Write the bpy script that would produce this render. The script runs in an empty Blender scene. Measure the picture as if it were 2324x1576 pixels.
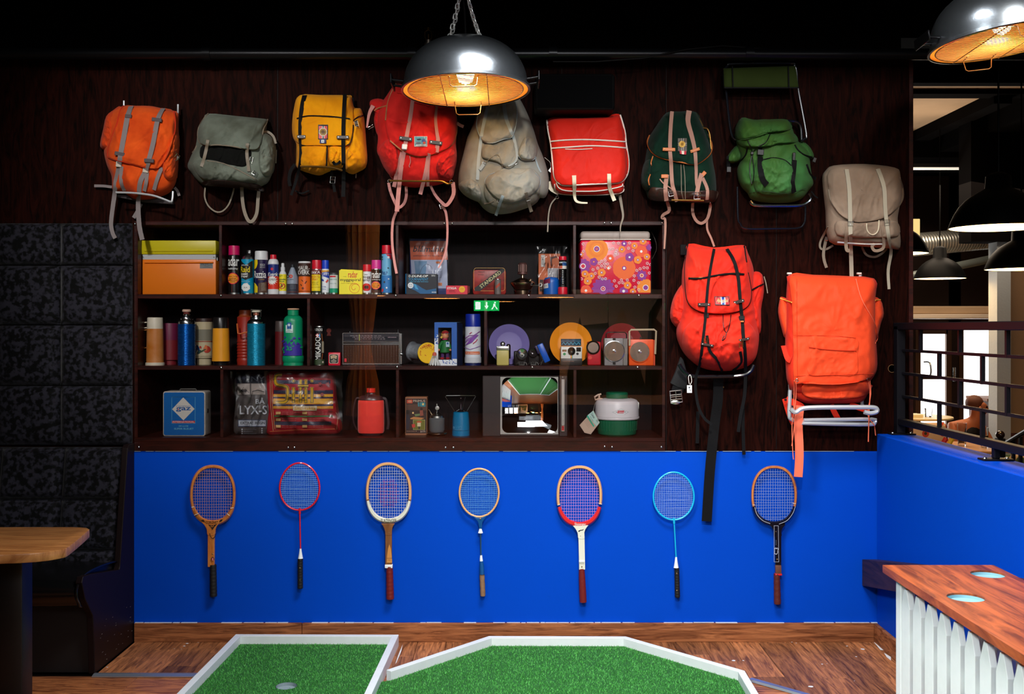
import bpy,bmesh,math,random
from mathutils import Vector,Matrix,noise
random.seed(7)
S=bpy.context.scene
COL=S.collection
PI=math.pi
# camera, world, lights, exposure
FOC=2340.0;D0=5.2;CZ=1.58;HX=1162.0;HY=745.0
cam=bpy.data.cameras.new('camera');camo=bpy.data.objects.new('camera',cam);COL.objects.link(camo)
camo.location=(0,-D0,CZ);camo.rotation_euler=(PI/2,0,0)
cam.sensor_width=36;cam.lens=FOC/2324*36;cam.shift_y=-(788-HY)/2324
cam.clip_start=0.05;cam.clip_end=100
S.camera=camo
W=bpy.data.worlds.new('world');S.world=W;W.use_nodes=True
W.node_tree.nodes['Background'].inputs[0].default_value=(0.55,0.66,0.8,1)
W.node_tree.nodes['Background'].inputs[1].default_value=0.02
S.view_settings.view_transform='Standard';S.view_settings.look='None'
S.view_settings.exposure=0.0;S.view_settings.gamma=1;S.view_settings.use_curve_mapping=False
S.cycles.max_bounces=8;S.cycles.transparent_max_bounces=16;S.cycles.sample_clamp_indirect=4
S.cycles.caustics_reflective=False;S.cycles.caustics_refractive=False
def light(name,kind,loc,energy,col,size=0.5,sy=None,rot=None,target=None,spot=None,blend=0.5,spread=None):
 l=bpy.data.lights.new(name,kind);l.energy=energy;l.color=col
 if kind=='AREA':
  l.size=size
  if sy:l.shape='RECTANGLE';l.size_y=sy
  if spread:l.spread=spread
 else:l.shadow_soft_size=size
 if kind=='SPOT':l.spot_size=spot;l.spot_blend=blend
 o=bpy.data.objects.new(name,l);COL.objects.link(o);o.location=loc
 if target is not None:o.rotation_euler=(Vector(target)-Vector(loc)).to_track_quat('-Z','Y').to_euler()
 elif rot:o.rotation_euler=rot
 return o
light('key_area_over_wall','AREA',(.4,-1.9,3.57),85,(.98,.98,1),1.2,.7,rot=(0,0,0),spread=2.2)  # unseen area lamp added as key light above the wall
light('key_spot_middle','SPOT',(.3,-4.4,3.45),520,(1,.98,.96),.12,target=(.3,0,1.25),spot=.8,blend=1)  # added key spot; brightens the middle of the wall, falls off sideways
light('fill_spot_left','SPOT',(-1.6,-3.4,3.5),310,(1,.97,.93),.1,target=(-1.45,0,2.15),spot=.72,blend=.8)  # spot put in to lift the upper-left packs
light('fill_spot_right','SPOT',(1.7,-2.8,3.5),125,(1,.97,.93),.1,target=(1.35,0,2.25),spot=.85,blend=.8)  # added fill spot, aimed high at the right-hand packs
light('front_fill','AREA',(.7,-6.4,3.25),45,(.95,.97,1),2.2,.6,target=(.5,0,1.4))  # frontal fill added to light the things on the shelves
light('dome_reflection_panel','AREA',(-.6,-8.2,3.57),120,(.9,.95,1),3.2,3.4,rot=(0,0,0))  # unseen overhead panel added so the dome lamps have more to reflect
light('picket_fill','AREA',(-1.7,-3.9,3.5),52,(.93,.98,1),1.0,.8,target=(1.4,-2.2,.3),spread=1.3)  # off-view fill added to whiten the pickets from the left
light('dome_lamp_light_left','POINT',(-.21,-.55,2.72),16,(1,.7,.36),.03)
light('dome_lamp_light_right','POINT',(2.02,-.95,2.83),16,(1,.7,.36),.03)
light('lower_room_light','AREA',(4.5,6,3.2),70,(1,.8,.6),2,target=(4,6,0))
light('lower_room_daylight','AREA',(3.6,8.5,1.2),60,(1,.98,.94),1.6,target=(3.2,0,.6))
light('lower_ceiling_fill','AREA',(4.3,5.8,2.9),9,(1,.78,.58),.8,rot=(PI,0,0))  # upward fill added to brighten the tan ceiling of the lower room
# helpers
def P(px,py,y=0.0):
 d=D0+y
 return Vector(((px-HX)*d/FOC,y,CZ-(py-HY)*d/FOC))
def G(px,py,z=0.0):
 d=FOC*(CZ-z)/(py-HY)
 return Vector(((px-HX)*d/FOC,d-D0,z))
def lin(c):
 return tuple((v/12.92 if v<=.04045 else((v+.055)/1.055)**2.4)for v in(x/255 for x in c))
MATS={}
def mat(name,col,rough=.6,metal=0,noise_=None,bump=None,emit=None,coat=0,trans=0,spec=.5,wood=None,ior=1.45,rand=0,stretch=None,sheen=0,ncol=None):
 if name in MATS:return MATS[name]
 m=bpy.data.materials.new(name);MATS[name]=m;m.use_nodes=True
 nt=m.node_tree;N=nt.nodes;L=nt.links;b=N['Principled BSDF']
 c=lin(col)+(1,)
 b.inputs['Base Color'].default_value=c
 b.inputs['Roughness'].default_value=rough;b.inputs['Metallic'].default_value=metal
 b.inputs['Specular IOR Level'].default_value=spec
 b.inputs['Coat Weight'].default_value=coat;b.inputs['Coat Roughness'].default_value=.12
 b.inputs['Transmission Weight'].default_value=trans;b.inputs['IOR'].default_value=ior
 b.inputs['Sheen Weight'].default_value=sheen
 if emit:
  b.inputs['Emission Color'].default_value=lin(emit[0])+(1,);b.inputs['Emission Strength'].default_value=emit[1]
 if noise_ or bump or wood or rand:
  tc=N.new('ShaderNodeTexCoord');mp=N.new('ShaderNodeMapping');L.new(tc.outputs['Object'],mp.inputs[0])
  if stretch:mp.inputs['Scale'].default_value=stretch
  src=mp.outputs[0]
 last=None
 if wood:
  w=N.new('ShaderNodeTexNoise');w.inputs['Scale'].default_value=wood[1];w.inputs['Detail'].default_value=6
  w.inputs['Distortion'].default_value=wood[2];w.inputs['Roughness'].default_value=.65
  if rand:
   oi=N.new('ShaderNodeObjectInfo');ml=N.new('ShaderNodeMath');ml.operation='MULTIPLY';ml.inputs[1].default_value=37
   L.new(oi.outputs['Random'],ml.inputs[0]);ad=N.new('ShaderNodeVectorMath');ad.operation='ADD'
   L.new(src,ad.inputs[0]);L.new(ml.outputs[0],ad.inputs[1]);src=ad.outputs[0]
  L.new(src,w.inputs['Vector'])
  r=N.new('ShaderNodeValToRGB');r.color_ramp.elements[0].position=.36;r.color_ramp.elements[1].position=.64
  r.color_ramp.elements[0].color=lin(wood[0])+(1,);r.color_ramp.elements[1].color=c
  L.new(w.outputs[0],r.inputs[0]);last=r.outputs[0];wfac=w.outputs[0]
 if noise_:
  w=N.new('ShaderNodeTexNoise');w.inputs['Scale'].default_value=noise_[0];w.inputs['Detail'].default_value=5
  L.new(src,w.inputs['Vector'])
  mr=N.new('ShaderNodeMapRange');mr.inputs[1].default_value=noise_[2]if len(noise_)>2 else .3;mr.inputs[2].default_value=noise_[3]if len(noise_)>2 else .7
  L.new(w.outputs[0],mr.inputs[0])
  mx=N.new('ShaderNodeMix');mx.data_type='RGBA'
  dark=lin(ncol)+(1,)if ncol else tuple(v*(1-noise_[1])for v in c[:3])+(1,)
  mx.inputs[6].default_value=dark
  if last:L.new(last,mx.inputs[7])
  else:mx.inputs[7].default_value=c
  L.new(mr.outputs[0],mx.inputs[0]);last=mx.outputs[2]
 if rand:
  oi=N.new('ShaderNodeObjectInfo');mr=N.new('ShaderNodeMapRange')
  mr.inputs[3].default_value=1-rand;mr.inputs[4].default_value=1+rand
  L.new(oi.outputs['Random'],mr.inputs[0]);hs=N.new('ShaderNodeHueSaturation')
  if last:L.new(last,hs.inputs['Color'])
  else:hs.inputs['Color'].default_value=c
  L.new(mr.outputs[0],hs.inputs['Value']);last=hs.outputs[0]
 if last:L.new(last,b.inputs['Base Color'])
 if bump:
  w=N.new('ShaderNodeTexNoise');w.inputs['Scale'].default_value=bump[0];w.inputs['Detail'].default_value=4
  L.new(mp.outputs[0],w.inputs['Vector'])
  bp=N.new('ShaderNodeBump');bp.inputs['Strength'].default_value=bump[1];bp.inputs['Distance'].default_value=.004
  L.new(w.outputs[0],bp.inputs['Height']);L.new(bp.outputs[0],b.inputs['Normal'])
 return m
def ink(c):
 return mat('print_%02x%02x%02x'%tuple(c),c,.55)
def smooth(pts,n=4,closed=False):
 """Catmull-Rom through tuples"""
 k=len(pts);out=[]
 rng=range(k if closed else k-1)
 for i in rng:
  if closed:p0,p1,p2,p3=pts[i-1],pts[i],pts[(i+1)%k],pts[(i+2)%k]
  else:p0,p1,p2,p3=pts[max(i-1,0)],pts[i],pts[i+1],pts[min(i+2,k-1)]
  for j in range(n):
   t=j/n;t2=t*t;t3=t2*t
   out.append(tuple(.5*((2*b)+(-a+c)*t+(2*a-5*b+4*c-d)*t2+(-a+3*b-3*c+d)*t3)for a,b,c,d in zip(p0,p1,p2,p3)))
 if not closed:out.append(tuple(pts[-1]))
 return out
def ell(cx,cy,rx,ry=None,n=20,a0=0,a1=2*PI):
 ry=rx if ry is None else ry
 full=abs(a1-a0-2*PI)<1e-6
 m=n if full else n-1
 return[(cx+rx*math.cos(a0+(a1-a0)*i/m),cy+ry*math.sin(a0+(a1-a0)*i/m))for i in range(n)]
def star(cx,cy,r1,r2,n,a0=0):
 return[(cx+(r1 if i%2==0 else r2)*math.cos(a0+PI*i/n),cy+(r1 if i%2==0 else r2)*math.sin(a0+PI*i/n))for i in range(2*n)]
def rrect(x0,x1,y0,y1,r,n=4):
 o=[]
 for cx,cy,a in((x1-r,y1-r,0),(x0+r,y1-r,PI/2),(x0+r,y0+r,PI),(x1-r,y0+r,1.5*PI)):
  for i in range(n+1):
   t=a+PI/2*i/n;o.append((cx+r*math.cos(t),cy+r*math.sin(t)))
 return o
def rot2(pts,cx,cy,deg):
 a=math.radians(deg);c,s=math.cos(a),math.sin(a)
 return[(cx+(x-cx)*c-(y-cy)*s,cy+(x-cx)*s+(y-cy)*c)for x,y in pts]
class Geo:
 def __init__(s):s.V=[];s.F=[];s.I=[];s.mats=[];s.mi=0;s.split=0
 def m(s,mt):
  if mt not in s.mats:s.mats.append(mt)
  s.mi=s.mats.index(mt);return s
 def add(s,V,F):
  o=len(s.V);s.V+=[tuple(v)for v in V]
  for f in F:s.F.append(tuple(i+o for i in f));s.I.append(s.mi)
  return s
 def box(s,x0,x1,y0,y1,z0,z1,bev=0,seg=1,M=None):
  if bev:
   bm=bmesh.new();bmesh.ops.create_cube(bm,size=1)
   for v in bm.verts:
    v.co=Vector(((x0+x1)/2+v.co.x*(x1-x0),(y0+y1)/2+v.co.y*(y1-y0),(z0+z1)/2+v.co.z*(z1-z0)))
   bmesh.ops.bevel(bm,geom=bm.edges[:],offset=bev,segments=seg,affect='EDGES',profile=.5)
   s.bm(bm,M);return s
  V=[(x,y,z)for x in(x0,x1)for y in(y0,y1)for z in(z0,z1)]
  if M:V=[M@Vector(v)for v in V]
  return s.add(V,[(0,1,3,2),(4,6,7,5),(0,4,5,1),(2,3,7,6),(0,2,6,4),(1,5,7,3)])
 def bm(s,bm,M=None):
  bm.verts.index_update();bmesh.ops.recalc_face_normals(bm,faces=bm.faces[:])
  s.add([(M@v.co)if M else v.co for v in bm.verts],[[v.index for v in f.verts]for f in bm.faces]);bm.free();return s
 def lathe(s,c,prof,seg=24,cap=True,axis=None):
  """prof: (r, h) along axis from c; axis default +z"""
  q=Vector(axis).to_track_quat('Z','Y')if axis is not None else None
  c=Vector(c);V=[];F=[]
  for r,h in prof:
   for i in range(seg):
    a=2*PI*i/seg;v=Vector((r*math.cos(a),r*math.sin(a),h))
    V.append(c+(q@v if q else v))
  n=len(prof)
  for j in range(n-1):
   for i in range(seg):
    a,b=j*seg+i,j*seg+(i+1)%seg
    F.append((a,b,b+seg,a+seg))
  if prof[0][1]>prof[-1][1]:F=[f[::-1]for f in F]
  if cap:
   F.append(tuple(range(seg))if prof[0][1]>prof[-1][1]else tuple(range(seg))[::-1])
   t=tuple((n-1)*seg+i for i in range(seg));F.append(t[::-1]if prof[0][1]>prof[-1][1]else t)
  return s.add(V,F)
 def tube(s,pts,r,seg=8,closed=False,cap=True):
  pts=[Vector(p)for p in pts];n=len(pts);V=[];F=[]
  rs=r if isinstance(r,(list,tuple))else[r]*n
  up=None
  for i,p in enumerate(pts):
   if closed:t=pts[(i+1)%n]-pts[i-1]
   else:t=pts[min(i+1,n-1)]-pts[max(i-1,0)]
   t=t.normalized()if t.length>1e-9 else Vector((0,0,1))
   if up is None:up=t.orthogonal().normalized()
   up=(up-t*up.dot(t));up=up.normalized()if up.length>1e-6 else t.orthogonal().normalized()
   w=t.cross(up)
   for k in range(seg):
    a=2*PI*k/seg;V.append(p+(up*math.cos(a)+w*math.sin(a))*rs[i])
  for i in range(n if closed else n-1):
   for k in range(seg):
    a,b=i*seg+k,i*seg+(k+1)%seg;j=(i+1)%n
    F.append((a,j*seg+k,j*seg+(k+1)%seg,b)[::-1])
  if not closed and cap:F.append(tuple(range(seg))[::-1]);F.append(tuple((n-1)*seg+k for k in range(seg)))
  return s.add(V,F)
 def ribbon(s,pts,w,th=.002,face=(0,-1,0),ws=None):
  """flat band along pts, broad side to `face`"""
  pts=[Vector(p)for p in pts];n=len(pts);V=[];F=[];fv=Vector(face)
  for i,p in enumerate(pts):
   t=(pts[min(i+1,n-1)]-pts[max(i-1,0)]).normalized()
   c=t.cross(fv);c=c.normalized()if c.length>.05 else Vector((1,0,0))
   nn=c.cross(t).normalized()*th/2;ww=(ws[i]if ws else w)/2
   V+=[p-c*ww-nn,p+c*ww-nn,p+c*ww+nn,p-c*ww+nn]
  for i in range(n-1):
   for k in range(4):
    a,b=i*4+k,i*4+(k+1)%4;F.append((a,b,b+4,a+4))
  F+=[(3,2,1,0),(4*n-4,4*n-3,4*n-2,4*n-1)]
  return s.add(V,F)
 def prism(s,poly,a0,a1,axis='y',bev=0):
  """poly in the plane across `axis`: y->(x,z) x->(y,z) z->(x,y)"""
  f={'y':lambda p,a:(p[0],a,p[1]),'x':lambda p,a:(a,p[0],p[1]),'z':lambda p,a:(p[0],p[1],a)}[axis]
  bm=bmesh.new()
  v0=[bm.verts.new(f(p,a0))for p in poly];v1=[bm.verts.new(f(p,a1))for p in poly]
  bm.faces.new(v0);bm.faces.new(v1[::-1]);n=len(poly)
  for i in range(n):bm.faces.new((v0[i],v0[(i+1)%n],v1[(i+1)%n],v1[i]))
  bmesh.ops.recalc_face_normals(bm,faces=bm.faces[:])
  if bev:bmesh.ops.bevel(bm,geom=bm.edges[:],offset=bev,segments=2,affect='EDGES',profile=.5)
  return s.bm(bm)
 def ball(s,c,rx,ry=None,rz=None,u=16,v=10):
  ry=rx if ry is None else ry;rz=rx if rz is None else rz;V=[];F=[]
  for j in range(1,v):
   t=PI*j/v
   for i in range(u):
    a=2*PI*i/u;V.append((c[0]+rx*math.sin(t)*math.cos(a),c[1]+ry*math.sin(t)*math.sin(a),c[2]+rz*math.cos(t)))
  for j in range(v-2):
   for i in range(u):
    a,b=j*u+i,j*u+(i+1)%u;F.append((a,a+u,b+u,b))
  V+=[(c[0],c[1],c[2]+rz),(c[0],c[1],c[2]-rz)];t=len(V)-2
  for i in range(u):F.append((t,i,(i+1)%u));F.append((t+1,(v-2)*u+(i+1)%u,(v-2)*u+i))
  return s.add(V,F)
 def poly(s,pts,surf,step=None):
  """flat print: 2-D outline in photo-scale units laid on a surface"""
  bm=bmesh.new();vs=[bm.verts.new((x,y,0))for x,y in pts]
  try:bm.faces.new(vs)
  except Exception:bm.free();return s
  if step:
   for ax in(0,1):
    lo=min(p[ax]for p in pts);hi=max(p[ax]for p in pts);k=int((hi-lo)/step)
    if ax==1 and not(isinstance(step,float)):continue
    for i in range(1,k+1):
     co=[0,0,0];no=[0,0,0];co[ax]=lo+i*(hi-lo)/(k+1);no[ax]=1
     bmesh.ops.bisect_plane(bm,geom=bm.verts[:]+bm.edges[:]+bm.faces[:],plane_co=co,plane_no=no)
  bmesh.ops.triangulate(bm,faces=bm.faces[:])
  bm.verts.index_update()
  V=[surf(v.co.x,v.co.y)for v in bm.verts];F=[]
  for f in bm.faces:
   ix=[v.index for v in f.verts]
   n=(Vector(V[ix[1]])-Vector(V[ix[0]])).cross(Vector(V[ix[2]])-Vector(V[ix[0]]))
   F.append(ix if n.y<=0 else ix[::-1])
  bm.free();return s.add(V,F)
 def text(s,t,x0,x1,y0,y1,surf,bold=0,rot=0,shear=0,font=None):
  key=(t,bold,shear)
  if key not in TXT:
   c=bpy.data.curves.new('t','FONT');c.body=t;c.resolution_u=2;c.offset=0 if 'M' in t else bold*.4;c.shear=shear
   o=bpy.data.objects.new('t',c);me=o.to_mesh()
   V=[v.co[:2]for v in me.vertices];F=[tuple(p.vertices)for p in me.polygons]
   o.to_mesh_clear();bpy.data.objects.remove(o);bpy.data.curves.remove(c)
   TXT[key]=(V,F)
  V,F=TXT[key]
  if not V:return s
  a0=min(v[0]for v in V);a1=max(v[0]for v in V);b0=min(v[1]for v in V);b1=max(v[1]for v in V)
  Q=[(x0+(v[0]-a0)/(a1-a0)*(x1-x0),y1-(v[1]-b0)/(b1-b0)*(y1-y0))for v in V]
  if rot:Q=rot2(Q,(x0+x1)/2,(y0+y1)/2,rot)
  if s.split and a1>a0:
   bm=bmesh.new();vs=[bm.verts.new((q[0],q[1],0))for q in Q]
   for f in F:
    try:bm.faces.new([vs[i]for i in f])
    except Exception:pass
   lo=min(q[0]for q in Q);hi=max(q[0]for q in Q);n=int((hi-lo)/s.split)
   for i in range(1,n+1):bmesh.ops.bisect_plane(bm,geom=bm.verts[:]+bm.edges[:]+bm.faces[:],plane_co=(lo+i*(hi-lo)/(n+1),0,0),plane_no=(1,0,0))
   bm.verts.index_update();Q=[(v.co.x,v.co.y)for v in bm.verts];F=[[v.index for v in f.verts]for f in bm.faces if len(f.verts)>2];bm.free()
  W_=[surf(*q)for q in Q];FF=[]
  for f in F:
   n=(Vector(W_[f[1]])-Vector(W_[f[0]])).cross(Vector(W_[f[2]])-Vector(W_[f[0]]))
   FF.append(f if n.y<=0 else f[::-1])
  return s.add(W_,FF)
 def build(s,name,mt=None,parent=None,label=None,sm=40,kind=None):
  me=bpy.data.meshes.new(name)
  off=Vector(parent.matrix_basis.translation)if parent is not None else Vector((0,0,0))
  if parent is not None and parent.parent is not None:off=off+Vector(parent.parent.matrix_basis.translation)
  me.from_pydata([(v[0]-off.x,v[1]-off.y,v[2]-off.z)for v in s.V],[],s.F)
  if s.mats and mt is None:
   for q in s.mats:me.materials.append(q)
   me.polygons.foreach_set('material_index',s.I)
  else:me.materials.append(mt)
  if sm:
   me.shade_smooth();me.set_sharp_from_angle(angle=math.radians(sm))
  me.update()
  o=bpy.data.objects.new(name,me);COL.objects.link(o)
  if parent is not None:o.parent=parent
  if label:o['label']=label
  if kind:o['kind']=kind
  return o
TXT={}
def thing(name,label,cat,loc=(0,0,0),group=None):
 o=bpy.data.objects.new(name,None);COL.objects.link(o);o.location=loc;o.empty_display_size=.05
 o['label']=label;o['category']=cat
 if group:o['group']=group
 return o
def tag(o,label,cat,group=None,kind=None):
 o['label']=label;o['category']=cat
 if group:o['group']=group
 if kind:o['kind']=kind
 return o
def struct(g,name,m,sm=0,parent=None):
 o=g.build(name,m,parent,sm=sm)
 if parent is None:o['kind']='structure'
 return o
def recenter(o):
 """put a lone mesh's origin at its base centre"""
 vs=[v.co for v in o.data.vertices]
 c=Vector(((min(v.x for v in vs)+max(v.x for v in vs))/2,(min(v.y for v in vs)+max(v.y for v in vs))/2,min(v.z for v in vs)))
 o.data.transform(Matrix.Translation(-c));o.location=o.location+c;return o
def plane_s(y):
 return lambda e:(lambda px,py:P(px,py,y-e))
def cyl_s(cx,r,y):
 """cylinder of pixel radius r round axis at depth y"""
 k=(D0+y)/FOC;X=(cx-HX)*k;R=r*k
 def mk(e):
  def f(px,py):
   dx=max(-.985*R,min(.985*R,(px-HX)*k-X))
   return Vector((X+dx*(1+e/R),y-math.sqrt(max(R*R-dx*dx,0))-e,CZ-(py-HY)*k))
  return f
 mk.cyl=True;return mk
def prints(root,mk,ops,name='label_print',step=3,e0=.0006,de=.00022):
 """ops: ('t',str,x0,x1,y0,y1,col[,bold[,rot[,shear]]]) ('p',pts,col) ('r',x0,x1,y0,y1,col) ('e',cx,cy,rx,ry,col)"""
 g=Geo();g.split=1.8 if hasattr(mk,'cyl')else 0
 for i,o in enumerate(ops):
  sf=mk(e0+i*de)
  if o[0]=='t':
   g.m(ink(o[6]));ex=list(o[7:])+[0,0,0][len(o[7:]):]
   g.text(o[1],o[2],o[3],o[4],o[5],sf,ex[0],ex[1],ex[2])
  elif o[0]=='p':g.m(ink(o[2]));g.poly(o[1],sf,step)
  elif o[0]=='r':g.m(ink(o[5]));g.poly([(o[1],o[3]),(o[2],o[3]),(o[2],o[4]),(o[1],o[4])],sf,step)
  elif o[0]=='e':g.m(ink(o[5]));g.poly(ell(o[1],o[2],o[3],o[4],24),sf,step)
 return g.build(name,None,root,sm=0)
def line_p(pts,w):
 """outline of a stroke (open) of width w in photo units"""
 L_,R_=[],[]
 for i,p in enumerate(pts):
  a=pts[max(i-1,0)];b=pts[min(i+1,len(pts)-1)]
  dx,dy=b[0]-a[0],b[1]-a[1];l=math.hypot(dx,dy)or 1
  L_.append((p[0]-dy/l*w/2,p[1]+dx/l*w/2));R_.append((p[0]+dy/l*w/2,p[1]-dx/l*w/2))
 return L_+R_[::-1]
# materials of the setting
BLUE=mat('blue_paint',(0,70,192),.55,noise_=(1.3,.06),bump=(60,.08),spec=.08)
WALLW=mat('dark_wall_veneer',(38,12,7),.6,spec=.03,wood=((10,3,2),5,2.5),stretch=(5,5,.7),bump=(90,.15))
CABW=mat('dark_cabinet_wood',(66,22,16),.38,spec=.3,wood=((32,11,9),6,2.0),stretch=(.6,3,4))
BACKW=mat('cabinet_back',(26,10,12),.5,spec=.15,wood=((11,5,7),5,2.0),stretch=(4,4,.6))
BASEB=mat('stained_pine_board',(172,108,66),.55,spec=.2,wood=((96,52,28),5,1.3),stretch=(.7,2,9),bump=(60,.1))
PLANK=mat('oak_plank',(178,114,70),.45,spec=.3,wood=((92,54,34),6,1.1),stretch=(7,.7,2),rand=.42,bump=(80,.08))
PLANKF=mat('warm_laminate_plank',(196,122,72),.35,wood=((110,58,34),5,2.2),stretch=(.9,6,2),rand=.2,bump=(80,.05))
BLACK=mat('black_paint',(8,7,7),.6,spec=.2)
NEARB=mat('soft_black_ceiling',(6,4,4),.9,spec=.05)
WHITEW=mat('white_painted_wood',(232,238,238),.42,bump=(50,.12),noise_=(25,.05))
STEEL=mat('steel',(205,212,215),.25,1)
RAILM=mat('black_steel_rail',(12,11,17),.5,spec=.25)
k0=D0/FOC
SH=[CZ-(668-HY)*k0,CZ-(831-HY)*k0,CZ-(994-HY)*k0]
XL,XR=P(305,0).x,P(1510,0).x;HX0=1.84;HX1=2.02;HZ=CZ-240*k0
ZB=CZ-280*k0
g=Geo().box(-6,9,-14,12,-.12,-.032);fl=struct(g,'floor',mat('subfloor',(50,34,26),.8))
fl.location=(0,0,0)
PM={}
def plank(x0,x1,y0,y1,m,z=0):
 key=(round(x1-x0,3),round(y1-y0,3),m.name)
 if key not in PM:
  gg=Geo().box(0,x1-x0-.0016,0,y1-y0-.0016,-.03,0,.0012)
  PM[key]=gg.build('plank',m,None,sm=0);o=PM[key]
 else:o=PM[key].copy();COL.objects.link(o)
 o.parent=fl;o.location=(x0,y0,z);return o
NF=-.50
pw=.1425;x=P(1783,1456).x-26*pw
rr=random.Random(4)
while x<1.84:
 x1=min(x+pw,1.84)
 if x>=-1.96:
  k=round((x-P(1783,1456).x)/pw);cut={0:-.55,-1:-.03,-2:-.66,2:-.9}.get(k,-.05-.85*rr.random())
  xa=max(x,-1.90)
  yb=-.49 if x1<.9 else-1.9
  lo=NF if x<1.25 else-1.6
  cut=max(cut,NF+.12)if x<1.05 else cut
  if x1>1.06:
   sl=lambda q:-.566-(q-1.07)*1.0 if q>1.07 else NF
   cut=max(cut,sl(xa)+.06);gg=Geo().prism([(xa+.0008,sl(xa)),(x1-.0008,sl(x1)),(x1-.0008,cut-.0008),(xa+.0008,cut-.0008)],-.03,0,'z')
   gg.build('plank',PLANK,fl,sm=0)
  else:plank(xa,x1,lo,cut,PLANK)
  plank(xa,x1,cut,0,PLANK)
 x=x1
y=NF-.02;r_=0
while y>-2.6:
 y0=y-.19;x=-4.2+((r_*.83)%1.2)
 while x<1.25:
  x1=min(x+1.25,1.25);plank(x,x1,y0,y,PLANKF,-.006);x=x1
 y=y0;r_+=1
y=-1.62
while y>-2.7:
 plank(1.25,2.45,y-.19,y,PLANKF,-.006);y-=.19
g=Geo().box(-6,9,-14,-2.8,-.031,-.006).box(-4.2,2.45,-2.8,-.505,-.031,-.0068);bf=g.build('laminate_sheet',mat('plain_laminate',(150,92,56),.4,wood=((90,50,30),3,2),stretch=(1,6,1)),fl,sm=0)
g=Geo();g.prism([(NF-.028,-.004),(NF+.012,-.004),(NF+.012,.004),(NF-.006,.006),(NF-.028,.0)],-1.905,-.95,'x')
o=g.build('floor_nosing',mat('brushed_aluminium',(205,215,222),.3,.85),sm=0);tag(recenter(o),'aluminium floor strip between dark bench and left putting green','floor strip')
a=G(1702,1543);b=G(1840,1582)
dv=(b-a).normalized();nv=Vector((-dv.y,dv.x,0))
g=Geo();g.add([a+nv*s+Vector((0,0,z))for s,z in((-.016,-.004),(.016,-.004),(.016,.005),(-.01,.005))]+[b+nv*s+Vector((0,0,z))for s,z in((-.016,-.004),(.016,-.004),(.016,.005),(-.01,.005))],[(0,1,2,3),(7,6,5,4),(0,4,5,1),(1,5,6,2),(2,6,7,3),(3,7,4,0)])
o=g.build('floor_nosing',MATS['brushed_aluminium'],sm=0);tag(recenter(o),'aluminium floor strip slanting from right putting green to picket counter','floor strip')
g=Geo();rr=random.Random(9)
for px,py,s in((1797,1458,4),(1803,1457,3),(1807,1460,3),(1922,1467,4),(1958,1474,8),(1943,1491,4),(1866,1508,4),(1877,1507,2),(1840,1559,9),(1665,1500,7),(1687,1500,4),(1939,1546,2),(425,1461,6),(418,1467,5),(396,1473,2),(412,1474,2),(450,1459,2),(243,1515,4)):
 c=G(px,py,.0008);r=s*.0011
 g.add([c+Vector((r*math.cos(t)*(1+.3*rr.random()),r*math.sin(t)*(1+.5*rr.random())*.9,0))for t in[2*PI*i/9 for i in range(9)]],[tuple(range(9))])
for pts in(([(1983,1458),(2006,1468),(2012,1477),(1998,1476),(1990,1466)]),([(2006,1482),(2022,1492),(2022,1500),(2012,1492)]),([(914,1463),(911,1478),(900,1504),(897,1508),(905,1485)])):
 g.add([G(px,py,.0009)for px,py in pts],[tuple(range(len(pts)))])
o=g.build('paint_spatters',mat('spilled_white_paint',(225,228,228),.5),fl,sm=0);o['kind']='stuff'
struct(Geo().box(-4.2,HX0,.004,.12,0,ZB),'wall_back_lower',BLUE)
g=Geo()
zt=CZ-(135-HY)*k0
g.box(-4.2,XL,.004,.42,ZB,zt)
g.box(XL,XR,.004,.42,CZ-(502-HY)*k0,zt)
g.box(XR+.002,P(2072,0).x,.004,.42,ZB,zt)
struct(g,'wall_back',WALLW)
g=Geo();g.box(P(2062,0).x,P(2072,0).x,-.006,.42,HZ,zt,.002);struct(g,'trim_1',CABW)
struct(Geo().box(-4.2,P(2072,0).x,.16,.42,zt,3.6),'wall_back_upper',NEARB)
struct(Geo().box(-6,9,-14,.42,3.6,3.7),'ceiling',NEARB)
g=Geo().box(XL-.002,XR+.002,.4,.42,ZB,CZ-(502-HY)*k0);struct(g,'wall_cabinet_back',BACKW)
g=Geo()
for px,a_,b_ in((630,140,500),(1275,140,262),(1512,140,1024),(1762,400,1020),(1120,470,502)):
 p=P(px,a_);q=P(px,b_);g.box(p.x-.0012,p.x+.0012,.001,.0045,q.z,p.z)
struct(g,'trim_2',BLACK)
c=P(2024,837,.003);g=Geo().m(BLACK);g.lathe(c+Vector((0,0,0)),[(.001,.0),(.019,.0)],24,True,(0,-1,0));g.m(mat('hole_rim',(120,84,50),.5));g.lathe(c,[(.018,.001),(.0205,.001),(.0205,.0035),(.018,.0035)],24,False,(0,-1,0))
struct(g,'trim_3',None)
struct(Geo().box(HX0,HX1,-4.6,0,-.03,HZ,.004,1),'wall_half',BLUE)
struct(Geo().box(P(1990,0).x,HX1,.004,.12,-.03,ZB),'wall_half_end',BLUE)
bb=struct(Geo().box(-1.9,P(686,0).x,-.018,.003,0,.094,.002),'baseboard_back',BASEB)
struct(Geo().box(P(687,0).x,HX0-.02,-.018,.003,0,.094,.002),'baseboard_back_right',BASEB)
struct(Geo().box(HX0-.02,HX0-.001,-1.9,.003,0,.094,.002),'baseboard_right',BASEB)
g=Geo()
rr=random.Random(3);x=-1.9
while x<HX0-.03:
 w_=.02+.09*rr.random()
 if rr.random()<.8:g.box(x,x+w_,-.005-.006*rr.random(),.002,.0935,.0948+.0012*rr.random())
 x+=w_+.01*rr.random()
struct(g,'trim_4',mat('white_filler',(215,220,222),.6))
g=Geo();x=XL
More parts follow.
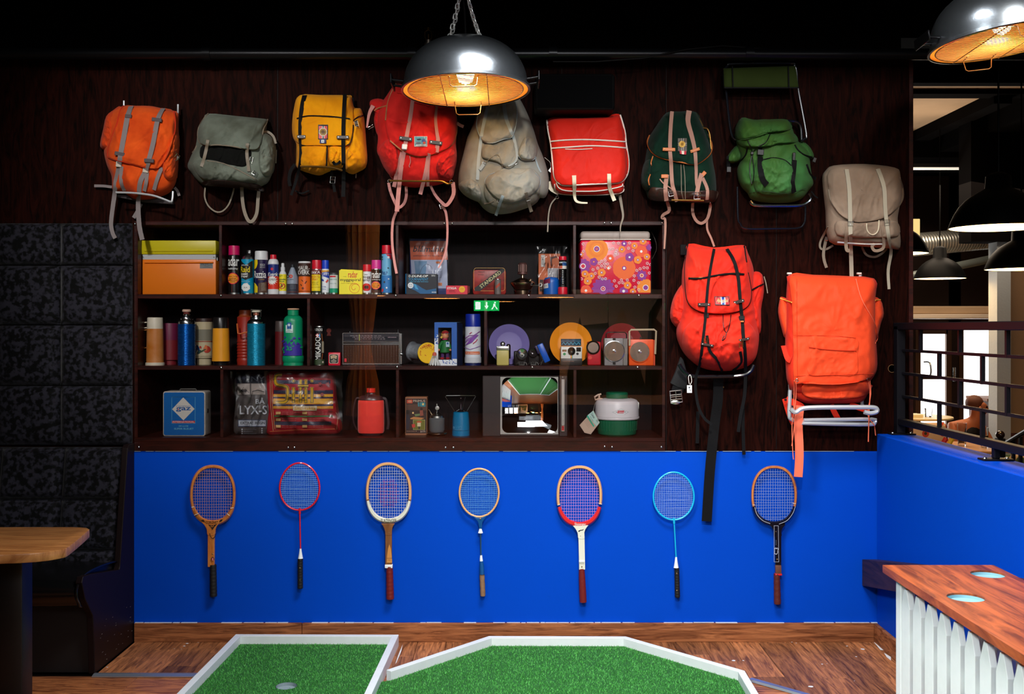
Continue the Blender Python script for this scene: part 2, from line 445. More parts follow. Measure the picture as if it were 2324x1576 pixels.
while x<P(1985,0).x:
 w_=.03+.2*rr.random()
 if rr.random()<.75:g.box(x,x+w_,-.0005,.006,ZB-.001,ZB+.0012)
 x+=w_+.03*rr.random()
struct(g,'trim_5',mat('pale_paint_edge',(150,165,190),.6))
g=Geo();g.prism([(-.002,CZ-(1330-HY)*k0),(-.002,CZ-(1270-HY)*k0),(-1.0,.60),(-1.55,.69),(-1.55,.56),(-1.0,.47)],HX0-.075,HX0-.003,'x',.002)
o=g.build('rail_board',mat('dark_stained_board',(62,38,34),.5,wood=((30,18,18),5,2),stretch=(2,.6,6)),sm=0);tag(recenter(o),'dark stained board sloping up along the blue half wall behind the counter','board')
g=Geo();g.tube([(-3.2,-.12,CZ+(HY-122)*(D0-.12)/FOC),(4.5,-.12,CZ+(HY-124)*(D0-.12)/FOC)],.028,20)
pr=thing('ceiling_pipe','long dark steel pipe running across above the backpacks','pipe',(0,-.12,2.9));g.build('pipe',mat('dark_pipe',(26,27,30),.32,.6),pr)
for px in(935,1255,470,1700):
 p=P(px,122,-.12);Geo().tube([p-Vector((.02,0,0)),p+Vector((.02,0,0))],.033,20).build('pipe_coupling',MATS['dark_pipe'],pr)
 if px in(935,1700):Geo().tube([p,(p.x,.17,p.z)],.008,8).build('wall_bracket',MATS['dark_pipe'],pr)
g=Geo();g.tube([P(1255,140,-.16),P(1350,140,-.165),P(1460,132,-.165),P(1560,112,-.16),P(1640,104,-.12),P(1750,112,-.09)],.004,6);g.build('cable',BLACK,pr)
c=P(972,112,-.12)
sp=thing('sprinkler_head','small brass fire sprinkler standing on the dark ceiling pipe','sprinkler',c)
BR=mat('brass',(90,66,34),.4,1)
g=Geo();g.lathe(c,[(.02,0),(.02,.03),(.014,.03),(.014,.045)],16);g.build('base',mat('dull_steel',(120,110,100),.4,.9),sp)
g=Geo();g.tube([c+Vector(v)for v in((-.008,0,.045),(-.016,0,.06),(-.016,0,.085),(0,0,.097),(.016,0,.085),(.016,0,.06),(.008,0,.045))],.0028,6);g.lathe(c,[(.004,.045),(.004,.075)],8)
g.lathe(c,[(.019,.098),(.019,.1)],16);g.build('frame',BR,sp)
struct(Geo().box(-4.2,3.2,-1.12,-.96,3.1,3.6),'beam_8',NEARB)  # unseen beam placed to keep the key light off the upper wall
a=P(1214,166,-.2);b=P(1396,250,-.2)
sk=thing('wall_loudspeaker','wide black loudspeaker on the wall right of the dome lamp','speaker',((a.x+b.x)/2,-.1,b.z))
Geo().box(a.x,b.x,-.2,-.03,b.z,a.z,.018,3).build('cabinet',mat('black_box',(5,5,6),.6,spec=.2),sk)
Geo().box(a.x+.012,b.x-.012,-.203,-.199,b.z+.012,a.z-.012,.0015).build('grille',mat('speaker_cloth',(3,3,4),.9,spec=.1,bump=(400,.3)),sk)
Geo().box((a.x+b.x)/2-.05,(a.x+b.x)/2+.05,-.035,.004,b.z+.05,a.z-.05).build('bracket',BLACK,sk)
# cabinet
cab=thing('wall_cabinet','dark wood glass-fronted display cabinet with three shelves above blue wall','cabinet',((XL+XR)/2,.2,ZB))
def zc(py):return CZ-(py-HY)*k0
CD=.395
def board(n,x0,x1,z0,z1,y0=.002,y1=CD):Geo().box(x0,x1,y0,y1,z0,z1,.0015).build(n,CABW,cab,sm=0)
board('top_board',XL,XR,zc(511),zc(502));board('plinth',XL,XR,ZB,SH[2]-.02)
board('shelf',XL,XR,SH[2]-.02,SH[2])
board('shelf',XL+.016,XR-.016,SH[0]-.022,SH[0]);board('shelf',XL+.016,XR-.016,SH[1]-.02,SH[1])
board('side_board',XL,XL+.016,SH[2],zc(511));board('side_board',XR-.016,XR,SH[2],zc(511))
for px in(500,901,1304):board('divider',P(px-3.5,0).x,P(px+3.5,0).x,SH[0],zc(511))
for px in(700,1102):board('divider',P(px-3.5,0).x,P(px+3.5,0).x,SH[1],SH[0]-.022)
for px in(503,902,1305):board('divider',P(px-3.5,0).x,P(px+3.5,0).x,SH[2],SH[1]-.02)
GL=bpy.data.materials.new('clear_pane');GL.use_nodes=True;n_=GL.node_tree.nodes;l_=GL.node_tree.links;n_.remove(n_['Principled BSDF'])
fr=n_.new('ShaderNodeFresnel');fr.inputs[0].default_value=1.5;tr=n_.new('ShaderNodeBsdfTransparent');gl=n_.new('ShaderNodeBsdfGlossy');gl.inputs['Roughness'].default_value=0
mm=n_.new('ShaderNodeMixShader');l_.new(fr.outputs[0],mm.inputs[0]);l_.new(tr.outputs[0],mm.inputs[1]);l_.new(gl.outputs[0],mm.inputs[2]);l_.new(mm.outputs[0],n_['Material Output'].inputs[0])
MATS['clear_pane']=GL
for a_,b_ in((306,655.6),(656.4,1017.6),(1018.4,1379.6),(1380.4,1509)):
 Geo().box(P(a_,0).x,P(b_,0).x,-.0045,-.0005,ZB+.004,zc(503)).build('glass_pane',GL,cab,sm=0)
sg=Geo();sg.lathe((0,0,0),[(.0052,0),(.005,.002),(.0035,.0038),(.001,.0044)],14,True,(0,-1,0))
scr=sg.build('screw',mat('chrome_screw',(225,230,232),.2,1),cab);first=True
for px,py in((306,508),(648,508),(663,508),(1008,507),(1026,507),(1372,506),(1387,506),(1503,506),(501,671),(898,671),(1200,671),(1450,671),(502,835),(901,833),(1208,834),(1447,834),(315,1015),(654,1016),(668,1016),(1011,1016),(1029,1016),(1372,1014),(1389,1015),(1501,1015)):
 if first:o=scr;first=False
 else:o=scr.copy();COL.objects.link(o)
 p=P(px,py,-.0045);o.location=p-cab.location
scr.data.transform(Matrix.Translation(cab.location))
# putting greens
TURF=mat('turf_base',(40,104,40),.9,noise_=(220,.35))
BL=mat('turf_blade',(104,200,92),.6,noise_=(130,.5),ncol=(44,130,48))
def kerb(pts,name,label,zt=.056,w=.032,closed=False):
 """pts: outer top corners on the ground plane; the kerb lies to the right of the walk"""
 n=len(pts);dirs=[(pts[i+1]-pts[i]).normalized()for i in range(n-1)]
 inn=[];cl=(pts[0]-pts[-1]).length<1e-4
 for i in range(n):
  d1=dirs[max(i-1,0)];d2=dirs[min(i,n-2)]
  if cl and i in(0,n-1):d1=dirs[-1];d2=dirs[0]
  n1=Vector((d1.y,-d1.x,0));n2=Vector((d2.y,-d2.x,0));b=(n1+n2).normalized()
  inn.append(pts[i]+b*(w/max(b.dot(n1),.4)))
 return inn
def putting(name,label,cornerspx,closing,hole=None,skip=()):
 out=[G(px,py,.056)for px,py in cornerspx]
 for q in closing:out.append(Vector((q[0],q[1],.056)))
 inn=kerb(out,'','')
 root=thing(name,label,'putting green',(sum(p.x for p in out)/len(out),sum(p.y for p in out)/len(out),0))
 for i in range(len(out)-1):
  if i in skip:continue
  a,b,c,d=out[i],out[i+1],inn[i+1],inn[i]
  g=Geo();V=[Vector((p.x,p.y,z))for z in(-.004,.056)for p in(a,b,c,d)]
  bm=bmesh.new();vs=[bm.verts.new(v)for v in V]
  for f in((0,1,2,3),(4,5,6,7),(0,1,5,4),(1,2,6,5),(2,3,7,6),(3,0,4,7)):bm.faces.new([vs[k]for k in f])
  bmesh.ops.recalc_face_normals(bm,faces=bm.faces[:]);bmesh.ops.bevel(bm,geom=bm.edges[:],offset=.0012,segments=1,affect='EDGES')
  g.bm(bm);g.build('kerb_board',WHITEW,root,sm=0)
 poly=[(p.x,p.y)for p in inn]
 if(inn[0]-inn[-1]).length<1e-4:poly=poly[:-1]
 cu=bpy.data.curves.new('c','CURVE');cu.dimensions='2D';cu.fill_mode='BOTH';cu.extrude=.007
 loops=[poly]+([[(hole[0]+hole[2]*math.cos(2*PI*i/32),hole[1]+hole[2]*math.sin(2*PI*i/32))for i in range(32)]]if hole else[])
 for lp in loops:
  s_=cu.splines.new('POLY');s_.points.add(len(lp)-1);s_.use_cyclic_u=True
  for k,q in enumerate(lp):s_.points[k].co=(q[0],q[1],0,1)
 to=bpy.data.objects.new('t',cu);me=to.to_mesh();g=Geo();g.add([(v.co.x,v.co.y,v.co.z+.009)for v in me.vertices],[tuple(p.vertices)for p in me.polygons]);to.to_mesh_clear()
 g.build('turf_mat',TURF,root,sm=0)
 import numpy as np
 rs=np.random.RandomState(5);xs=[p[0]for p in poly];ys=[p[1]for p in poly]
 ymin=max(min(ys),-1.75)
 A=(max(xs)-min(xs))*(max(ys)-ymin);n=int(A*26000)
 q=np.stack([rs.uniform(min(xs),max(xs),n),rs.uniform(ymin,max(ys),n)],1)
 ins=np.zeros(n,bool);m_=len(poly)
 for i in range(m_):
  x1,y1=poly[i];x2,y2=poly[(i+1)%m_]
  c=((y1>q[:,1])!=(y2>q[:,1]))&(q[:,0]<(x2-x1)*(q[:,1]-y1)/((y2-y1)if abs(y2-y1)>1e-9 else 1e-9)+x1)
  ins^=c
 if hole:ins&=((q[:,0]-hole[0])**2+(q[:,1]-hole[1])**2)>(hole[2]+.001)**2
 q=q[ins];n=len(q);ang=rs.uniform(0,2*PI,n);h=rs.uniform(.004,.011,n);w_=.0016
 dx=np.cos(ang)*w_;dy=np.sin(ang)*w_;lx=rs.normal(0,.004,n);ly=rs.normal(0,.004,n)
 V=np.zeros((n,3,3));V[:,0]=np.stack([q[:,0]-dx,q[:,1]-dy,np.full(n,.015)],1);V[:,1]=np.stack([q[:,0]+dx,q[:,1]+dy,np.full(n,.015)],1);V[:,2]=np.stack([q[:,0]+lx,q[:,1]+ly,.016+h],1)
 loc=np.array(root.location);V=V.reshape(-1,3)-loc
 me=bpy.data.meshes.new('grass_pile');me.vertices.add(3*n);me.vertices.foreach_set('co',V.ravel());me.loops.add(3*n);me.loops.foreach_set('vertex_index',np.arange(3*n));me.polygons.add(n)
 me.polygons.foreach_set('loop_start',np.arange(0,3*n,3));me.update();me.materials.append(BL)
 o=bpy.data.objects.new('grass_pile',me);COL.objects.link(o);o.parent=root;o['kind']='stuff'
 if hole:
  g=Geo();c=(hole[0],hole[1],0);g.lathe(c,[(hole[2],.0165),(hole[2],.0015),(.001,.0015)],32,False)
  g.lathe(c,[(hole[2]-.0015,.0165),(hole[2]-.0015,.002),(.001,.002)],32,False)
  g.build('hole_cup',mat('grey_cup',(140,156,162),.5),root)
 return root
hc=G(650,1558,.016)
a=G(535,1440,.056);b=G(400,1576,.056);dl=(b-a).normalized();s1=a+dl*(4.1/abs(dl.y))
c=G(905,1442,.056);e=G(844,1576,.056);dr=(e-c).normalized();s2=c+dr*(4.1/abs(dr.y))
putting('putting_green','left putting green with a round hole inside a white kerb',[(535,1440),(905,1441)],[(s2.x,s2.y),(s1.x,s1.y),(a.x,a.y)],(hc.x,hc.y,.046))
j=c+dr*.58
a2=G(1722,1576,.056);t2=G(1690,1523,.056);d2=(a2-t2).normalized();s3=t2+d2*1.2
putting('putting_green','wide right putting green with angled white kerb and no hole',[(877,1521),(1110,1444),(1420,1445),(1690,1523)],[(s3.x,s3.y),(s3.x,-4.2),(s2.x-.03,-4.1),(c.x+dr.x*.56-.033,c.y+dr.y*.56)],None,skip=(6,))
# padded wall and booth bench
VELV=mat('crushed_velvet',(40,39,48),.7,noise_=(42,.93,.45,.57),sheen=.08,bump=(30,.35),ncol=(3,3,4),spec=.12)
VINYL=mat('black_vinyl',(9,9,10),.26,bump=(220,.12),spec=.6)
def pad(x0,x1,y0,y1,z0,z1,th,tilt=0,n=12):
 """quilted pad: rounded cushion facing -y; y0 bottom back plane, y1 top back plane"""
 V=[];F=[]
 for j in range(n+1):
  for i in range(n+1):
   u=-1+2*i/n;v=-1+2*j/n
   s=max(1-abs(u)**5,0)**.4*max(1-abs(v)**5,0)**.4
   yb=y0+(y1-y0)*j/n
   w=noise.noise(Vector((x0+i*.07,z0*3+j*.07,3)))*.006*s
   V.append((x0+(x1-x0)*i/n,yb-th*s-w,z0+(z1-z0)*j/n))
 for j in range(n):
  for i in range(n):
   a=j*(n+1)+i;F.append((a,a+1,a+n+2,a+n+1))
 m=len(V)
 ring=[i for i in range(n+1)]+[j*(n+1)+n for j in range(1,n+1)]+[n*(n+1)+i for i in range(n-1,-1,-1)]+[j*(n+1)for j in range(n-1,0,-1)]
 for r in ring:V.append((V[r][0],V[r][1]+.02,V[r][2]))
 k=len(ring)
 for q in range(k):F.append((ring[q],m+q,m+(q+1)%k,ring[(q+1)%k]))
 F.append(tuple(m+q for q in range(k)))
 return Geo().add(V,F)
pw_=thing('padded_wall','black crushed velvet padded wall squares left of the cabinet','wall padding',(P(150,0).x,0,CZ-(1010-HY)*k0))
ys=[507,603,738,875,1010];xs=[-160,0-2,141,302]
for j in range(4):
 for i in range(3):
  a=P(xs[i]+1,ys[j]+1);b=P(xs[i+1]-1,ys[j+1]-1)
  pad(a.x,b.x,-.02,-.02,b.z,a.z,.035).build('padded_square',VELV,pw_,sm=60)
EX=-1.904
bench=thing('booth_bench','black booth bench with padded velvet back under the wall squares','bench',(-2.4,-.3,0))
def ly(px):return(px-HX)*(D0-.12)/FOC
zt_=.985
rows=[(.985,.735),(.735,.49),(.49,.40)]
for za,zb in rows:
 for xa,xb in((-3.4,ly(-10)),(ly(-8),ly(134)),(ly(136),EX-.03)):
  yo=lambda z:-.06-(.985-z)*.16
  pad(xa,xb,yo(zb),yo(za),zb+.001,za-.001,.04).build('padded_square',VELV,bench,sm=60)
g=Geo();prof=[(-.19,.40),(-.19,.445),(-.45,.47),(-.58,.465),(-.63,.44),(-.645,.40),(-.62,.36),(-.56,.33),(-.19,.33)]
pf=smooth(prof,4,True)
n_s=15;V=[];F=[]
for i in range(n_s):
 xx=-3.4+(EX-.034+3.4)*i/(n_s-1);sc=1 if i<n_s-1 else .97
 for p in pf:V.append((xx,-.4+(p[0]+.4)*sc,.4+(p[1]-.4)*sc+(.004*math.sin(i*1.7)if p[1]>.43 else 0)))
K=len(pf)
for i in range(n_s-1):
 for k in range(K):a=i*K+k;b=i*K+(k+1)%K;F.append((a,b,b+K,a+K))
F.append(tuple(range(K))[::-1]);F.append(tuple((n_s-1)*K+k for k in range(K)))
g.add(V,F);g.build('seat_cushion',VINYL,bench,sm=50)
g=Geo();g.tube([(EX-.02,p[0],p[1])for p in pf[:int(K*.8)]],.006,8);g.build('piping',VINYL,bench)
Geo().box(-3.4,EX-.03,-.47,-.05,.0,.335).build('base_box',mat('dark_bench_base',(17,11,10),.6),bench,sm=0)
DB=mat('dark_end_panel',(22,12,12),.45,bump=(20,.05),spec=.2)
g=Geo();g.prism([(-.002,0),(-.492,0),(-.5,.13),(-.515,.27),(-.60,.37),(-.635,.45),(-.62,.475),(-.56,.47),(-.2,.408),(-.19,.42),(-.09,.985),(-.07,1.0),(-.002,1.0)],EX-.03,EX,'x',.003)
g.build('end_panel',DB,bench,sm=0)
g=Geo();rr=random.Random(8)
for i in range(24):
 y=-.46+.42*rr.random();z=.02+.2*rr.random();g.box(EX+.0001,EX+.0009,y,y+.004+.01*rr.random(),z,z+.0015)
o=g.build('scuff_marks',mat('worn_scuff',(120,110,104),.7),bench,sm=0);o['kind']='stuff'
TW=mat('table_oak',(186,126,70),.34,wood=((138,84,42),5,1.2),stretch=(.8,7,2),coat=.15)
tb=thing('dining_table','oak topped table on a black column in front of the booth','table',(-1.95,-1.15,0))
pl=smooth([(-3.2,-.9),(-2.0,-.9),(-1.80,-.905),(-1.752,-.935),(-1.735,-.985),(-1.685,-1.27),(-1.69,-1.335),(-1.745,-1.39),(-1.85,-1.42),(-2.05,-1.43),(-3.2,-1.43)],5,False)
Geo().prism(pl,.715,.75,'z',.004).build('tabletop',TW,tb,sm=30)
gx=Geo()
for i,yy in enumerate([-.985,-1.07,-1.155,-1.24,-1.325]):gx.box(-3.2,-1.755+.02*(i>2),yy-.0005,yy+.0005,.7495,.7502)
gx.build('stave_joint',mat('dark_joint',(96,60,34),.6),tb,sm=0)
Geo().box(-1.995,-1.905,-1.19,-1.10,.012,.716,.006,2).build('column',mat('black_metal',(11,10,10),.42),tb)
Geo().box(-2.2,-1.70,-1.4,-.9,0,.014,.004).build('base_plate',MATS['black_metal'],tb)
# picket counter with cup holes
CT=mat('stained_pine_top',(184,92,46),.45,spec=.3,wood=((104,44,24),4,1.1),stretch=(7,.7,3),coat=.05,bump=(70,.06))
TZ=.75
cx0=G(2003,1283,TZ).x;cy0=G(2003,1283,TZ).y;cx1=G(2251,1281,TZ).x
ct=thing('picket_counter','white picket counter with stained wooden top and two cup holes','counter',((cx0+cx1)/2,cy0-.6,0))
h1=G(2192,1358,TZ-.002);h2=G(2242,1305,TZ-.002)
y1_=cy0-1.45
cu=bpy.data.curves.new('c','CURVE');cu.dimensions='2D';cu.fill_mode='BOTH';cu.extrude=.013;cu.bevel_depth=.0
loops=[[(cx0,cy0),(cx1,cy0),(cx1,y1_),(cx0,y1_)]]+[[(c.x+.055*math.cos(2*PI*i/36),c.y+.055*math.sin(2*PI*i/36))for i in range(36)]for c in(h1,h2)]
for lp in loops:
 s_=cu.splines.new('POLY');s_.points.add(len(lp)-1);s_.use_cyclic_u=True
 for k,q in enumerate(lp):s_.points[k].co=(q[0],q[1],0,1)
to=bpy.data.objects.new('t',cu);me=to.to_mesh();g=Geo();g.add([(v.co.x,v.co.y,v.co.z+TZ-.013)for v in me.vertices],[tuple(p.vertices)for p in me.polygons]);to.to_mesh_clear()
g.build('countertop',CT,ct,sm=0)
CUPM=mat('pale_blue_cup',(150,196,205),.35,.2)
for c in(h1,h2):
 g=Geo();q=(c.x,c.y,TZ-.006);g.lathe(q,[(.0548,.0),(.054,-.011),(.001,-.011)],36,False);g.lathe(q,[(.0535,0),(.053,-.009),(.001,-.009)],36,False)
 o=g.build('cup_insert',CUPM,ct);Geo().lathe((c.x-.008,c.y-.02,TZ-.0148),[(.0055,0),(.0055,.002),(.002,.0035)],14).build('rivet',mat('grey_rivet',(110,118,120),.4,.7),o)
fx=cx0+.035
Geo().box(fx,fx+.05,cy0-.075,cy0-.03,0,TZ-.027,.003).build('corner_post',WHITEW,ct,sm=0)
Geo().box(cx1-.08,cx1-.035,cy0-.075,cy0-.03,0,TZ-.027,.003).build('corner_post',WHITEW,ct,sm=0)
for zz in(.15,.5):
 Geo().box(fx+.022,fx+.045,y1_+.05,cy0-.05,zz,zz+.06,.002).build('rail',WHITEW,ct,sm=0)
 Geo().box(cx1-.06,cx1-.04,y1_+.05,cy0-.05,zz,zz+.06,.002).build('rail',WHITEW,ct,sm=0)
pk_=None;yy=cy0-.118
while yy>y1_+.05:
 if pk_ is None:
  g=Geo();w2=.034;g.prism([(cy0-.118-w2,.02),(cy0-.118+w2,.02),(cy0-.118+w2,TZ-.115),(cy0-.118+w2*.3,TZ-.055),(cy0-.118-w2*.3,TZ-.055),(cy0-.118-w2,TZ-.115)],fx,fx+.02,'x',.0015)
  pk_=g.build('picket',WHITEW,ct,sm=0);o=pk_
 else:o=pk_.copy();COL.objects.link(o)
 o.location=(0,yy-(cy0-.118),0)
 if yy<cy0-.2 or True:
  q=pk_.copy();COL.objects.link(q);q.location=(cx1-.04-fx-.02,yy-(cy0-.118),0)
 yy-=.098
# railing on the half wall
RX=1.95
rl=thing('steel_railing','black steel railing with staggered bars standing on blue half wall','railing',(RX,-1.5,HZ))
def rz(py):return CZ-(py-HY)*k0
yA,yB=-.012,-4.3
Geo().box(RX-.03,RX+.012,yB,yA+.005,rz(749),rz(733),.003).build('top_rail',RAILM,rl,sm=0)
Geo().box(RX-.028,RX+.012,yB,yA+.005,rz(962),rz(948),.003).build('bottom_rail',RAILM,rl,sm=0)
for pz in(795,846.5,898):Geo().box(RX-.008,RX+.006,yB,yA,rz(pz+3),rz(pz-3),.0015).build('mid_rail',RAILM,rl,sm=0)
Geo().box(RX-.03,RX+.012,yA-.05,yA,HZ+.008,rz(740),.003).build('post',RAILM,rl,sm=0)
Geo().box(RX-.012,RX+.012,-1.06,-1.03,HZ+.008,rz(955),.003).build('post',RAILM,rl,sm=0)
Geo().box(RX-.012,RX+.012,-3.06,-3.03,HZ+.008,rz(955),.003).build('post',RAILM,rl,sm=0)
bands=[(749,798),(792,850),(844,901),(895,949)]
for k in range(20):
 yy=4.917-.2155*k-D0
 if yy<yB+.02:break
 for bi,(pa,pb)in enumerate(bands):
  if(k+bi)%2==0:Geo().box(RX-.009,RX+.007,yy-.008,yy+.008,rz(pb),rz(pa)).build('bar',RAILM,rl,sm=0)
for yy in(-.04,-1.045,-3.045):
 o=Geo().box(RX-.062,RX+.062,yy-.03,yy+.03,HZ,HZ+.008,.002).build('base_plate',RAILM,rl,sm=0)
 for sx in(-.045,.045):Geo().lathe((RX+sx,yy,HZ+.008),[(.008,0),(.007,.004),(.002,.006)],12).build('bolt',STEEL,o)
# dome pendant lamps
DOME=mat('brushed_dark_dome',(196,206,214),.27,.95,noise_=(60,.12),bump=(200,.04))
INN=mat('warm_enamel_inside',(255,196,112),.32,.7)
WIRE=mat('grill_wire',(240,210,170),.3,.8)
BULB=mat('glowing_bulb',(255,200,120),.3,emit=((255,206,128),90))
def dome(root_label,c,R,H,tilt,n_wire=24,swap=0,links=14):
 root=thing('dome_pendant',root_label,'pendant lamp',(c.x,c.y,c.z-.0),'domed grill pendants')
 M=Matrix.Translation(c)@Matrix.Rotation(tilt[1],4,'Y')@Matrix.Rotation(tilt[0],4,'X')@Matrix.Translation(-Vector(c))
 def fin(g):g.V=[tuple(M@Vector(v))for v in g.V];return g
 pf_=[]
 for i in range(15):
  t=i/14*PI/2;pf_.append((R*math.sin(t)**.86 if i else .03,H*math.cos(t)**.92))
 g=Geo();pr_=pf_[::-1];g.lathe(c,pf_+[(R+.012,-.004),(R+.012,-.016),(R+.004,-.018)],64,True);g.F.pop();g.I.pop()
 fin(g).build('dome',DOME,root)
 g=Geo();g.lathe(c,[(r*.985,h*.985-.002)for r,h in pf_]+[(R+.002,-.014)],64,False);g.F=[f[::-1]for f in g.F];fin(g).build('inner_shell',INN,root)
 g=Geo();g.tube([Vector(c)+Vector(((R+.004)*math.cos(2*PI*i/64),(R+.004)*math.sin(2*PI*i/64),-.014))for i in range(64)],.0035,8,True);fin(g).build('rim_ring',mat('black_rim',(18,18,20),.25,.6),root)
 gr=Geo()
 gr.tube([Vector(c)+Vector(((R-.02)*math.cos(2*PI*i/48),(R-.02)*math.sin(2*PI*i/48),-.012))for i in range(48)],.003,6,True)
 for i in range(n_wire):
  t=-R+.03+(2*R-.06)*i/(n_wire-1);h=math.sqrt(max((R-.02)**2-t*t,0))
  gr.tube([Vector(c)+Vector((-h,t,-.012)),Vector(c)+Vector((h,t,-.012))],.0022,6)
 for t in(-.1,.1):
  gr.tube([Vector(c)+Vector((t,-.26,-.016)),Vector(c)+Vector((t,.26,-.016))],.0022,6)
 gt=fin(gr).build('grill_grate',WIRE,root)
 for sy_ in(-1,1):
  gh=Geo();gh.tube([Vector(c)+Vector(v)for v in((-.062,sy_*(R-.09),-.008),(-.062,sy_*(R-.04),-.016),(-.056,sy_*(R-.04),-.055),(-.045,sy_*(R-.04),-.062),(.045,sy_*(R-.04),-.062),(.056,sy_*(R-.04),-.055),(.062,sy_*(R-.04),-.016),(.062,sy_*(R-.09),-.008))],.0022,6)
  fin(gh).build('grate_handle',WIRE,gt)
 for sx in(-1,1):
  g=Geo()
  for yy in(-.045,.045):g.tube([Vector(c)+Vector((sx*(R-.004),yy,.022)),Vector(c)+Vector((sx*(R+.05),yy,.03))],.006,10)
  g.box(c.x+sx*(R+.05)-.004,c.x+sx*(R+.05)+.004,c.y-.075,c.y+.075,c.z+.008,c.z+.052,.003)
  fin(g).build('side_handle',mat('black_handle',(20,20,23),.3,.5),root)
 g=Geo();g.lathe(c,[(.035,H-.02),(.035,H-.09),(.02,H-.1)],20);fin(g).build('lamp_socket',mat('pale_socket',(220,200,160),.4),root)
 g=Geo();g.lathe(c,[(.018,H-.1),(.032,H-.13),(.04,H-.165),(.03,H-.195),(.005,H-.208)],20);fin(g).build('bulb',BULB,root)
 LK=mat('zinc_chain',(236,240,238),.3,.35)
 top=Vector((c.x-.012,c.y,c.z+.455))
 lk=Geo();lk.tube([Vector((.0075*math.cos(a_)*1,0,.0075*math.sin(a_)+(.0065 if math.sin(a_)>=0 else-.0065)))for a_ in[2*PI*i/14+.001 for i in range(14)]],.0027,6,True)
 lm=lk.build('chain_link',LK,None);used=False
 for sx,sy_ in((-1,0),(1,0),(-1,1),(1,1)):
  st=M@(Vector(c)+Vector((sx*.078,(.0 if sy_==0 else .05),H-.012)))
  if sy_==0:
   g=Geo();g.lathe(M@(Vector(c)+Vector((sx*.105,0,H-.028))),[(.014,0),(.014,.004),(.008,.005),(.008,.016),(.011,.017),(.011,.024),(.007,.03)],14);g.build('lug_bolt',LK,root)
  en=top+Vector((sx*.012,(.02 if sy_ else-.01),0))
  if sy_==1 and False:continue
  n=int((en-st).length/.0226)
  for i in range(n):
   p=st.lerp(en,i/n)+Vector((sx*.012*math.sin(i/n*PI)*-.6,0,0));d=(en-st).normalized()
   q=d.to_track_quat('Z','Y').to_matrix().to_4x4()@Matrix.Rotation(PI/2*(i%2)+.3,4,'Z')
   if not used:o=lm;used=True
   else:o=lm.copy();COL.objects.link(o)
   o.parent=root;o.matrix_basis=Matrix.Translation(p-root.location)@q
 g=Geo();g.tube(smooth([tuple(Vector(c)+Vector((0,0,H-.005))),tuple(Vector(c)+Vector((-.004,0,H+.1))),tuple(Vector(c)+Vector((-.012,0,H+.2))),tuple(top),(top.x,top.y,3.6)],5),.004,8);g.build('cable',BLACK,root)
 g=Geo();g.box(top.x-.02,top.x+.02,top.y-.004,top.y+.004,top.z,3.6);g.build('hanger',BLACK,root,sm=0)
 return root
c1=P(1057,199,-.55);R1=.2795
dome('domed grill pendant lamp hanging in front of the red and grey backpacks',c1,R1,.222,(-.045,-.02))
c2=P(2277,88,-.95)
dome('domed grill pendant lamp hanging at the upper right over the railing',c2,.283,.225,(-.03,-.11))
# the lower room seen past the railing
FZ=-.5
def B(px,py,d):return P(px,py,d-D0)
TAN=mat('tan_plaster',(206,176,142),.8,noise_=(3,.12))
DKW=mat('dark_room_wood',(46,28,22),.5)
BEI=mat('beige_wall',(170,132,96),.8)
GREYW=mat('grey_rough_column',(196,200,200),.8,bump=(40,.4))
struct(Geo().box(2.0,12,.5,14.5,FZ-.1,FZ),'floor_lower_room',mat('lower_floor',(110,84,62),.5,wood=((80,56,40),2,1)))
struct(Geo().box(2.02,12,.12,14.5,3.9,4.0),'ceiling_lower_room',TAN)
struct(Geo().box(1.9,2.02,.42,11,FZ,3.9),'wall_divider',NEARB)
struct(Geo().box(11.9,12,.4,14.5,FZ,3.9),'wall_far_right',NEARB)
yw=14-D0
a=B(2085,750,14);b=B(2150,960,14);c=B(2184,750,14);d=B(2262,960,14)
g=Geo();g.box(3.5,a.x-.02,yw,yw+.1,FZ,3.9);g.box(b.x+.02,c.x-.02,yw,yw+.1,FZ,3.9);g.box(d.x,12,yw,yw+.1,FZ,3.9);g.box(a.x-.02,d.x,yw,yw+.1,a.z,3.9)
struct(g,'wall_far',DKW)
DAY=mat('daylit_pane',(255,255,255),.3,emit=((255,252,246),2.6))
dr=thing('glazed_door','bright glazed door with a metal pull handle left of dark door frame','door',((a.x+b.x)/2,yw,FZ))
Geo().box(a.x,b.x,yw+.03,yw+.04,FZ+.1,a.z).build('pane',DAY,dr,sm=0)
g=Geo();FRM=mat('door_frame_brown',(94,64,44),.45)
for x0 in(a.x-.05,b.x-.02):g.box(x0,x0+.07,yw-.02,yw+.05,FZ,a.z+.02)
g.box(a.x,b.x,yw-.02,yw+.05,a.z-.05,a.z+.02);g.box(a.x,b.x,yw-.02,yw+.05,FZ,FZ+.25)
q=B(2095,858,14).z;g.box(a.x,b.x,yw-.015,yw+.02,q-.02,q+.02)
g.build('door_frame',FRM,dr,sm=0)
g=Geo();hx=a.x+.06;g.tube(smooth([(hx,yw-.03,B(0,822,14).z),(hx+.05,yw-.1,B(0,824,14).z),(hx+.06,yw-.1,B(0,850,14).z),(hx,yw-.03,B(0,853,14).z)],4),.012,8);g.build('pull_handle',STEEL,dr)
wn=struct(Geo().box(c.x,d.x,yw+.03,yw+.04,FZ+.1,c.z),'window_1',DAY)
g=Geo()
for x0 in(c.x-.05,d.x-.03):g.box(x0,x0+.06,yw-.02,yw+.05,FZ,c.z+.02)
g.build('window_frame',FRM,wn,sm=0)
hd=B(2163,850,14);g=Geo();g.box(hd.x-.02,hd.x+.02,yw-.05,yw,hd.z-.1,hd.z+.1,.01);g.build('window_handle',STEEL,wn)
a=B(2060,695,12.8);b=B(2264,718,12.8)
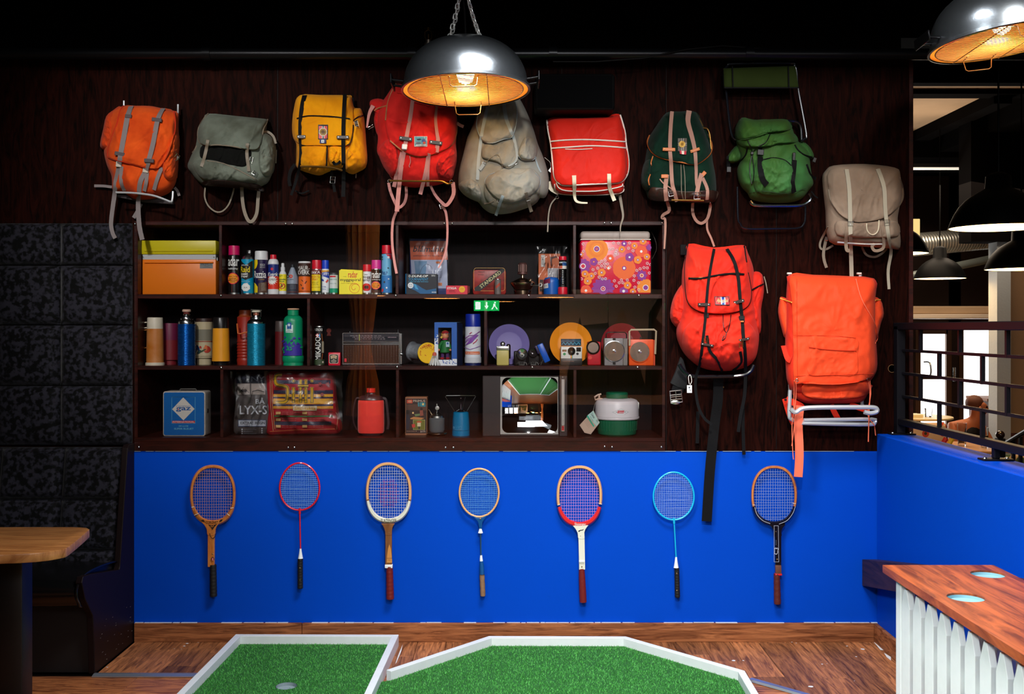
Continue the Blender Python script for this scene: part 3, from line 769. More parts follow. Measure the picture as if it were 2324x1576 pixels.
bx=thing('air_curtain','long tan casing with pale lip above the bright door','air heater',((a.x+b.x)/2,7.7,b.z))
Geo().box(a.x,b.x+.6,12.8-D0,13.6-D0,b.z+.02,a.z,.02).build('casing',TAN,bx);Geo().box(a.x,b.x+.6,12.75-D0,13.6-D0,b.z-.03,b.z+.025,.01).build('lip',mat('pale_lip',(226,212,196),.5),bx)
a=B(2263,600,11);b=B(2294,600,11);struct(Geo().box(a.x,b.x,5.8,6.0,FZ,2.5),'column_1',GREYW);struct(Geo().box(a.x-.3,11,5.75,6.05,2.5,3.9),'beam_11',NEARB)  # upper box: black block standing in for the unlit top of the column
struct(Geo().box(b.x,11,5.9,6.0,.45,2.5),'wall_beige',BEI)
a=B(2243,905,11.9)
g=Geo();g.box(a.x,a.x+3,6.7,7.2,FZ,a.z-.03);wb=struct(g,'wall_booth_side',mat('booth_side_wood',(96,50,36),.5,wood=((60,28,22),4,1.5),stretch=(6,1,.7)))
gg=Geo().box(a.x-.03,a.x+3,6.66,7.22,a.z-.03,a.z);gg.build('cap_board',mat('cap_brown',(140,96,74),.5),wb,sm=0)
g=Geo()
for i in range(12):g.box(a.x+.12+i*.2,a.x+.128+i*.2,6.696,6.7,FZ,a.z-.03)
g.build('panel_joint',BLACK,wb,sm=0)
beams=[(8.5,.12,.297),(10.0,.2,.047),(12.2,1.5,.3)]
struct(Geo().box(2.02,5,yw-.02,yw,3.83,3.9),'trim_6',TAN);struct(Geo().box(4.72,4.9,4.9,7,3.78,3.9),'beam_9',NEARB);struct(Geo().box(5.05,12,4.9,7,3.66,3.9),'beam_10',NEARB)
for i,(dd,w_,h_)in enumerate(beams):
 struct(Geo().box(2.02,12,dd-D0,dd-D0+w_,3.9-h_,3.9),'beam_%d'%(i+1),NEARB)
struct(Geo().box(2.02,12,.2,.6,3.1,3.9),'beam_6',NEARB)
a=B(2070,380,11.3);b=B(2238,384,11.3)
st=thing('strip_light','thin white strip light between the dark ceiling beams','light',((a.x+b.x)/2,6.1,b.z));EM=mat('white_tube_light',(255,250,240),.4,emit=((255,246,230),.6))
Geo().box(a.x,b.x,6.1,6.16,b.z,a.z).build('tube',EM,st,sm=0);Geo().box(a.x,b.x,6.08,6.18,a.z,a.z+.04).build('housing',BLACK,st,sm=0)
a=B(2062,497,9.5);b=B(2088,545,9.5)
lb=thing('light_box','small pale yellow lit box beside the dark wall end','light',((a.x+b.x)/2,4.3,b.z));Geo().box(a.x,b.x,4.3,4.36,b.z,a.z,.004).build('panel',mat('yellow_lit_panel',(255,226,150),.5,emit=((255,222,140),.95)),lb);Geo().box(a.x-.01,b.x+.01,4.36,4.42,b.z-.01,a.z+.01).build('housing',BLACK,lb,sm=0);Geo().box(a.x+.02,a.x+.04,4.38,4.4,a.z,3.9).build('hanger',BLACK,lb,sm=0)
du=thing('spiral_duct','ribbed silver spiral duct under the ceiling behind the pendants','duct',B(2190,560,12))
g=Geo();p0=B(2030,560,12.5);p1=B(2340,532,13.2);n=150;pts=[];rs=[]
for i in range(n):pts.append(p0.lerp(p1,i/(n-1)));rs.append(.135+(.008 if i%3==0 else 0))
g.tube(pts,rs,18);g.build('duct',mat('galvanised_duct',(196,196,188),.33,.85),du)
g=Geo();p0=B(2060,628,12.4);p1=B(2250,588,12.8);g.tube([p0,p1],.05,14);g.build('branch_pipe',mat('grey_pipe',(150,160,156),.4,.6),du)
PB=mat('black_enamel',(3,3,3),.5,spec=.1);PW=mat('lit_white_enamel',(255,244,225),.5,emit=((255,214,150),5))
def pend(label,px,py,d,R,fl=1.0,c=None,ml=None,top=3.9):
 c=Vector(c)if c else B(px,py,d);r=thing('factory_pendant',label,'pendant lamp',c,'black pendants')
 pr=[(R,0),(R*.985,.012),(R*.95,R*.14),(R*.88,R*.3),(R*.78,R*.46),(R*.65,R*.6),(R*.5,R*.71),(R*.36,R*.79),(R*.27,R*.84),(R*.25,R*1.22*fl),(R*.12,R*1.3*fl),(.008,R*1.32*fl)]
 Geo().lathe(c,pr,40,False).build('shade',PB,r,sm=60)
 gi=Geo();gi.lathe(c,[(q*.97,h*.97+.003)for q,h in pr[:8]]+[(.01,R*.8)],40,False);gi.F=[f[::-1]for f in gi.F];gi.build('inner_shade',ml or PW,r,sm=60)
 g=Geo();g.ball((c.x,c.y,c.z+R*.35),R*.16);g.build('bulb',BULB,r)
 g=Geo();g.tube([(c.x,c.y,c.z+R*1.3*fl),(c.x,c.y,top)],.006,6);g.build('cord',PB,r)
 return c
LP=[pend('large black pendant cut by the right picture edge, above the others',2266,518,6.1,.28,.9),pend('small black pendant hanging lowest near the middle of the opening',2133,633,11.4,.275),pend('black pendant half hidden by the dark wall end',2030,577,8,.255),pend('black pendant at the right edge below the large one',2318,612,8.2,.275)]
def floral(name,base,dark,mid):
 m=mat(name,base,.7);nt=m.node_tree;N=nt.nodes;L=nt.links;b_=N['Principled BSDF']
 v=N.new('ShaderNodeTexVoronoi');v.inputs['Scale'].default_value=9;tc=N.new('ShaderNodeTexCoord');L.new(tc.outputs['Object'],v.inputs[0])
 r=N.new('ShaderNodeValToRGB');r.color_ramp.interpolation='CONSTANT';e=r.color_ramp.elements
 e[0].position=0;e[0].color=lin(dark)+(1,);e[1].position=.16;e[1].color=lin(mid)+(1,);q=e.new(.38);q.color=lin(base)+(1,)
 L.new(v.outputs['Distance'],r.inputs[0]);L.new(r.outputs[0],b_.inputs['Base Color']);return m
CHM=mat('cream_chair_frame',(196,162,120),.4,.3)
def chair(label,c,w,sh,bh,rz_,mt,d=.45):
 r=thing('floral_chair',label,'chair',(c[0],c[1],FZ),'floral chairs of the lower room')
 M=Matrix.Translation((c[0],c[1],0))@Matrix.Rotation(rz_,4,'Z')
 def fin(g):g.V=[tuple(M@Vector(v))for v in g.V];return g
 fin(Geo().box(-w/2,w/2,-d/2,d/2,FZ+sh-.09,FZ+sh,.03,3)).build('seat',mt,r)
 fin(Geo().box(-w/2,w/2,d/2-.03,d/2+.06,FZ+sh+.05,FZ+bh,.04,3)).build('backrest',mt,r)
 for sx in(-1,1):
  g=Geo();g.tube([(sx*w/2,d/2+.1,FZ),(sx*w/2,d/2+.02,FZ+sh),(sx*w/2,d/2+.07,FZ+bh)],.014,8);fin(g).build('leg',CHM,r)
  g=Geo();g.tube([(sx*w/2,-d/2,FZ),(sx*w/2,-d/2,FZ+sh)],.014,8);fin(g).build('leg',CHM,r)
 return r
F1=floral('red_floral_cloth',(238,196,150),(66,58,30),(214,74,40));F2=floral('green_floral_cloth',(206,176,140),(30,52,44),(62,84,44))
pc=B(2135,985,11.2);chair('red floral chair behind the seated person',(pc.x,pc.y+.1),.5,.45,1.02,.15,F1)
pc=B(2300,1000,9.2);chair('green leafed chair at the right edge behind bars',(pc.x,pc.y),.62,.45,.98,PI-.1,F2)
def round_table(label,c,R,z,m):
 r=thing('cafe_table',label,'table',(c[0],c[1],FZ));Geo().lathe((c[0],c[1],z-.025),[(R-.01,0),(R,.005),(R,.02),(R-.005,.025)],40).build('tabletop',m,r)
 Geo().lathe((c[0],c[1],FZ),[(.22,0),(.2,.02),(.035,.04),(.03,z-FZ-.03)],20).build('pedestal',PB,r);return r
t1=B(2200,1013,10);zt1=B(2200,1013,10).z
round_table('pale round cafe table with two glasses beside the person',(t1.x,t1.y),.42,zt1,mat('pale_table',(226,170,122),.35))
t2=B(2080,945,12);round_table('pale yellow lit table near the bright door',(t2.x,t2.y),.4,t2.z,mat('yellowish_table',(240,214,150),.35))
GLS=mat('drink_glass',(235,235,235),.05,trans=1,ior=1.3);BEER=mat('beer',(224,160,84),.2,trans=.3);OJ=mat('orange_drink',(226,160,60),.4)
def glass(label,c,r,h,m,fill):
 t=thing('drinking_glass',label,'glass',c,'glasses on the cafe tables')
 Geo().lathe(c,[(r*.8,0),(r*.85,h*.1),(r,h),(r*.94,h),(r*.8,h*.12),(.002,h*.1)],20,False).build('vessel',GLS,t)
 if fill:Geo().lathe(c,[(r*.76,h*.12),(r*.9,h*fill)],20).build('drink',m,t)
glass('beer glass standing on the pale round cafe table',(t1.x-.05,t1.y+.05,zt1),.045,.22,BEER,.5)
glass('stemmed orange drink right of the beer glass',(t1.x+.1,t1.y-.1,zt1),.038,.19,OJ,.6)
glass('empty tumbler on the yellow lit table near the door',(t2.x+.1,t2.y-.1,t2.z),.045,.1,BEER,0)
o=Geo().box(t2.x-.25,t2.x+.02,t2.y-.15,t2.y+.05,t2.z,t2.z+.03,.004).build('folded_napkin',mat('cream_paper',(252,238,196),.7));tag(recenter(o),'cream folded menu lying on the yellow lit table','menu')
sp_=B(2270,990,8.6)
r=thing('stair_railing','dark railing with ball topped post beyond the blue half wall','railing',(sp_.x,sp_.y,FZ))
g=Geo();g.ball((sp_.x,sp_.y,sp_.z+.01),.036,u=20,v=12);g.build('ball_finial',mat('dark_ball',(40,24,18),.25,coat=.5),r)
Geo().box(sp_.x-.03,sp_.x+.03,sp_.y-.03,sp_.y+.03,FZ,sp_.z-.02).build('post',RAILM,r,sm=0)
e2=B(2330,972,7.9);g=Geo();g.tube([(sp_.x,sp_.y,sp_.z-.09),(e2.x,e2.y,e2.z-.02)],.018,8);g.build('hand_rail',RAILM,r)
for px in(2300,2316):
 q=B(px,1000,8.3);Geo().box(q.x-.012,q.x+.012,q.y-.012,q.y+.012,FZ,q.z+.03).build('bar',RAILM,r,sm=0)
def person(label,J,E,skin_m,loc,clothes=None,hair=None,group=None):
 """J: name->(x,y,z,r) ; E: edges"""
 root=thing('person',label,'person',loc)
 def body(nm,names,edges,m,grow=0,lev=2):
  me=bpy.data.meshes.new(nm);ix={n:i for i,n in enumerate(names)}
  me.from_pydata([(J[n][0]-loc[0],J[n][1]-loc[1],J[n][2]-loc[2])for n in names],[(ix[a_],ix[b_])for a_,b_ in edges],[])
  me.materials.append(m);o=bpy.data.objects.new(nm,me);COL.objects.link(o);o.parent=root
  o.modifiers.new('skin','SKIN');
  if not me.skin_vertices:me.attributes
  bm=bmesh.new();bm.from_mesh(me);ly_=bm.verts.layers.skin.verify();bm.verts.ensure_lookup_table()
  for i,n in enumerate(names):bm.verts[i][ly_].radius=(J[n][3]+grow,(J[n][4]if len(J[n])>4 else J[n][3])+grow);bm.verts[i][ly_].use_root=(i==0)
  bm.to_mesh(me);bm.free();s_=o.modifiers.new('sub','SUBSURF');s_.levels=lev;s_.render_levels=lev;o.modifiers['skin'].use_smooth_shade=True
  return o
 body('body',list(J),E,skin_m)
 for nm,names,edges,m,gr in(clothes or[]):body(nm,names,edges,m,gr)
 return root
b0=B(2178,1040,10.8);bx_,by_=b0.x,b0.y;hz=B(0,920,10.8).z;sz=B(0,957,10.8).z;st_=FZ+.46
J={'pelvis':(bx_,by_,st_+.09,.15,.12),'belly':(bx_+.02,by_-.02,st_+.25,.14,.11),'chest':(bx_+.06,by_-.05,sz-.12,.155,.11),'neckb':(bx_+.11,by_-.08,sz+.0,.075),'neck':(bx_+.125,by_-.1,hz-.12,.055),'head':(bx_+.14,by_-.12,hz-.02,.085,.095),'crown':(bx_+.135,by_-.11,hz+.055,.07,.085),'nose':(bx_+.235,by_-.16,hz-.03,.014),'shl':(bx_-.11,by_-.08,sz-.05,.065),'ell':(bx_-.14,by_-.2,sz-.33,.048),'wrl':(bx_+.08,by_-.38,sz-.38,.032),'hal':(bx_+.17,by_-.42,sz-.37,.034),'shr':(bx_+.23,by_-.02,sz-.06,.062),'elr':(bx_+.3,by_-.14,sz-.33,.046),'wrr':(bx_+.26,by_-.34,sz-.37,.032),'har':(bx_+.22,by_-.42,sz-.36,.034),'hl':(bx_-.07,by_-.05,st_+.07,.1),'knl':(bx_,by_-.48,st_+.07,.075),'anl':(bx_,by_-.5,FZ+.08,.045),'fol':(bx_+.02,by_-.64,FZ+.035,.035),'hr':(bx_+.1,by_-.02,st_+.07,.1),'knr':(bx_+.25,by_-.4,st_+.07,.075),'anr':(bx_+.25,by_-.4,FZ+.08,.045),'for':(bx_+.3,by_-.54,FZ+.035,.035)}
E_=[('pelvis','belly'),('belly','chest'),('chest','neckb'),('neckb','neck'),('neck','head'),('head','crown'),('head','nose'),('chest','shl'),('shl','ell'),('ell','wrl'),('wrl','hal'),('chest','shr'),('shr','elr'),('elr','wrr'),('wrr','har'),('pelvis','hl'),('hl','knl'),('knl','anl'),('anl','fol'),('pelvis','hr'),('hr','knr'),('knr','anr'),('anr','for')]
SKN=mat('skin',(206,118,74),.5)
pp=person('seated person in a black sleeveless top leaning over a cafe table',J,E_,SKN,(bx_,by_,FZ),[('black_top',['belly','chest','neckb'],[('belly','chest'),('chest','neckb')],mat('black_cotton',(20,15,14),.8),.026),('trousers',['pelvis','hl','knl','anl','hr','knr','anr'],[('pelvis','hl'),('hl','knl'),('knl','anl'),('pelvis','hr'),('hr','knr'),('knr','anr')],mat('dark_trousers',(30,24,26),.8),.014)])
g=Geo();g.ball((bx_+.2,by_-.185,hz-.005),.009);g.ball((bx_+.225,by_-.12,hz-.005),.009);g.build('eyes',PB,pp);g=Geo();g.ball((bx_+.12,by_-.21,hz-.02),.014,.01,.024);g.build('ear',SKN,pp);g=Geo();g.ball((bx_+.115,by_-.085,hz+.03),.088,.1,.082,20,12);g.build('short_hair',mat('short_brown_hair',(110,62,40),.7,bump=(120,.3)),pp)
g=Geo()
for i in(0,1):
 bs=B(2150+i*14,1008,9.2);g=Geo().m(mat('straw_red' if i==0 else 'straw_yellow',((206,34,30),(232,196,40))[i],.5));g.tube([(bs.x-.17,bs.y,bs.z-.22),(bs.x-.01,bs.y,bs.z+.05)],.022,8)
 o=g.build('rolled_band',None);tag(recenter(o),('red','yellow')[i]+' slanting bar leaning at the near side of the cafe chairs','bar')
# the hall behind the camera (seen only in reflections)
struct(Geo().box(-6,9,-14.1,-14,-.03,3.6),'wall_rear',mat('rear_wall_dark',(44,34,32),.7))
struct(Geo().box(-6.1,-6,-14,.1,-.03,3.6),'wall_left',NEARB)
struct(Geo().box(9,9.1,-14,.1,-.03,3.6),'wall_right',mat('brown_wall_right',(60,46,40),.7))
for i,(x0,x1)in enumerate(((3.6,4.8),(5.1,6.3),(6.6,7.8))):
 w_=struct(Geo().box(x0,x1,-13.98,-13.95,1.0,2.6),'window_%d'%(i+2),DAY)
 g=Geo()
 for xx in(x0,(x0+x1)/2,x1):g.box(xx-.03,xx+.03,-13.96,-13.9,1.0,2.6)
 g.build('window_frame',FRM,w_,sm=0)
HL=mat('warm_lit_shade',(255,220,160),.5,emit=((255,170,90),14))
for i,(x_,y_,z_)in enumerate(((-1.0,-9.5,2.0),(-.2,-12,2.02),(.6,-9,2.0),(1.5,-11,2.05),(2.6,-8.5,2.0),(-2.3,-11.5,2.1))):
 pend('hall pendant behind the viewer, seen only mirrored, %s'%('nearest left','far middle','near middle','far right','nearest right','far left')[i],0,0,0,.27,1,(x_,y_,z_),HL,3.6)
mb=thing('mural_board','cream mural board with olive tents on the rear of the hall','mural',(1.6,-10,.5))
Geo().box(.7,2.6,-10.03,-10,.45,2.15).build('board',mat('cream_mural',(236,200,160),.7),mb,sm=0)
def mz(e):return lambda x,z:Vector((x,-9.998+e*3,z))
g=Geo();gm=Geo()
for i,(pts,c_)in enumerate((([(.75,.6),(1.0,1.75),(1.22,.6)],(70,74,30)),([(1.0,.6),(1.05,1.62),(1.42,1.66),(1.6,.6)],(86,88,34)),([(1.2,.6),(1.62,1.9),(2.0,.6)],(78,82,32)),([(1.48,1.55),(1.62,1.9),(1.74,1.56),(1.62,1.48)],(240,190,130)),([(1.95,.6),(2.02,1.8),(2.2,2.1),(2.45,1.85),(2.58,.6)],(74,78,34)),([(2.12,1.72),(2.22,1.95),(2.36,1.75),(2.24,1.6)],(236,200,160)),([(1.42,1.2),(1.5,1.42),(1.56,1.2)],(236,180,110)),([(1.64,1.2),(1.7,1.42),(1.78,1.2)],(236,180,110)))):
 g.m(ink(c_));V=[(x_,-9.998+i*.0012,z_)for x_,z_ in pts];g.add(V,[tuple(range(len(V)))[::-1]])
g.build('painted_tents',None,mb,sm=0)
cu_=Geo();n=90;V=[];F=[]
for j,(z_,r_)in enumerate(((.3,.24),(.8,.2),(1.2,.12),(1.35,.1),(1.6,.14),(2.2,.2),(3.2,.22),(3.55,.22))):
 for i in range(n):a=2*PI*i/n;q=r_*(1+.16*math.cos(a*15));V.append((-2.2+q*math.cos(a),-10+q*math.sin(a),z_))
for j in range(7):
 for i in range(n):a=j*n+i;b=j*n+(i+1)%n;F.append((a,b,b+n,a+n))
tag(recenter(cu_.add(V,F).build('tied_curtain',mat('ochre_curtain',(240,140,60),.8))),'pleated ochre curtain tied in the middle, seen only mirrored','curtain')
# rackets on the blue wall
WD=mat('varnished_ash',(214,136,66),.3,coat=.4,wood=((182,98,38),6,1.5),stretch=(4,4,1))
WD2=mat('pale_ash',(226,168,110),.35,coat=.3);WHT=mat('ivory_lacquer',(226,224,206),.35,coat=.3)
GRB=mat('black_leather_grip',(22,20,20),.55,bump=(90,.4));GRR=mat('oxblood_leather_grip',(112,26,24),.45,bump=(120,.4));GBR=mat('brown_leather_grip',(86,34,26),.45,bump=(120,.4))
REDM=mat('red_enamel',(206,22,44),.3,coat=.4);RED2=mat('red_lacquer',(214,36,36),.3,coat=.3);CYM=mat('turquoise_enamel',(24,178,222),.3,coat=.3);WP=mat('white_plastic',(238,240,240),.35)
BLK=mat('black_lacquer',(16,12,16),.25,coat=.5);TEAL=mat('teal_lacquer',(12,78,140),.35,coat=.3);CORK=mat('worn_cork',(150,112,82),.8,noise_=(60,.3));SHF=mat('grey_shaft',(70,110,130),.3,.7)
YR=-.028;YB_=-.022
def egg(cx,cy,rx,ry,e=0.,n=64,k=1.):
 f=lambda v:math.copysign(abs(v)**k,v)
 return[(cx+rx*f(math.sin(t))*(1+e*math.cos(t)),cy-ry*f(math.cos(t)))for t in[2*PI*i/n for i in range(n)]]
def band(g,pts,w_in,w_out,y0,y1,closed=True):
 """flat-sided hoop through px points; offset in/out along the normal, px"""
 n=len(pts);cx=sum(p[0]for p in pts)/n;cy=sum(p[1]for p in pts)/n;V=[];F=[];R_=range(n)
 for i in R_:
  a=pts[(i-1)%n]if closed else pts[max(i-1,0)];b=pts[(i+1)%n]if closed else pts[min(i+1,n-1)]
  tx,ty=b[0]-a[0],b[1]-a[1];l=math.hypot(tx,ty)or 1;nx,ny=ty/l,-tx/l
  wi=w_in[i]if isinstance(w_in,list)else w_in
  wo=w_out[i]if isinstance(w_out,list)else w_out
  o=(pts[i][0]+nx*wo,pts[i][1]+ny*wo);q=(pts[i][0]-nx*wi,pts[i][1]-ny*wi)
  m_=((o[0]*3+q[0])/4,(o[1]*3+q[1])/4);m2=((o[0]+q[0]*3)/4,(o[1]+q[1]*3)/4)
  V+=[P(*o,(y0+y1)/2+.002),P(*m_,y0),P(*m2,y0),P(*q,(y0+y1)/2),P(*m2,y1),P(*m_,y1)]
 k=6
 for i in range(n if closed else n-1):
  j=(i+1)%n
  for c in range(k):F.append((i*k+c,i*k+(c+1)%k,j*k+(c+1)%k,j*k+c))
 if not closed:F.append(tuple(range(k))[::-1]);F.append(tuple((n-1)*k+c for c in range(k)))
 return g.add(V,F)
def strings(root,hoop,cols,rows,m,y=YR,r=.0008,warp=1.2,seed=1,parts=None):
 cx=sum(p[0]for p in hoop)/len(hoop);x0=min(p[0]for p in hoop);x1=max(p[0]for p in hoop);y0=min(p[1]for p in hoop);y1=max(p[1]for p in hoop)
 rr=random.Random(seed);g=Geo()
 def cuts(ax,v):
  out=[];n=len(hoop)
  for i in range(n):
   p,q=hoop[i],hoop[(i+1)%n]
   if(p[ax]>v)!=(q[ax]>v):t=(v-p[ax])/(q[ax]-p[ax]);out.append(p[1-ax]+t*(q[1-ax]-p[1-ax]))
  return sorted(out)
 for i in range(cols):
  v=x0+(x1-x0)*(i+.9)/(cols+.8);c=cuts(0,v)
  if len(c)>=2:g.tube([P(v,c[0]-1,y),P(v+rr.uniform(-.5,.5),(c[0]+c[-1])/2,y),P(v,c[-1]+1,y)],r,4)
 for i in range(rows):
  v=y0+(y1-y0)*(i+.9)/(rows+.8);c=cuts(1,v);w1,w2=rr.uniform(-warp,warp),rr.uniform(-warp,warp)
  if len(c)>=2:
   n=6;pts=[]
   for k in range(n+1):
    t=k/n;e=math.sin(PI*t);pts.append(P(c[0]-1+(c[-1]-c[0]+2)*t,v+e*(w1*(1-t)+w2*t),y-.001*(1 if k%2 else-1)))
   g.tube(pts,r,4)
 return g.build('strings',m,root,sm=60)
def STR(n,c):return mat(n,c,.4)
def gpx(g,pts,y0,y1,bev=.0015):
 return g.prism([(P(x_,y_,0).x,P(x_,y_,0).z)for x_,y_ in pts],y0,y1,'y',bev)
def grip(root,cx,y0,y1,w0,w1,m,ribs=7,name='grip'):
 g=Geo();pts=[];rs=[];n=ribs*4
 for i in range(n+1):
  t=i/n;pts.append(P(cx[0]+(cx[1]-cx[0])*t,y0+(y1-y0)*t,YB_-.002));rs.append(((w0+(w1-w0)*t)/2+(-.5 if i%4==0 else 0))*k0)
 pts.append(P(cx[1],y1+.5,YB_-.002));rs.append(rs[-1]*.8)
 g.tube(pts,rs,10);return g.build(name,m,root,sm=50)
def peg(root,pts,m=None):
 g=Geo()
 for px,py in pts:g.lathe(P(px,py,YB_-.0125),[(.0042,0),(.0035,.002),(.001,.003)],12,True,(0,-1,0))
 return g.build('nail_head',m or mat('nail_brass',(180,150,110),.35,.9),root)
def tennis(label,cx,cy,rx,ry,w,topm,lowm,split,neck,shaft,grips,strm,gripm,seed,shaftm=None,low_name='lower_frame',cols=16,rows=18,dx=0):
 p=P(cx,shaft[-1][1],YB_);r=thing('tennis_racket',label,'racket',p,'rackets on the blue wall')
 h=egg(cx,cy,rx,ry,-.01,72,.88)
 k=len(h);ang=[i for i in range(k)]
 top=[h[i%k]for i in range(k)if True]
 idx_low=[i for i in range(k)if h[i][1]>split];idx_top=[i for i in range(-k//2,k//2)if h[i%k][1]<=split+3]
 g=Geo();band(g,[h[i%k]for i in idx_top],w*.5,w*.5,YR-.009,YR+.009,False);g.build('upper_frame' if low_name else 'frame',topm,r,sm=50)
 g=Geo();wl=[w*.5+2.6*max(0,math.cos(2*PI*i/k-PI)-.2)for i in idx_low];band(g,[h[i]for i in idx_low],wl,wl,YR-.0095,YR+.0095,False)
 g.build(low_name or 'lower_frame',lowm,r,sm=50)
 inner=egg(cx,cy,rx-w*.5,ry-w*.5,-.01,72,.88);strings(r,inner,cols,rows,strm,seed=seed)
 g=Geo();gpx(g,smooth(neck,3,False),YR-.009,YR+.008);g.build('throat',shaftm or lowm,r,sm=0)
 g=Geo();gpx(g,shaft,YR-.0075,YR+.0075);g.build('shaft',shaftm or topm,r,sm=0)
 return r
PS=plane_s(YR-.0102);PSS=plane_s(YR-.0092)
r=tennis('amber wooden tennis racket with black grip, leftmost on the blue wall',483,1123.2,48.6,63.8,8,WD,WD,1153,[(461,1182),(469,1190),(474,1200),(476,1212),(491,1212),(493,1200),(498,1190),(506,1181)],[(476,1205),(491,1205),(490.5,1284),(476,1284)],None,STR('amber_gut',(196,138,96)),GRB,3)
grip(r,(483.5,484.5),1282,1354,15,16.5,GRB,9);peg(r,[(482,1211),(482.5,1258)])
prints(r,PS,[('t','CORONET',467,495,1183,1189.5,(40,22,14),.01),('p',[(456,1181),(462,1180),(465,1186),(458,1184)],(40,22,14)),('p',[(500,1180),(506,1179),(503,1184),(497,1186)],(40,22,14)),('p',[(472,1191),(482,1193),(493,1190),(487,1196),(482,1204),(478,1196)],(44,24,14)),('e',481.5,1194,3,3,(200,120,50)),('e',481.5,1194,1.8,1.8,(40,22,14)),('p',line_p([(476,1211),(477,1216),(480,1222),(483,1223),(487,1220),(490,1212)],1.6),(40,22,14)),('p',line_p([(434.5,1152),(441,1151)],1.6),(225,215,200)),('p',line_p([(523,1154),(530,1153)],1.6),(225,215,200)),('p',line_p([(441,1170),(451,1166)],1.2),(225,215,200)),('p',line_p([(441,1172),(451,1168)],1),(40,22,14)),('p',line_p([(515,1166),(521,1171)],1.4),(225,215,200)),('p',[(479,1272),(479,1268),(482.5,1264),(486,1268),(486,1272)],(40,24,18)),('e',482.7,1270,2,3.4,(220,120,120))])
r=tennis('tennis racket with ivory lower frame and red-brown grip, third from left',882,1118,48.6,64.5,7.6,WD2,WHT,1136,[(867,1186),(872,1193),(876,1204),(877,1212),(890,1212),(891,1204),(893,1194),(898,1186)],[(876.5,1200),(891,1200),(891,1282),(876.5,1282)],None,STR('white_gut',(206,206,206)),GRR,5,mat('brown_walnut',(146,92,50),.4,wood=((112,66,34),6,1),stretch=(4,4,1)))
prints(r,PS,[('t','SLAZENGER',864.5,900,1178,1186,(70,60,40),.012),('p',line_p([(830.5,1136),(838,1134.5)],1.6),(90,60,30)),('p',line_p([(926,1135),(933,1136)],1.6),(90,60,30))])
prints(r,PSS,[('p',[(883.5,1236),(887,1246),(889,1262),(890,1278),(877.5,1278),(878.5,1262),(880.5,1246)],(206,138,66)),('t','CHALLENGE',877.5,890,1266.5,1269,(90,50,30),.01),('t','No.1',881,887,1270.5,1272.5,(90,50,30),.01)],'shaft_print')
g=Geo();gpx(g,[(875.5,1278.5),(892.5,1278.5),(892.5,1286.5),(875.5,1286.5)],YR-.0105,YR+.0105);g.build('collar',WP,r);grip(r,(884,885.5),1286,1360,15.5,18,GRR,8);peg(r,[(883,1209),(884,1277)])
sx_=egg(882,1120,24,34,-.03,40);strings(r,sx_,6,8,STR('red_gut',(196,74,96)),y=YR-.0015,r=.0006,seed=8).name='centre_strings'
r=tennis('tennis racket with red lower frame, ivory shaft and dark red grip',1315,1125.8,48.5,65,7.6,WD2,RED2,1147,[(1299,1191),(1305,1198),(1310,1208),(1312,1220),(1325,1220),(1325,1208),(1328,1198),(1334,1190)],[(1311.5,1208),(1325.5,1208),(1327,1290),(1313.5,1290)],None,STR('pink_gut',(226,150,190)),GRR,7,WHT)
prints(r,PS,[('t','Slazenger',1304,1330,1187,1195,(232,222,214),.014),('p',line_p([(1265,1147),(1272,1145)],1.5),(225,210,190)),('p',line_p([(1359,1143),(1366,1145)],1.5),(225,210,190))])
prints(r,PSS,[('p',[(1312,1206),(1316,1203.5),(1321,1203),(1326,1201),(1322,1205),(1318,1205),(1314,1208)],(40,40,40)),('r',1314,1326.5,1271.5,1276.5,(235,235,235)),('t','PRINCESS',1315,1326,1278.5,1281,(60,60,60))],'shaft_print')
grip(r,(1320,1323.5),1291,1367,14,17,GRR,1);peg(r,[(1317.5,1217),(1320.5,1287)])
r=tennis('tennis racket with black lower frame marked C3, rightmost on the wall',1757,1125,49,64.4,7.4,WD,BLK,1149,[(1741,1188),(1748,1195),(1753,1205),(1754,1215),(1769,1215),(1769,1205),(1772,1196),(1779,1188)],[(1754.5,1196),(1769,1196),(1769,1280),(1756,1280)],None,STR('silver_gut',(150,160,190)),GBR,11,BLK)
prints(r,PS,[('p',line_p(smooth([(1713,1152),(1718,1168),(1731,1182),(1748,1189)],5),1.3),(160,165,180)),('p',line_p(smooth([(1768,1190),(1786,1182),(1799,1166),(1805,1150)],5),1.3),(160,165,180)),('p',line_p([(1708,1147),(1713,1146)],1.3),(210,200,180)),('p',line_p([(1799,1143),(1806,1144)],1.3),(210,200,180))])
prints(r,PSS,[('p',line_p([(1757,1194),(1757,1276)],1),(150,155,170)),('p',line_p([(1766.5,1194),(1767.5,1276)],1),(150,155,170)),('p',line_p([(1756,1194),(1767,1194)],1),(150,155,170)),('p',line_p([(1756.5,1276),(1768,1276)],1),(150,155,170)),('t','C3',1753.5,1769.5,1247,1256,(170,175,190),.02,-84),('t','international',1755.5,1766.5,1231,1233,(120,125,140),0,-90)],'shaft_print')
g=Geo();gpx(g,[(1756,1280),(1769,1280),(1769.5,1300),(1756.5,1300)],YR-.0085,YR+.0085);g.build('grip_top',mat('brown_wood_grip',(104,66,52),.4),r)
g=Geo();gpx(g,[(1755.5,1299),(1770.5,1299),(1770.5,1303),(1755.5,1303)],YR-.0105,YR+.0105);g.build('red_collar',RED2,r);grip(r,(1763,1764.5),1302,1371,14.5,16.5,GBR,5);peg(r,[(1761,1207),(1764,1270)])
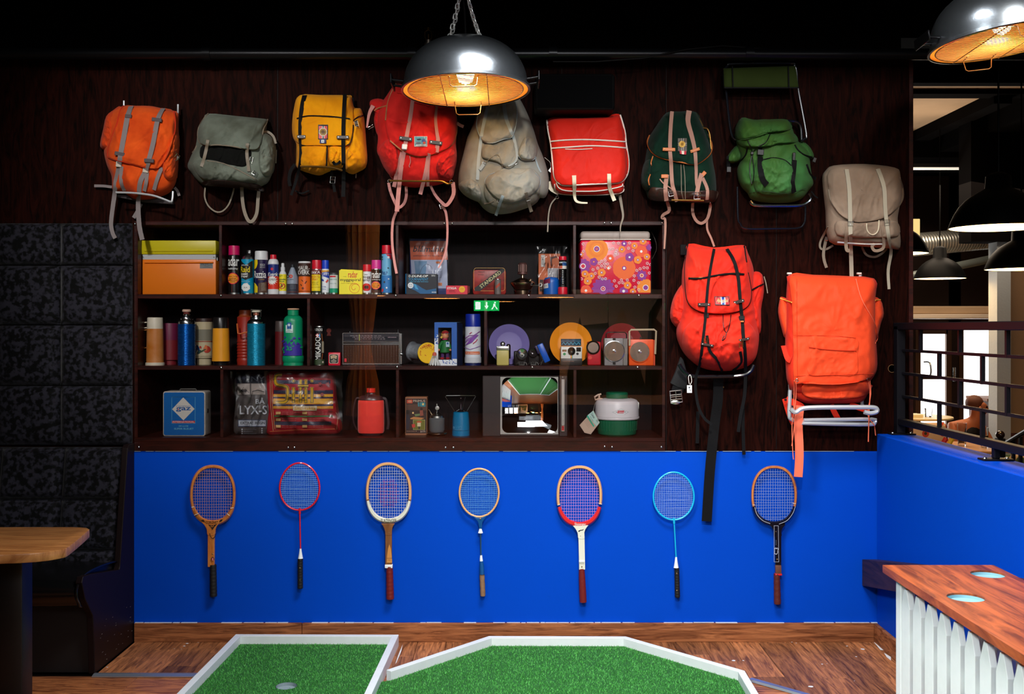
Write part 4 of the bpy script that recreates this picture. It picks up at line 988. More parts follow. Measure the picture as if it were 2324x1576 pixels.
def badm(label,cx,cy,rx,ry,w,fm,strm,e,x2,yth,ycone,ygrip,yend,seed,cols=21,rows=22,stem=True):
 r=thing('badminton_racket',label,'racket',P(x2,yend,YB_),'rackets on the blue wall')
 h=egg(cx,cy,rx,ry,e,72);g=Geo();g.tube([P(a_,b_,YR)for a_,b_ in h],w/2*k0,8,True);g.build('frame',fm,r)
 strings(r,egg(cx,cy,rx-w*.4,ry-w*.4,e,72),cols,rows,strm,seed=seed,r=.0006,warp=1.8)
 if stem:
  g=Geo();g.tube([P(cx+(x2-cx)*.1,yth-4,YR),P(cx+(x2-cx)*.2,yth+9,YR)],2.6*k0,10);g.tube([P(cx+(x2-cx)*.2,yth+7,YR),P(x2,ycone+2,YR)],1.6*k0,8);g.build('shaft',fm,r)
 pts=[P(x2+(0),ycone+(ygrip-ycone)*t,YR)for t in(0,.25,.5,.75,.95,1)];g=Geo();g.tube(pts,[v*k0 for v in(2.2,2.8,3.6,4.6,5.4,5.8)],14);g.build('cone',WP,r)
 return r
r=badm('red badminton racket with black grip, second from left',680,1105,45,53.5,4.2,REDM,STR('pale_blue_nylon',(150,196,226)),-.06,682,1158,1246,1268,1336,2)
grip(r,(681.5,681.5),1269,1336,12,12.5,GRB,11);peg(r,[(680.5,1290),(680.5,1317)])
r=badm('turquoise badminton racket with white cone and black grip',1529,1126.5,46,54,4,CYM,STR('pale_white_nylon',(176,200,226)),-.03,1534.5,1180,1265,1289,1356,4)
grip(r,(1536,1537.5),1289,1356,11.5,12.5,GRB,11);peg(r,[(1536,1302),(1536.5,1341)])
r=badm('badminton racket with pale wooden head, blue throat and worn cork grip',1087.5,1119,44.5,54.5,4.6,WD2,STR('pale_cyan_nylon',(120,186,216)),0,1090.5,1166,1197,1210,1355,6,stem=False)
g=Geo();gpx(g,smooth([(1072,1168),(1084,1173),(1096,1172),(1105,1168),(1100,1176),(1095,1184),(1094,1197),(1088,1197),(1086,1184),(1080,1176)],3,True),YR-.006,YR+.006);g.build('throat',TEAL,r);peg(r,[(1090,1178)])
g=Geo();g.tube([P(1090.5,1206,YR),P(1091.5,1262,YR)],1.5*k0,8);g.build('shaft',SHF,r)
g=Geo();g.tube([P(1092,1261,YR),P(1092,1268,YR),P(1092.5,1275,YR)],[2.4*k0,3.2*k0,3.8*k0],12);g.build('cone',WP,r,'small white cone above the blue grip')
g=Geo();g.tube([P(1092.5,1274,YR),P(1093.5,1285,YR),P(1094,1304,YR)],[3.8*k0,5.2*k0,5.8*k0],12);g.build('grip_top',TEAL,r,'chipped blue upper grip');grip(r,(1094,1096),1303,1353,11.6,12,CORK,3)
# backpacks
ZM={1:(200,190,4.2587),2:(630,190,3.502),3:(1020,200,4.377),4:(1430,140,3.94),5:(1490,520,2.317),6:(1750,360,2.13)}
def cloth(name,c,stain=.12,rough=.8,ncol=None,sc=9,sheen=.15):
 return mat(name,c,rough,noise_=(sc,stain),bump=(420,.25),sheen=sheen*.3,ncol=ncol,spec=.1)
LTH=mat('tan_leather',(186,112,58),.45,bump=(150,.2));LBR=mat('dark_brown_leather',(52,34,28),.4,bump=(150,.25));CRM=mat('cream_leather',(220,208,180),.5,noise_=(30,.15))
BWEB=mat('black_webbing',(8,8,10),.7,spec=.2,bump=(500,.4));ALU=mat('aluminium_tube',(214,218,222),.32,.5);CHR=mat('silver_buckle',(205,205,200),.28,1);BRS=mat('old_brass',(150,112,58),.35,1)
BPL=mat('black_plastic',(16,16,18),.4);BTU=mat('black_tube',(14,16,24),.25,coat=.6)
class Pack:
 def __init__(s,name,label,z,top,gap=.004):
  s.z=ZM[z];s.layers=[];s.gap=gap;q=s.T(top);s.root=thing(name,label,'backpack',P(*q,0),'backpacks hung on the dark wall');s.k=1/s.z[2];s.seed=sum(map(ord,label))%97
 def T(s,p):return(s.z[0]+p[0]/s.z[2],s.z[1]+p[1]/s.z[2])
 def depth(s,px,py,upto=None):
  d=0
  for L in s.layers[:upto]:
   t=L['f'](px,py)
   if t is not None:d=t+d if L['add']else max(d,t)
  return d
 def _layer(s,poly,c,T,n,lean,add,wr,freq):
  cx,cy=c;NA=144;R=[]
  m=len(poly)
  for i in range(NA):
   a=2*PI*i/NA;dx,dy=math.cos(a),math.sin(a);best=1e-3
   for j in range(m):
    x1,y1=poly[j][0]-cx,poly[j][1]-cy;x2,y2=poly[(j+1)%m][0]-cx,poly[(j+1)%m][1]-cy
    den=dx*(y2-y1)-dy*(x2-x1)
    if abs(den)<1e-9:continue
    t=(x1*(y2-y1)-y1*(x2-x1))/den;u=(x1*dy-y1*dx)/den
    if t>0 and-1e-6<=u<=1+1e-6:best=max(best,t)
   R.append(best)
  y0=min(p[1]for p in poly);y1=max(p[1]for p in poly);sd=s.seed+len(s.layers)*3.7
  def prof(q,py):
   v=(py-y0)/(y1-y0);t=T*(1+lean*(v-.5)*2);return t*max(1-q**n,0)**(1/n)
  def wrk(px,py,q):
   if not wr:return 0
   x,z=px*.0022,py*.0022;v=Vector((x*freq,z*freq*.75,sd));wv=noise.noise_vector(v*.6)*.9
   w=(1-abs(noise.noise(v+wv))*2.2);w2=(1-abs(noise.noise(Vector((x*freq*2.3+z*freq*1.2,z*freq*1.5-x*freq,sd+9))+wv))*2.4)
   w3=noise.noise(v*.45)
   w4=1-abs(noise.noise(Vector((x*freq*4.5+z*freq*2,z*freq*3.2-x*freq*2,sd+5))+wv*1.5))*2.4
   w5=max(0,1-abs(noise.noise(Vector((x*freq*.9+z*freq*.5,z*freq*.35-x*freq*.3,sd+21))+wv*.7))*7)
   return wr*(w*.55+w2*.35+w4*.2+w3*1.1+w5*.75)*min(1,(1-q)*6)
  def f(px,py):
   dx,dy=px-cx,py-cy;a=math.atan2(dy,dx)/(2*PI)*NA;i=int(math.floor(a));t=a-i
   r=R[i%NA]*(1-t)+R[(i+1)%NA]*t;q=math.hypot(dx,dy)/r
   if q>=1:return None if not add else None
   return prof(q,py)+wrk(px,py,q)
  return dict(f=f,add=add,R=R,c=c,prof=prof,wrk=wrk)
 def shell(s,name,pts,c,T,m,n=3.,lean=.15,add=False,wr=.006,freq=9,rings=30,sm_=3,label=None,back=True):
  poly=smooth([s.T(p)for p in pts],sm_,True);cc=s.T(c);n=n*2 if add and n>=5 else n
  L=s._layer(poly,cc,T,n,lean,add,wr,freq);NA=144;V=[];F=[]
  k=len(s.layers)
  for j in range(rings+1):
   q=math.sin(PI/2*j/rings)
   if j==0:
    px,py=cc;d=L['prof'](0,py)+L['wrk'](px,py,0)+(s.depth(px,py)if add else 0);V.append(P(px,py,-s.gap-d));continue
   for i in range(NA):
    a=2*PI*i/NA;r=L['R'][i]*q;px,py=cc[0]+r*math.cos(a),cc[1]+r*math.sin(a)
    d=L['prof'](q,py)+L['wrk'](px,py,q)
    if add:d+=s.depth(px,py)-(.006 if j==rings else 0)
    V.append(P(px,py,-s.gap-max(d,-.002)))
  for i in range(NA):F.append((0,1+i,1+(i+1)%NA))
  for j in range(1,rings):
   for i in range(NA):
    a=1+(j-1)*NA+i;b=1+(j-1)*NA+(i+1)%NA;F.append((a,a+NA,b+NA,b))
  V=[tuple(v)for v in V];o=1+(rings-1)*NA;e=len(V)
  for i in range(NA):
   v=V[o+i];V.append((v[0],min(v[1]+(.012 if add else 0),-s.gap)if add else-s.gap,v[2]))
  for i in range(NA):F.append((o+i,e+i,e+(i+1)%NA,o+(i+1)%NA))
  F.append(tuple(e+i for i in range(NA))[::-1])
  s.layers.append(L)
  return Geo().add(V,F).build(name,m,s.root,label,sm=75)
 def path(s,pts,off=.004,hang=.03,sm_=5,win=3,raw=False):
  q=smooth([s.T(p)for p in pts],sm_);d=[max(s.depth(*p)+off,hang)if not raw else hang for p in q]
  for _ in range(win):d=[max(d[i],(d[max(i-1,0)]+d[i]+d[min(i+1,len(d)-1)])/3)if s.depth(*q[i])>0 else(d[max(i-1,0)]+d[i]+d[min(i+1,len(d)-1)])/3 for i in range(len(d))]
  return[P(p[0],p[1],-s.gap-t)for p,t in zip(q,d)]
 def strap(s,pts,w,m,hang=.03,name='strap',off=.004,label=None,ws=None,th=.0022,sm_=5):
  q=s.path(pts,off,hang,sm_);W_=w*s.k*k0
  wl=None
  if ws:wl=[(ws[0]+(ws[1]-ws[0])*i/(len(q)-1))*s.k*k0 for i in range(len(q))]
  g=Geo().ribbon(q,W_,th,ws=wl);return g.build(name,m,s.root,label,sm=50)
 def tube(s,pts,r,m,name='frame_tube',off=.002,hang=.02,raw=False,closed=False,label=None,sm_=5):
  q=s.path(pts,off,hang,sm_,raw=raw);return Geo().tube(q,r*s.k*k0,8,closed).build(name,m,s.root,label)
 def trim(s,pts,r,m,name='piping',sm_=4):return s.tube(pts,r,m,name,off=.0025,hang=.002,sm_=sm_)
 def blk(s,x,y,w,h,m,name='keeper',rot=0,off=.004,t=.005,hang=.0,rivets=None):
  px,py=s.T((x,y));d=max(s.depth(px,py)+off,hang);p=P(px,py,-s.gap-d);W_,H_=w*s.k*k0/2,h*s.k*k0/2
  M=Matrix.Translation(p)@Matrix.Rotation(math.radians(rot),4,'Y')
  g=Geo().box(-W_,W_,-t,t,-H_,H_,min(W_,H_,t)*.35,1,M);o=g.build(name,m,s.root,sm=0)
  if rivets:
   g=Geo()
   for sx in(-1,1):g.lathe(M@Vector((sx*W_*.72,-t,0)),[(.0035,0),(.003,.0015),(.001,.002)],10,True,(0,-1,0))
   g.build('rivet',rivets,o)
  return o
 def buckle(s,x,y,w,h,m,rot=0,off=.008,hang=0,r=.0014):
  px,py=s.T((x,y));d=max(s.depth(px,py)+off,hang);p=P(px,py,-s.gap-d);W_,H_=w*s.k*k0/2,h*s.k*k0/2;a=math.radians(rot);g=Geo()
  R=lambda u,v:p+Vector((u*math.cos(a)+v*math.sin(a),0,v*math.cos(a)-u*math.sin(a)))
  g.tube([R(-W_,-H_),R(W_,-H_),R(W_,H_),R(-W_,H_)],r,6,True);g.tube([R(0,-H_),R(0,H_)]if h<w else[R(-W_,0),R(W_,0)],r*.8,6)
  g.tube([R(0,0)+Vector((0,-.001,0)),R(0,H_)+Vector((0,-.002,0))],r*.7,6)
  return g.build('buckle',m,s.root)
 def surf(s,e=.0):return lambda px,py:P(px,py,-s.gap-s.depth(px,py)-.0035-e)
 def print(s,ops,name='badge',e0=.001,de=.0004):
  sc=s.z;out=[]
  for o in ops:
   o=list(o)
   if o[0]in 'tr':
    b=2 if o[0]=='t' else 1
    o[b],o[b+2]=s.T((o[b],o[b+2]));o[b+1],o[b+3]=s.T((o[b+1],o[b+3]))
   elif o[0]=='p':o[1]=[s.T(p)for p in o[1]]
   elif o[0]=='e':o[1],o[2]=s.T((o[1],o[2]));o[3]*=s.k;o[4]*=s.k
   out.append(tuple(o))
  return prints(s.root,lambda e:s.surf(e),out,name,3.0,e0,de)
CL_OR=cloth('orange_cloth',(238,92,28),.2,ncol=(190,58,16));CL_OD=cloth('deep_orange_cloth',(214,70,26),.2);GWEB=mat('grey_webbing',(128,118,118),.75,bump=(500,.4));RTRIM=cloth('red_orange_trim',(196,52,24),.1)
p=Pack('frame_backpack','orange frame backpack with grey straps, leftmost on the wall',1,(540,1000))
B1=[(345,215),(440,213),(600,215),(700,235),(830,262),(880,285),(874,400),(878,560),(868,700),(858,900),(838,980),(780,1060),(640,1112),(500,1125),(430,1108),(330,1050),(238,1040),(228,900),(185,800),(155,680),(150,540),(165,440),(190,320),(260,245)]
p.shell('side_pocket',[(310,218),(250,250),(175,315),(145,440),(118,560),(122,620),(170,650),(240,640),(300,500),(330,300)],(220,460),.1,CL_OD,wr=.012,freq=22)
p.shell('body',B1,(530,680),.17,CL_OR,wr=.010)
p.shell('side_pocket',[(800,560),(845,470),(885,540),(876,700),(862,890),(800,940),(735,900),(720,800),(760,680)],(815,720),.035,CL_OR,add=True,wr=.012,freq=20)
FL=[(345,213),(440,213),(700,235),(830,268),(842,420),(805,600),(765,700),(700,800),(640,825),(520,800),(330,752),(215,722),(190,670),(230,520),(280,380),(312,260)]
p.shell('top_flap',FL,(530,520),.024,CL_OR,n=7,lean=0,add=True,wr=.006,freq=11)
p.trim(FL[3:]+[FL[0]],8,RTRIM)
p.tube([(345,165),(345,215)],9,ALU,hang=.05);p.tube([(868,200),(868,285)],9,ALU,hang=.05)
Geo().prism([(P(*p.T(q),-.03).x,P(*p.T(q),-.03).z)for q in((270,1075),(600,1090),(825,1135),(825,1168),(560,1150),(280,1100))],-.045,-.02,'y',.003).build('back_net',mat('dark_grey_net',(62,56,58),.9),p.root)
p.tube([(268,1052),(420,1056),(560,1070),(650,1088),(740,1120),(800,1142),(815,1110),(820,1040)],10,ALU,hang=.16)
for a_,b_ in((((325,800),(318,950),(350,1035)),34),(((572,860),(560,960),(543,1040)),34),(((712,810),(665,930),(637,1028)),36)):p.strap(a_,b_,GWEB)
p.strap([(230,1000),(150,990),(60,988)],26,GWEB,.02);p.strap([(835,1005),(865,1040),(880,1085)],26,GWEB,.03);p.strap([(510,1160),(480,1230),(440,1298)],36,GWEB,.02)
p.strap([(415,218),(382,320),(352,480),(312,700),(290,850),(268,950),(255,1080),(238,1200),(222,1350),(236,1440),(262,1495)],44,GWEB,.08,ws=(50,36))
p.strap([(725,240),(672,350),(632,560),(592,720),(552,850),(505,950),(490,1080),(484,1200),(496,1380),(524,1510)],44,GWEB,.08)
KD=mat('dark_grey_keeper',(84,74,76),.8)
for a_ in((390,315,60,34,4),(665,350,94,34,8),(305,680,92,36,10),(590,745,90,34,4)):p.blk(*a_[:4],KD,rot=a_[4],off=.007)
p.blk(298,780,54,52,mat('ivory_slider',(190,180,165),.4,.3),'slider',6,off=.009);p.blk(558,833,54,56,MATS['ivory_slider'],'slider',8,off=.009);p.buckle(840,700,70,60,CHR,40);p.blk(858,716,40,36,GWEB,'strap_end',40)
CG=cloth('grey_green_canvas',(120,128,116),.35,ncol=(74,76,64),sc=6);CGD=cloth('painted_shade_canvas',(14,14,12),.3);CGL=mat('grey_leather',(126,114,98),.55,bump=(120,.2))
p=Pack('canvas_backpack','grey green canvas bag with open front, second from left',1,(1380,1000))
p.shell('body',[(1160,300),(1400,315),(1690,340),(1730,360),(1725,470),(1790,530),(1818,640),(1800,760),(1778,870),(1740,955),(1690,985),(1600,1020),(1450,985),(1300,985),(1130,985),(1050,930),(1000,865),(960,800),(990,710),(1040,600),(1060,470),(1090,380)],(1380,660),.16,CG,wr=.012,freq=10)
p.shell('opening',[(1110,590),(1300,600),(1540,620),(1580,700),(1520,800),(1400,790),(1150,740),(1080,700)],(1320,690),.004,CGD,n=3,lean=0,add=True,wr=.002)  # dark patch laid on the body; its colour stands for the shaded mouth
p.shell('side_pocket',[(1690,470),(1760,480),(1810,600),(1810,720),(1790,860),(1720,900),(1660,830),(1650,700),(1670,560)],(1735,690),.04,CG,add=True,wr=.014,freq=14)
p.shell('front_pocket',[(1010,760),(1160,735),(1300,765),(1450,830),(1620,915),(1610,960),(1400,975),(1150,940),(1060,880)],(1310,860),.05,CG,add=True,wr=.010,freq=14)
p.shell('leather_base',[(1110,945),(1250,930),(1450,950),(1640,975),(1700,1010),(1690,1050),(1560,1025),(1300,1000),(1120,990)],(1400,980),.02,LBR,add=True,wr=.002)
FL=[(1160,290),(1400,310),(1600,330),(1735,348),(1720,390),(1695,440),(1668,580),(1625,635),(1530,632),(1400,607),(1250,592),(1150,598),(1085,575),(1060,520),(1068,430),(1110,350)]
p.shell('top_flap',FL,(1380,460),.03,CG,n=6,lean=.1,add=True,wr=.003,freq=7)
p.trim(FL[3:]+[FL[0]],7,CGL);p.trim([(1150,745),(1300,770),(1450,835),(1610,920)],5,CGL)
for a_ in(((1158,545),(1145,620),(1122,720),(1095,802)),((1540,578),(1535,680),(1545,770),(1555,848))):p.strap(a_,30,CGL,.1,off=.006)
p.strap([(1050,600),(1030,640),(1008,668)],14,CGL,.03);p.strap([(1690,470),(1740,468),(1790,510),(1815,580)],22,CGL,.08);p.strap([(1820,640),(1815,770)],10,CGL,.04)
p.buckle(1575,740,26,60,CHR,10);p.buckle(1605,862,34,34,CHR,30)
p.strap([(1132,1000),(1128,1100),(1165,1185),(1235,1238),(1300,1232),(1358,1170),(1393,1080),(1410,1010)],14,CGL,.03,'shoulder_strap');p.strap([(1485,1000),(1492,1130),(1512,1240),(1550,1325),(1592,1325),(1630,1250),(1642,1120),(1650,1040)],32,CGL,.04,'shoulder_strap')
CY=cloth('yellow_cloth',(248,168,16),.12,ncol=(224,136,8),sc=6)
p=Pack('frame_backpack','yellow backpack with black straps and a crest badge',2,(400,650))
p.tube([(600,112),(604,200)],9,BTU,hang=.03);p.tube([(155,420),(150,560),(150,650)],8,BRS,hang=.03)
p.shell('body',[(175,92),(350,90),(540,92),(585,110),(610,190),(660,196),(680,250),(694,340),(704,480),(714,600),(695,670),(640,700),(590,720),(520,690),(440,690),(335,728),(250,712),(152,668),(152,580),(148,480),(125,430),(118,330),(132,200)],(420,410),.17,CY,wr=.006)
p.shell('lower_pocket',[(165,495),(300,490),(392,500),(398,600),(385,690),(335,728),(240,705),(158,665),(152,580)],(270,600),.035,CY,add=True,wr=.008,freq=14)
p.shell('lower_pocket',[(415,500),(500,500),(560,520),(600,560),(640,600),(600,690),(540,690),(450,665),(405,620)],(510,600),.02,CY,add=True,wr=.012,freq=16)
p.shell('side_pocket',[(612,255),(680,245),(696,350),(706,480),(714,610),(690,672),(600,718),(545,690),(545,560),(590,460)],(640,500),.04,CY,add=True,wr=.008,freq=12)
FL=[(175,92),(350,90),(560,93),(592,115),(602,330),(596,420),(572,480),(540,492),(300,490),(205,488),(145,460),(122,420),(116,330),(130,200)]
p.shell('top_flap',FL,(370,300),.022,CY,n=8,lean=.1,add=True,wr=.003,freq=7)
p.trim([(155,278),(200,264),(260,256),(350,258),(450,264),(575,280)],6,BTU);p.trim([(190,492),(380,492),(540,492),(582,460),(598,390),(602,330)],5,BTU);p.trim([(605,292),(640,266),(680,254)],6,BTU)
p.strap([(392,495),(392,560),(388,655)],12,BWEB);p.strap([(215,93),(195,180),(182,300),(180,430),(186,520),(178,640),(150,760),(108,888)],34,BWEB,.07,ws=(36,20));p.strap([(535,85),(526,250),(522,430),(524,600),(525,750),(521,900)],30,BWEB,.08)
p.blk(190,423,66,26,LBR,'leather_tab',off=.009,rivets=CHR);p.blk(519,427,92,26,LBR,'leather_tab',off=.009,rivets=CHR)
p.tube([(185,660),(300,659),(400,664),(460,674),(515,692)],8,BRS,hang=.2,name='frame_tube')
p.buckle(628,325,30,56,BRS,-15,off=.012);p.blk(630,318,30,50,LBR,'leather_tab',-15,off=.006)
p.strap([(428,690),(438,760),(455,862)],22,BWEB,.05);p.strap([(440,620),(460,640),(500,620)],22,BWEB,.16);p.strap([(140,640),(105,690),(92,760),(100,815)],26,BWEB,.03);p.strap([(140,850),(190,872),(250,850)],12,BWEB,.02);p.strap([(625,715),(622,750)],8,CGL,.03);p.buckle(438,765,36,50,CHR,5,hang=.07)
p.print([('r',322,400,326,442,(24,24,30)),('r',328,394,337,436,(226,92,92)),('r',328,394,372,396,(222,222,222)),('r',353,371,337,436,(222,222,222)),('r',328,394,379,389,(24,24,34)),('r',358,366,337,436,(24,24,34)),('e',361,384,33,33,(216,210,190)),('e',361,384,28,28,(166,128,58)),('p',star(361,384,22,12,6),(96,70,30)),('r',334,386,442,474,(20,34,92)),('r',348,370,446,470,(226,232,236)),('r',356,362,450,466,(90,110,100))])
CR=cloth('red_cloth',(226,44,40),.14,ncol=(190,30,28),sc=6);PWEB=mat('pink_faded_webbing',(206,140,134),.75,bump=(400,.3),noise_=(14,.14));TRB=mat('tan_trim',(176,112,74),.5);GTB=mat('grey_leather_tab',(62,66,70),.5)
p=Pack('frame_backpack','red backpack with pink straps, partly behind the dome lamp',2,(1100,780))
p.shell('side_pocket',[(735,185),(738,135),(800,118),(870,140),(905,170),(900,300),(880,420),(800,420),(765,300),(770,225)],(825,260),.08,CR,wr=.010,freq=16)
p.shell('body',[(925,12),(980,4),(1060,30),(1300,60),(1395,180),(1425,330),(1418,480),(1425,580),(1400,700),(1388,760),(1300,800),(1180,820),(1050,825),(930,780),(872,700),(820,600),(790,540),(798,430),(785,330),(800,200),(870,90)],(1110,450),.19,CR,wr=.012,freq=10)
p.shell('side_pocket',[(800,520),(880,440),(940,500),(960,620),(920,740),(860,690),(815,600)],(880,590),.04,CR,add=True,wr=.012,freq=16)
p.shell('side_pocket',[(1300,580),(1380,520),(1425,580),(1405,700),(1370,770),(1290,740),(1260,660)],(1345,650),.035,CR,add=True,wr=.012,freq=16)
FL=[(940,2),(1000,20),(1200,60),(1370,140),(1405,200),(1425,330),(1412,430),(1370,500),(1270,550),(1180,576),(1090,575),(1000,540),(930,490),(882,435),(856,300),(872,170),(905,70)]
p.shell('top_flap',FL,(1130,300),.024,CR,n=7,lean=.2,add=True,wr=.007,freq=8)
p.trim(FL[3:12]+[(895,455)],6,TRB);p.trim([(858,292),(872,170),(905,70),(940,4)],6,TRB);p.trim([(770,215),(800,195),(868,176)],6,TRB)
p.trim([(950,75),(1010,90),(1080,150),(1170,170),(1200,185),(1230,165),(1290,210),(1400,170)],2,cloth('dark_red_seam',(150,24,24)),'seam')
p.strap([(992,540),(955,680),(925,822)],30,PWEB,.12);p.strap([(1202,555),(1182,680),(1160,780),(1134,880)],30,PWEB,.1);p.strap([(1205,560),(1195,700),(1195,815)],22,PWEB,.1)
p.strap([(1076,110),(1056,260),(1026,420),(1010,520),(985,650),(968,800),(958,900),(948,1016)],30,PWEB,.14,ws=(28,34));p.strap([(1268,165),(1256,280),(1268,400),(1275,450),(1264,546)],24,PWEB,ws=(18,32))
p.blk(1018,438,98,28,GTB,'leather_tab',8,off=.009,rivets=CHR);p.blk(1258,470,98,28,GTB,'leather_tab',8,off=.009,rivets=CHR);p.blk(1009,503,40,40,WP,'slider',6,off=.012,t=.008)
p.tube([(890,772),(990,773),(1120,775),(1290,775),(1350,797),(1385,785)],8,BRS,hang=.2);p.tube(ell(892,775,16,14,10),2.5,CHR,'ring',hang=.12);p.tube(ell(1382,780,14,14,10),2.5,CHR,'ring',hang=.12)
p.tube([(1050,575),(1056,620),(1045,655),(1052,665)],3,PWEB,'cord')
p.strap([(882,788),(898,860),(933,945),(958,985),(1000,960),(1022,900),(1022,815)],22,PWEB,.06,'shoulder_strap');p.strap([(1215,810),(1250,880),(1300,940),(1345,965),(1398,880),(1392,785)],26,PWEB,.06,'shoulder_strap',ws=(18,32))
p.strap([(948,1008),(916,1100),(910,1250),(926,1400),(946,1510)],20,PWEB,.02,'shoulder_strap');p.strap([(1300,970),(1336,1020),(1350,1150),(1342,1300),(1312,1400),(1278,1465)],22,PWEB,.02,'shoulder_strap',ws=(22,10));p.buckle(958,985,24,34,CHR,20,hang=.05);p.buckle(1302,975,24,34,CHR,-20,hang=.05)
p.strap([(760,175),(728,240),(710,350)],24,PWEB,.08,ws=(34,12));p.strap([(1425,312),(1450,330),(1478,342)],24,PWEB,.04);p.buckle(740,345,44,16,CHR,-30,hang=.04)
p.print([('r',1086,1190,418,500,(205,200,195)),('r',1090,1186,422,496,(96,168,186)),('p',[(1105,440),(1135,436),(1142,448),(1112,452)],(40,60,70)),('p',star(1162,455,24,12,7),(60,84,150)),('p',star(1166,470,16,8,5),(214,90,70)),('t','CARAVAN',1094,1140,462,482,(150,50,50),.01),('p',[(1100,484),(1182,480),(1178,494),(1100,494)],(214,226,226))],'patch')
CB=cloth('beige_grey_canvas',(152,154,146),.3,ncol=(126,116,98),sc=5);BLT=mat('blue_grey_leather',(150,162,166),.55,noise_=(10,.15))
p=Pack('canvas_backpack','large sagging beige canvas backpack behind the dome lamp',3,(550,1100))
p.shell('body',[(290,130),(450,60),(640,60),(700,110),(778,260),(838,420),(880,560),(938,700),(983,860),(988,1000),(950,1092),(885,1090),(885,1120),(820,1172),(720,1210),(600,1245),(480,1255),(400,1240),(330,1190),(280,1130),(170,1080),(100,1010),(84,940),(100,800),(140,650),(175,500),(205,430),(255,310),(270,200)],(540,730),.18,CB,wr=.011,freq=7,lean=.3)
p.shell('side_pocket',[(200,900),(290,960),(320,1060),(290,1130),(170,1080),(100,1010),(95,950)],(205,1010),.05,CB,add=True,wr=.010,freq=12)
p.shell('middle_pocket',[(350,560),(430,545),(620,505),(668,560),(684,660),(650,770),(570,800),(480,740),(380,715),(325,690),(318,620)],(500,640),.03,CB,add=True,wr=.010,freq=10)
p.shell('upper_flap',[(330,120),(500,100),(645,120),(672,240),(660,380),(620,488),(540,508),(430,548),(340,530),(290,460),(266,360),(290,220)],(460,330),.03,CB,n=6,add=True,wr=.008,freq=8)
p.trim([(290,240),(268,360),(292,460),(340,530),(430,546),(540,508),(618,488),(658,380),(672,250),(655,140)],6,BLT)
p.shell('small_pocket',[(752,490),(840,510),(876,560),(862,690),(812,720),(722,712),(680,660),(705,570)],(780,610),.045,CB,add=True,wr=.008,freq=14);p.trim([(862,690),(812,720),(722,712),(680,662)],5,BLT)
p.shell('lower_pocket',[(420,860),(560,790),(720,800),(820,800),(890,860),(905,930),(890,1080),(820,1170),(640,1210),(440,1180),(350,1080),(350,950)],(620,1010),.035,CB,add=True,wr=.008,freq=9)
FL=[(450,842),(560,815),(700,850),(790,790),(850,845),(900,905),(890,980),(830,1050),(700,1122),(600,1142),(500,1112),(420,1050),(370,985),(354,920),(395,865)]
p.shell('pocket_flap',FL,(620,970),.025,CB,n=5,add=True,wr=.008,freq=8);p.trim(FL[4:]+[FL[0]],5,BLT)
p.trim([(355,740),(480,660),(530,800)],3,CGL,'seam')
p.strap([(385,150),(352,300),(322,450),(302,600),(287,750),(279,912)],30,BLT,.05);p.strap([(540,140),(560,290),(600,400),(640,500),(668,620),(668,700),(640,745),(585,776)],24,BLT,.05,ws=(38,14));p.strap([(532,1068),(500,1150),(462,1266)],28,BLT,.1,off=.008);p.strap([(758,1038),(780,1120),(815,1230)],32,CGL,.1,off=.008);p.strap([(850,685),(880,780),(910,836)],14,BLT,.08);p.strap([(352,735),(325,780),(298,812)],32,BLT,.1,off=.008);p.strap([(350,1150),(400,1140),(440,1120)],10,CGL,.1)
for a_ in((495,1125,34,22,20),(783,1106,36,22,-15),(668,738,34,24,-20),(345,740,34,22,30)):p.buckle(*a_[:4],CHR,a_[4],off=.013)
CS=cloth('scarlet_nylon',(216,40,28),.1,.5,sc=6,sheen=.1);WPI=mat('white_piping',(232,224,214),.5)
p=Pack('satchel_backpack','flat red satchel backpack edged with white piping',3,(1380,1000))
p.shell('body',[(990,320),(1300,296),(1600,285),(1690,280),(1738,480),(1765,750),(1755,880),(1735,950),(1720,1028),(1650,1058),(1400,1064),(1150,1056),(1070,1030),(1012,950),(1004,850),(1010,700),(990,500)],(1380,690),.12,CS,n=5,wr=.004)
FL=[(968,322),(1060,288),(1300,297),(1450,288),(1620,262),(1696,268),(1740,420),(1756,560),(1780,720),(1774,830),(1742,900),(1680,940),(1500,950),(1330,958),(1150,966),(1090,945),(1045,890),(1028,760),(1008,560),(982,430)]
p.shell('front_flap',FL,(1380,620),.03,CS,n=9,add=True,wr=.006,freq=7)
p.trim(FL[5:]+[FL[0]],9,WPI,sm_=3);p.trim([(1010,530),(1150,517),(1350,512),(1550,520),(1752,534)],7,WPI);p.trim([(1018,598),(1200,586),(1400,574),(1600,582),(1756,596)],7,WPI);p.trim([(1150,606),(1280,610),(1420,602)],4,WPI)
p.trim([(1062,940),(1085,990),(1150,1018),(1300,1026),(1500,1020),(1700,980),(1718,950)],6,WPI);p.trim([(1045,955),(1052,1010),(1100,1052),(1400,1063),(1700,1042),(1730,975)],6,WPI)
p.strap([(1238,868),(1242,980),(1242,1060),(1256,1118),(1300,1138),(1372,1142)],36,CRM,.1,off=.01,ws=(40,14));p.strap([(1586,852),(1590,980),(1612,1050),(1640,1120)],36,CRM,.1,off=.01);p.buckle(1242,985,44,12,CHR,0,off=.012);p.buckle(1590,950,44,12,CHR,0,off=.012)
p.strap([(978,935),(1015,1005),(1085,1050)],44,CRM,.04,ws=(52,28));p.tube(ell(1072,1085,14,14,10),3,CHR,'ring',hang=.03);p.strap([(1060,1092),(1012,1150),(986,1250),(975,1430)],13,CGL,.02,'shoulder_strap');p.strap([(1690,1060),(1712,1180),(1724,1280),(1700,1370),(1698,1440)],18,CGL,.02,'shoulder_strap',ws=(30,8));p.strap([(1690,1060),(1650,1070)],20,CGL,.03)
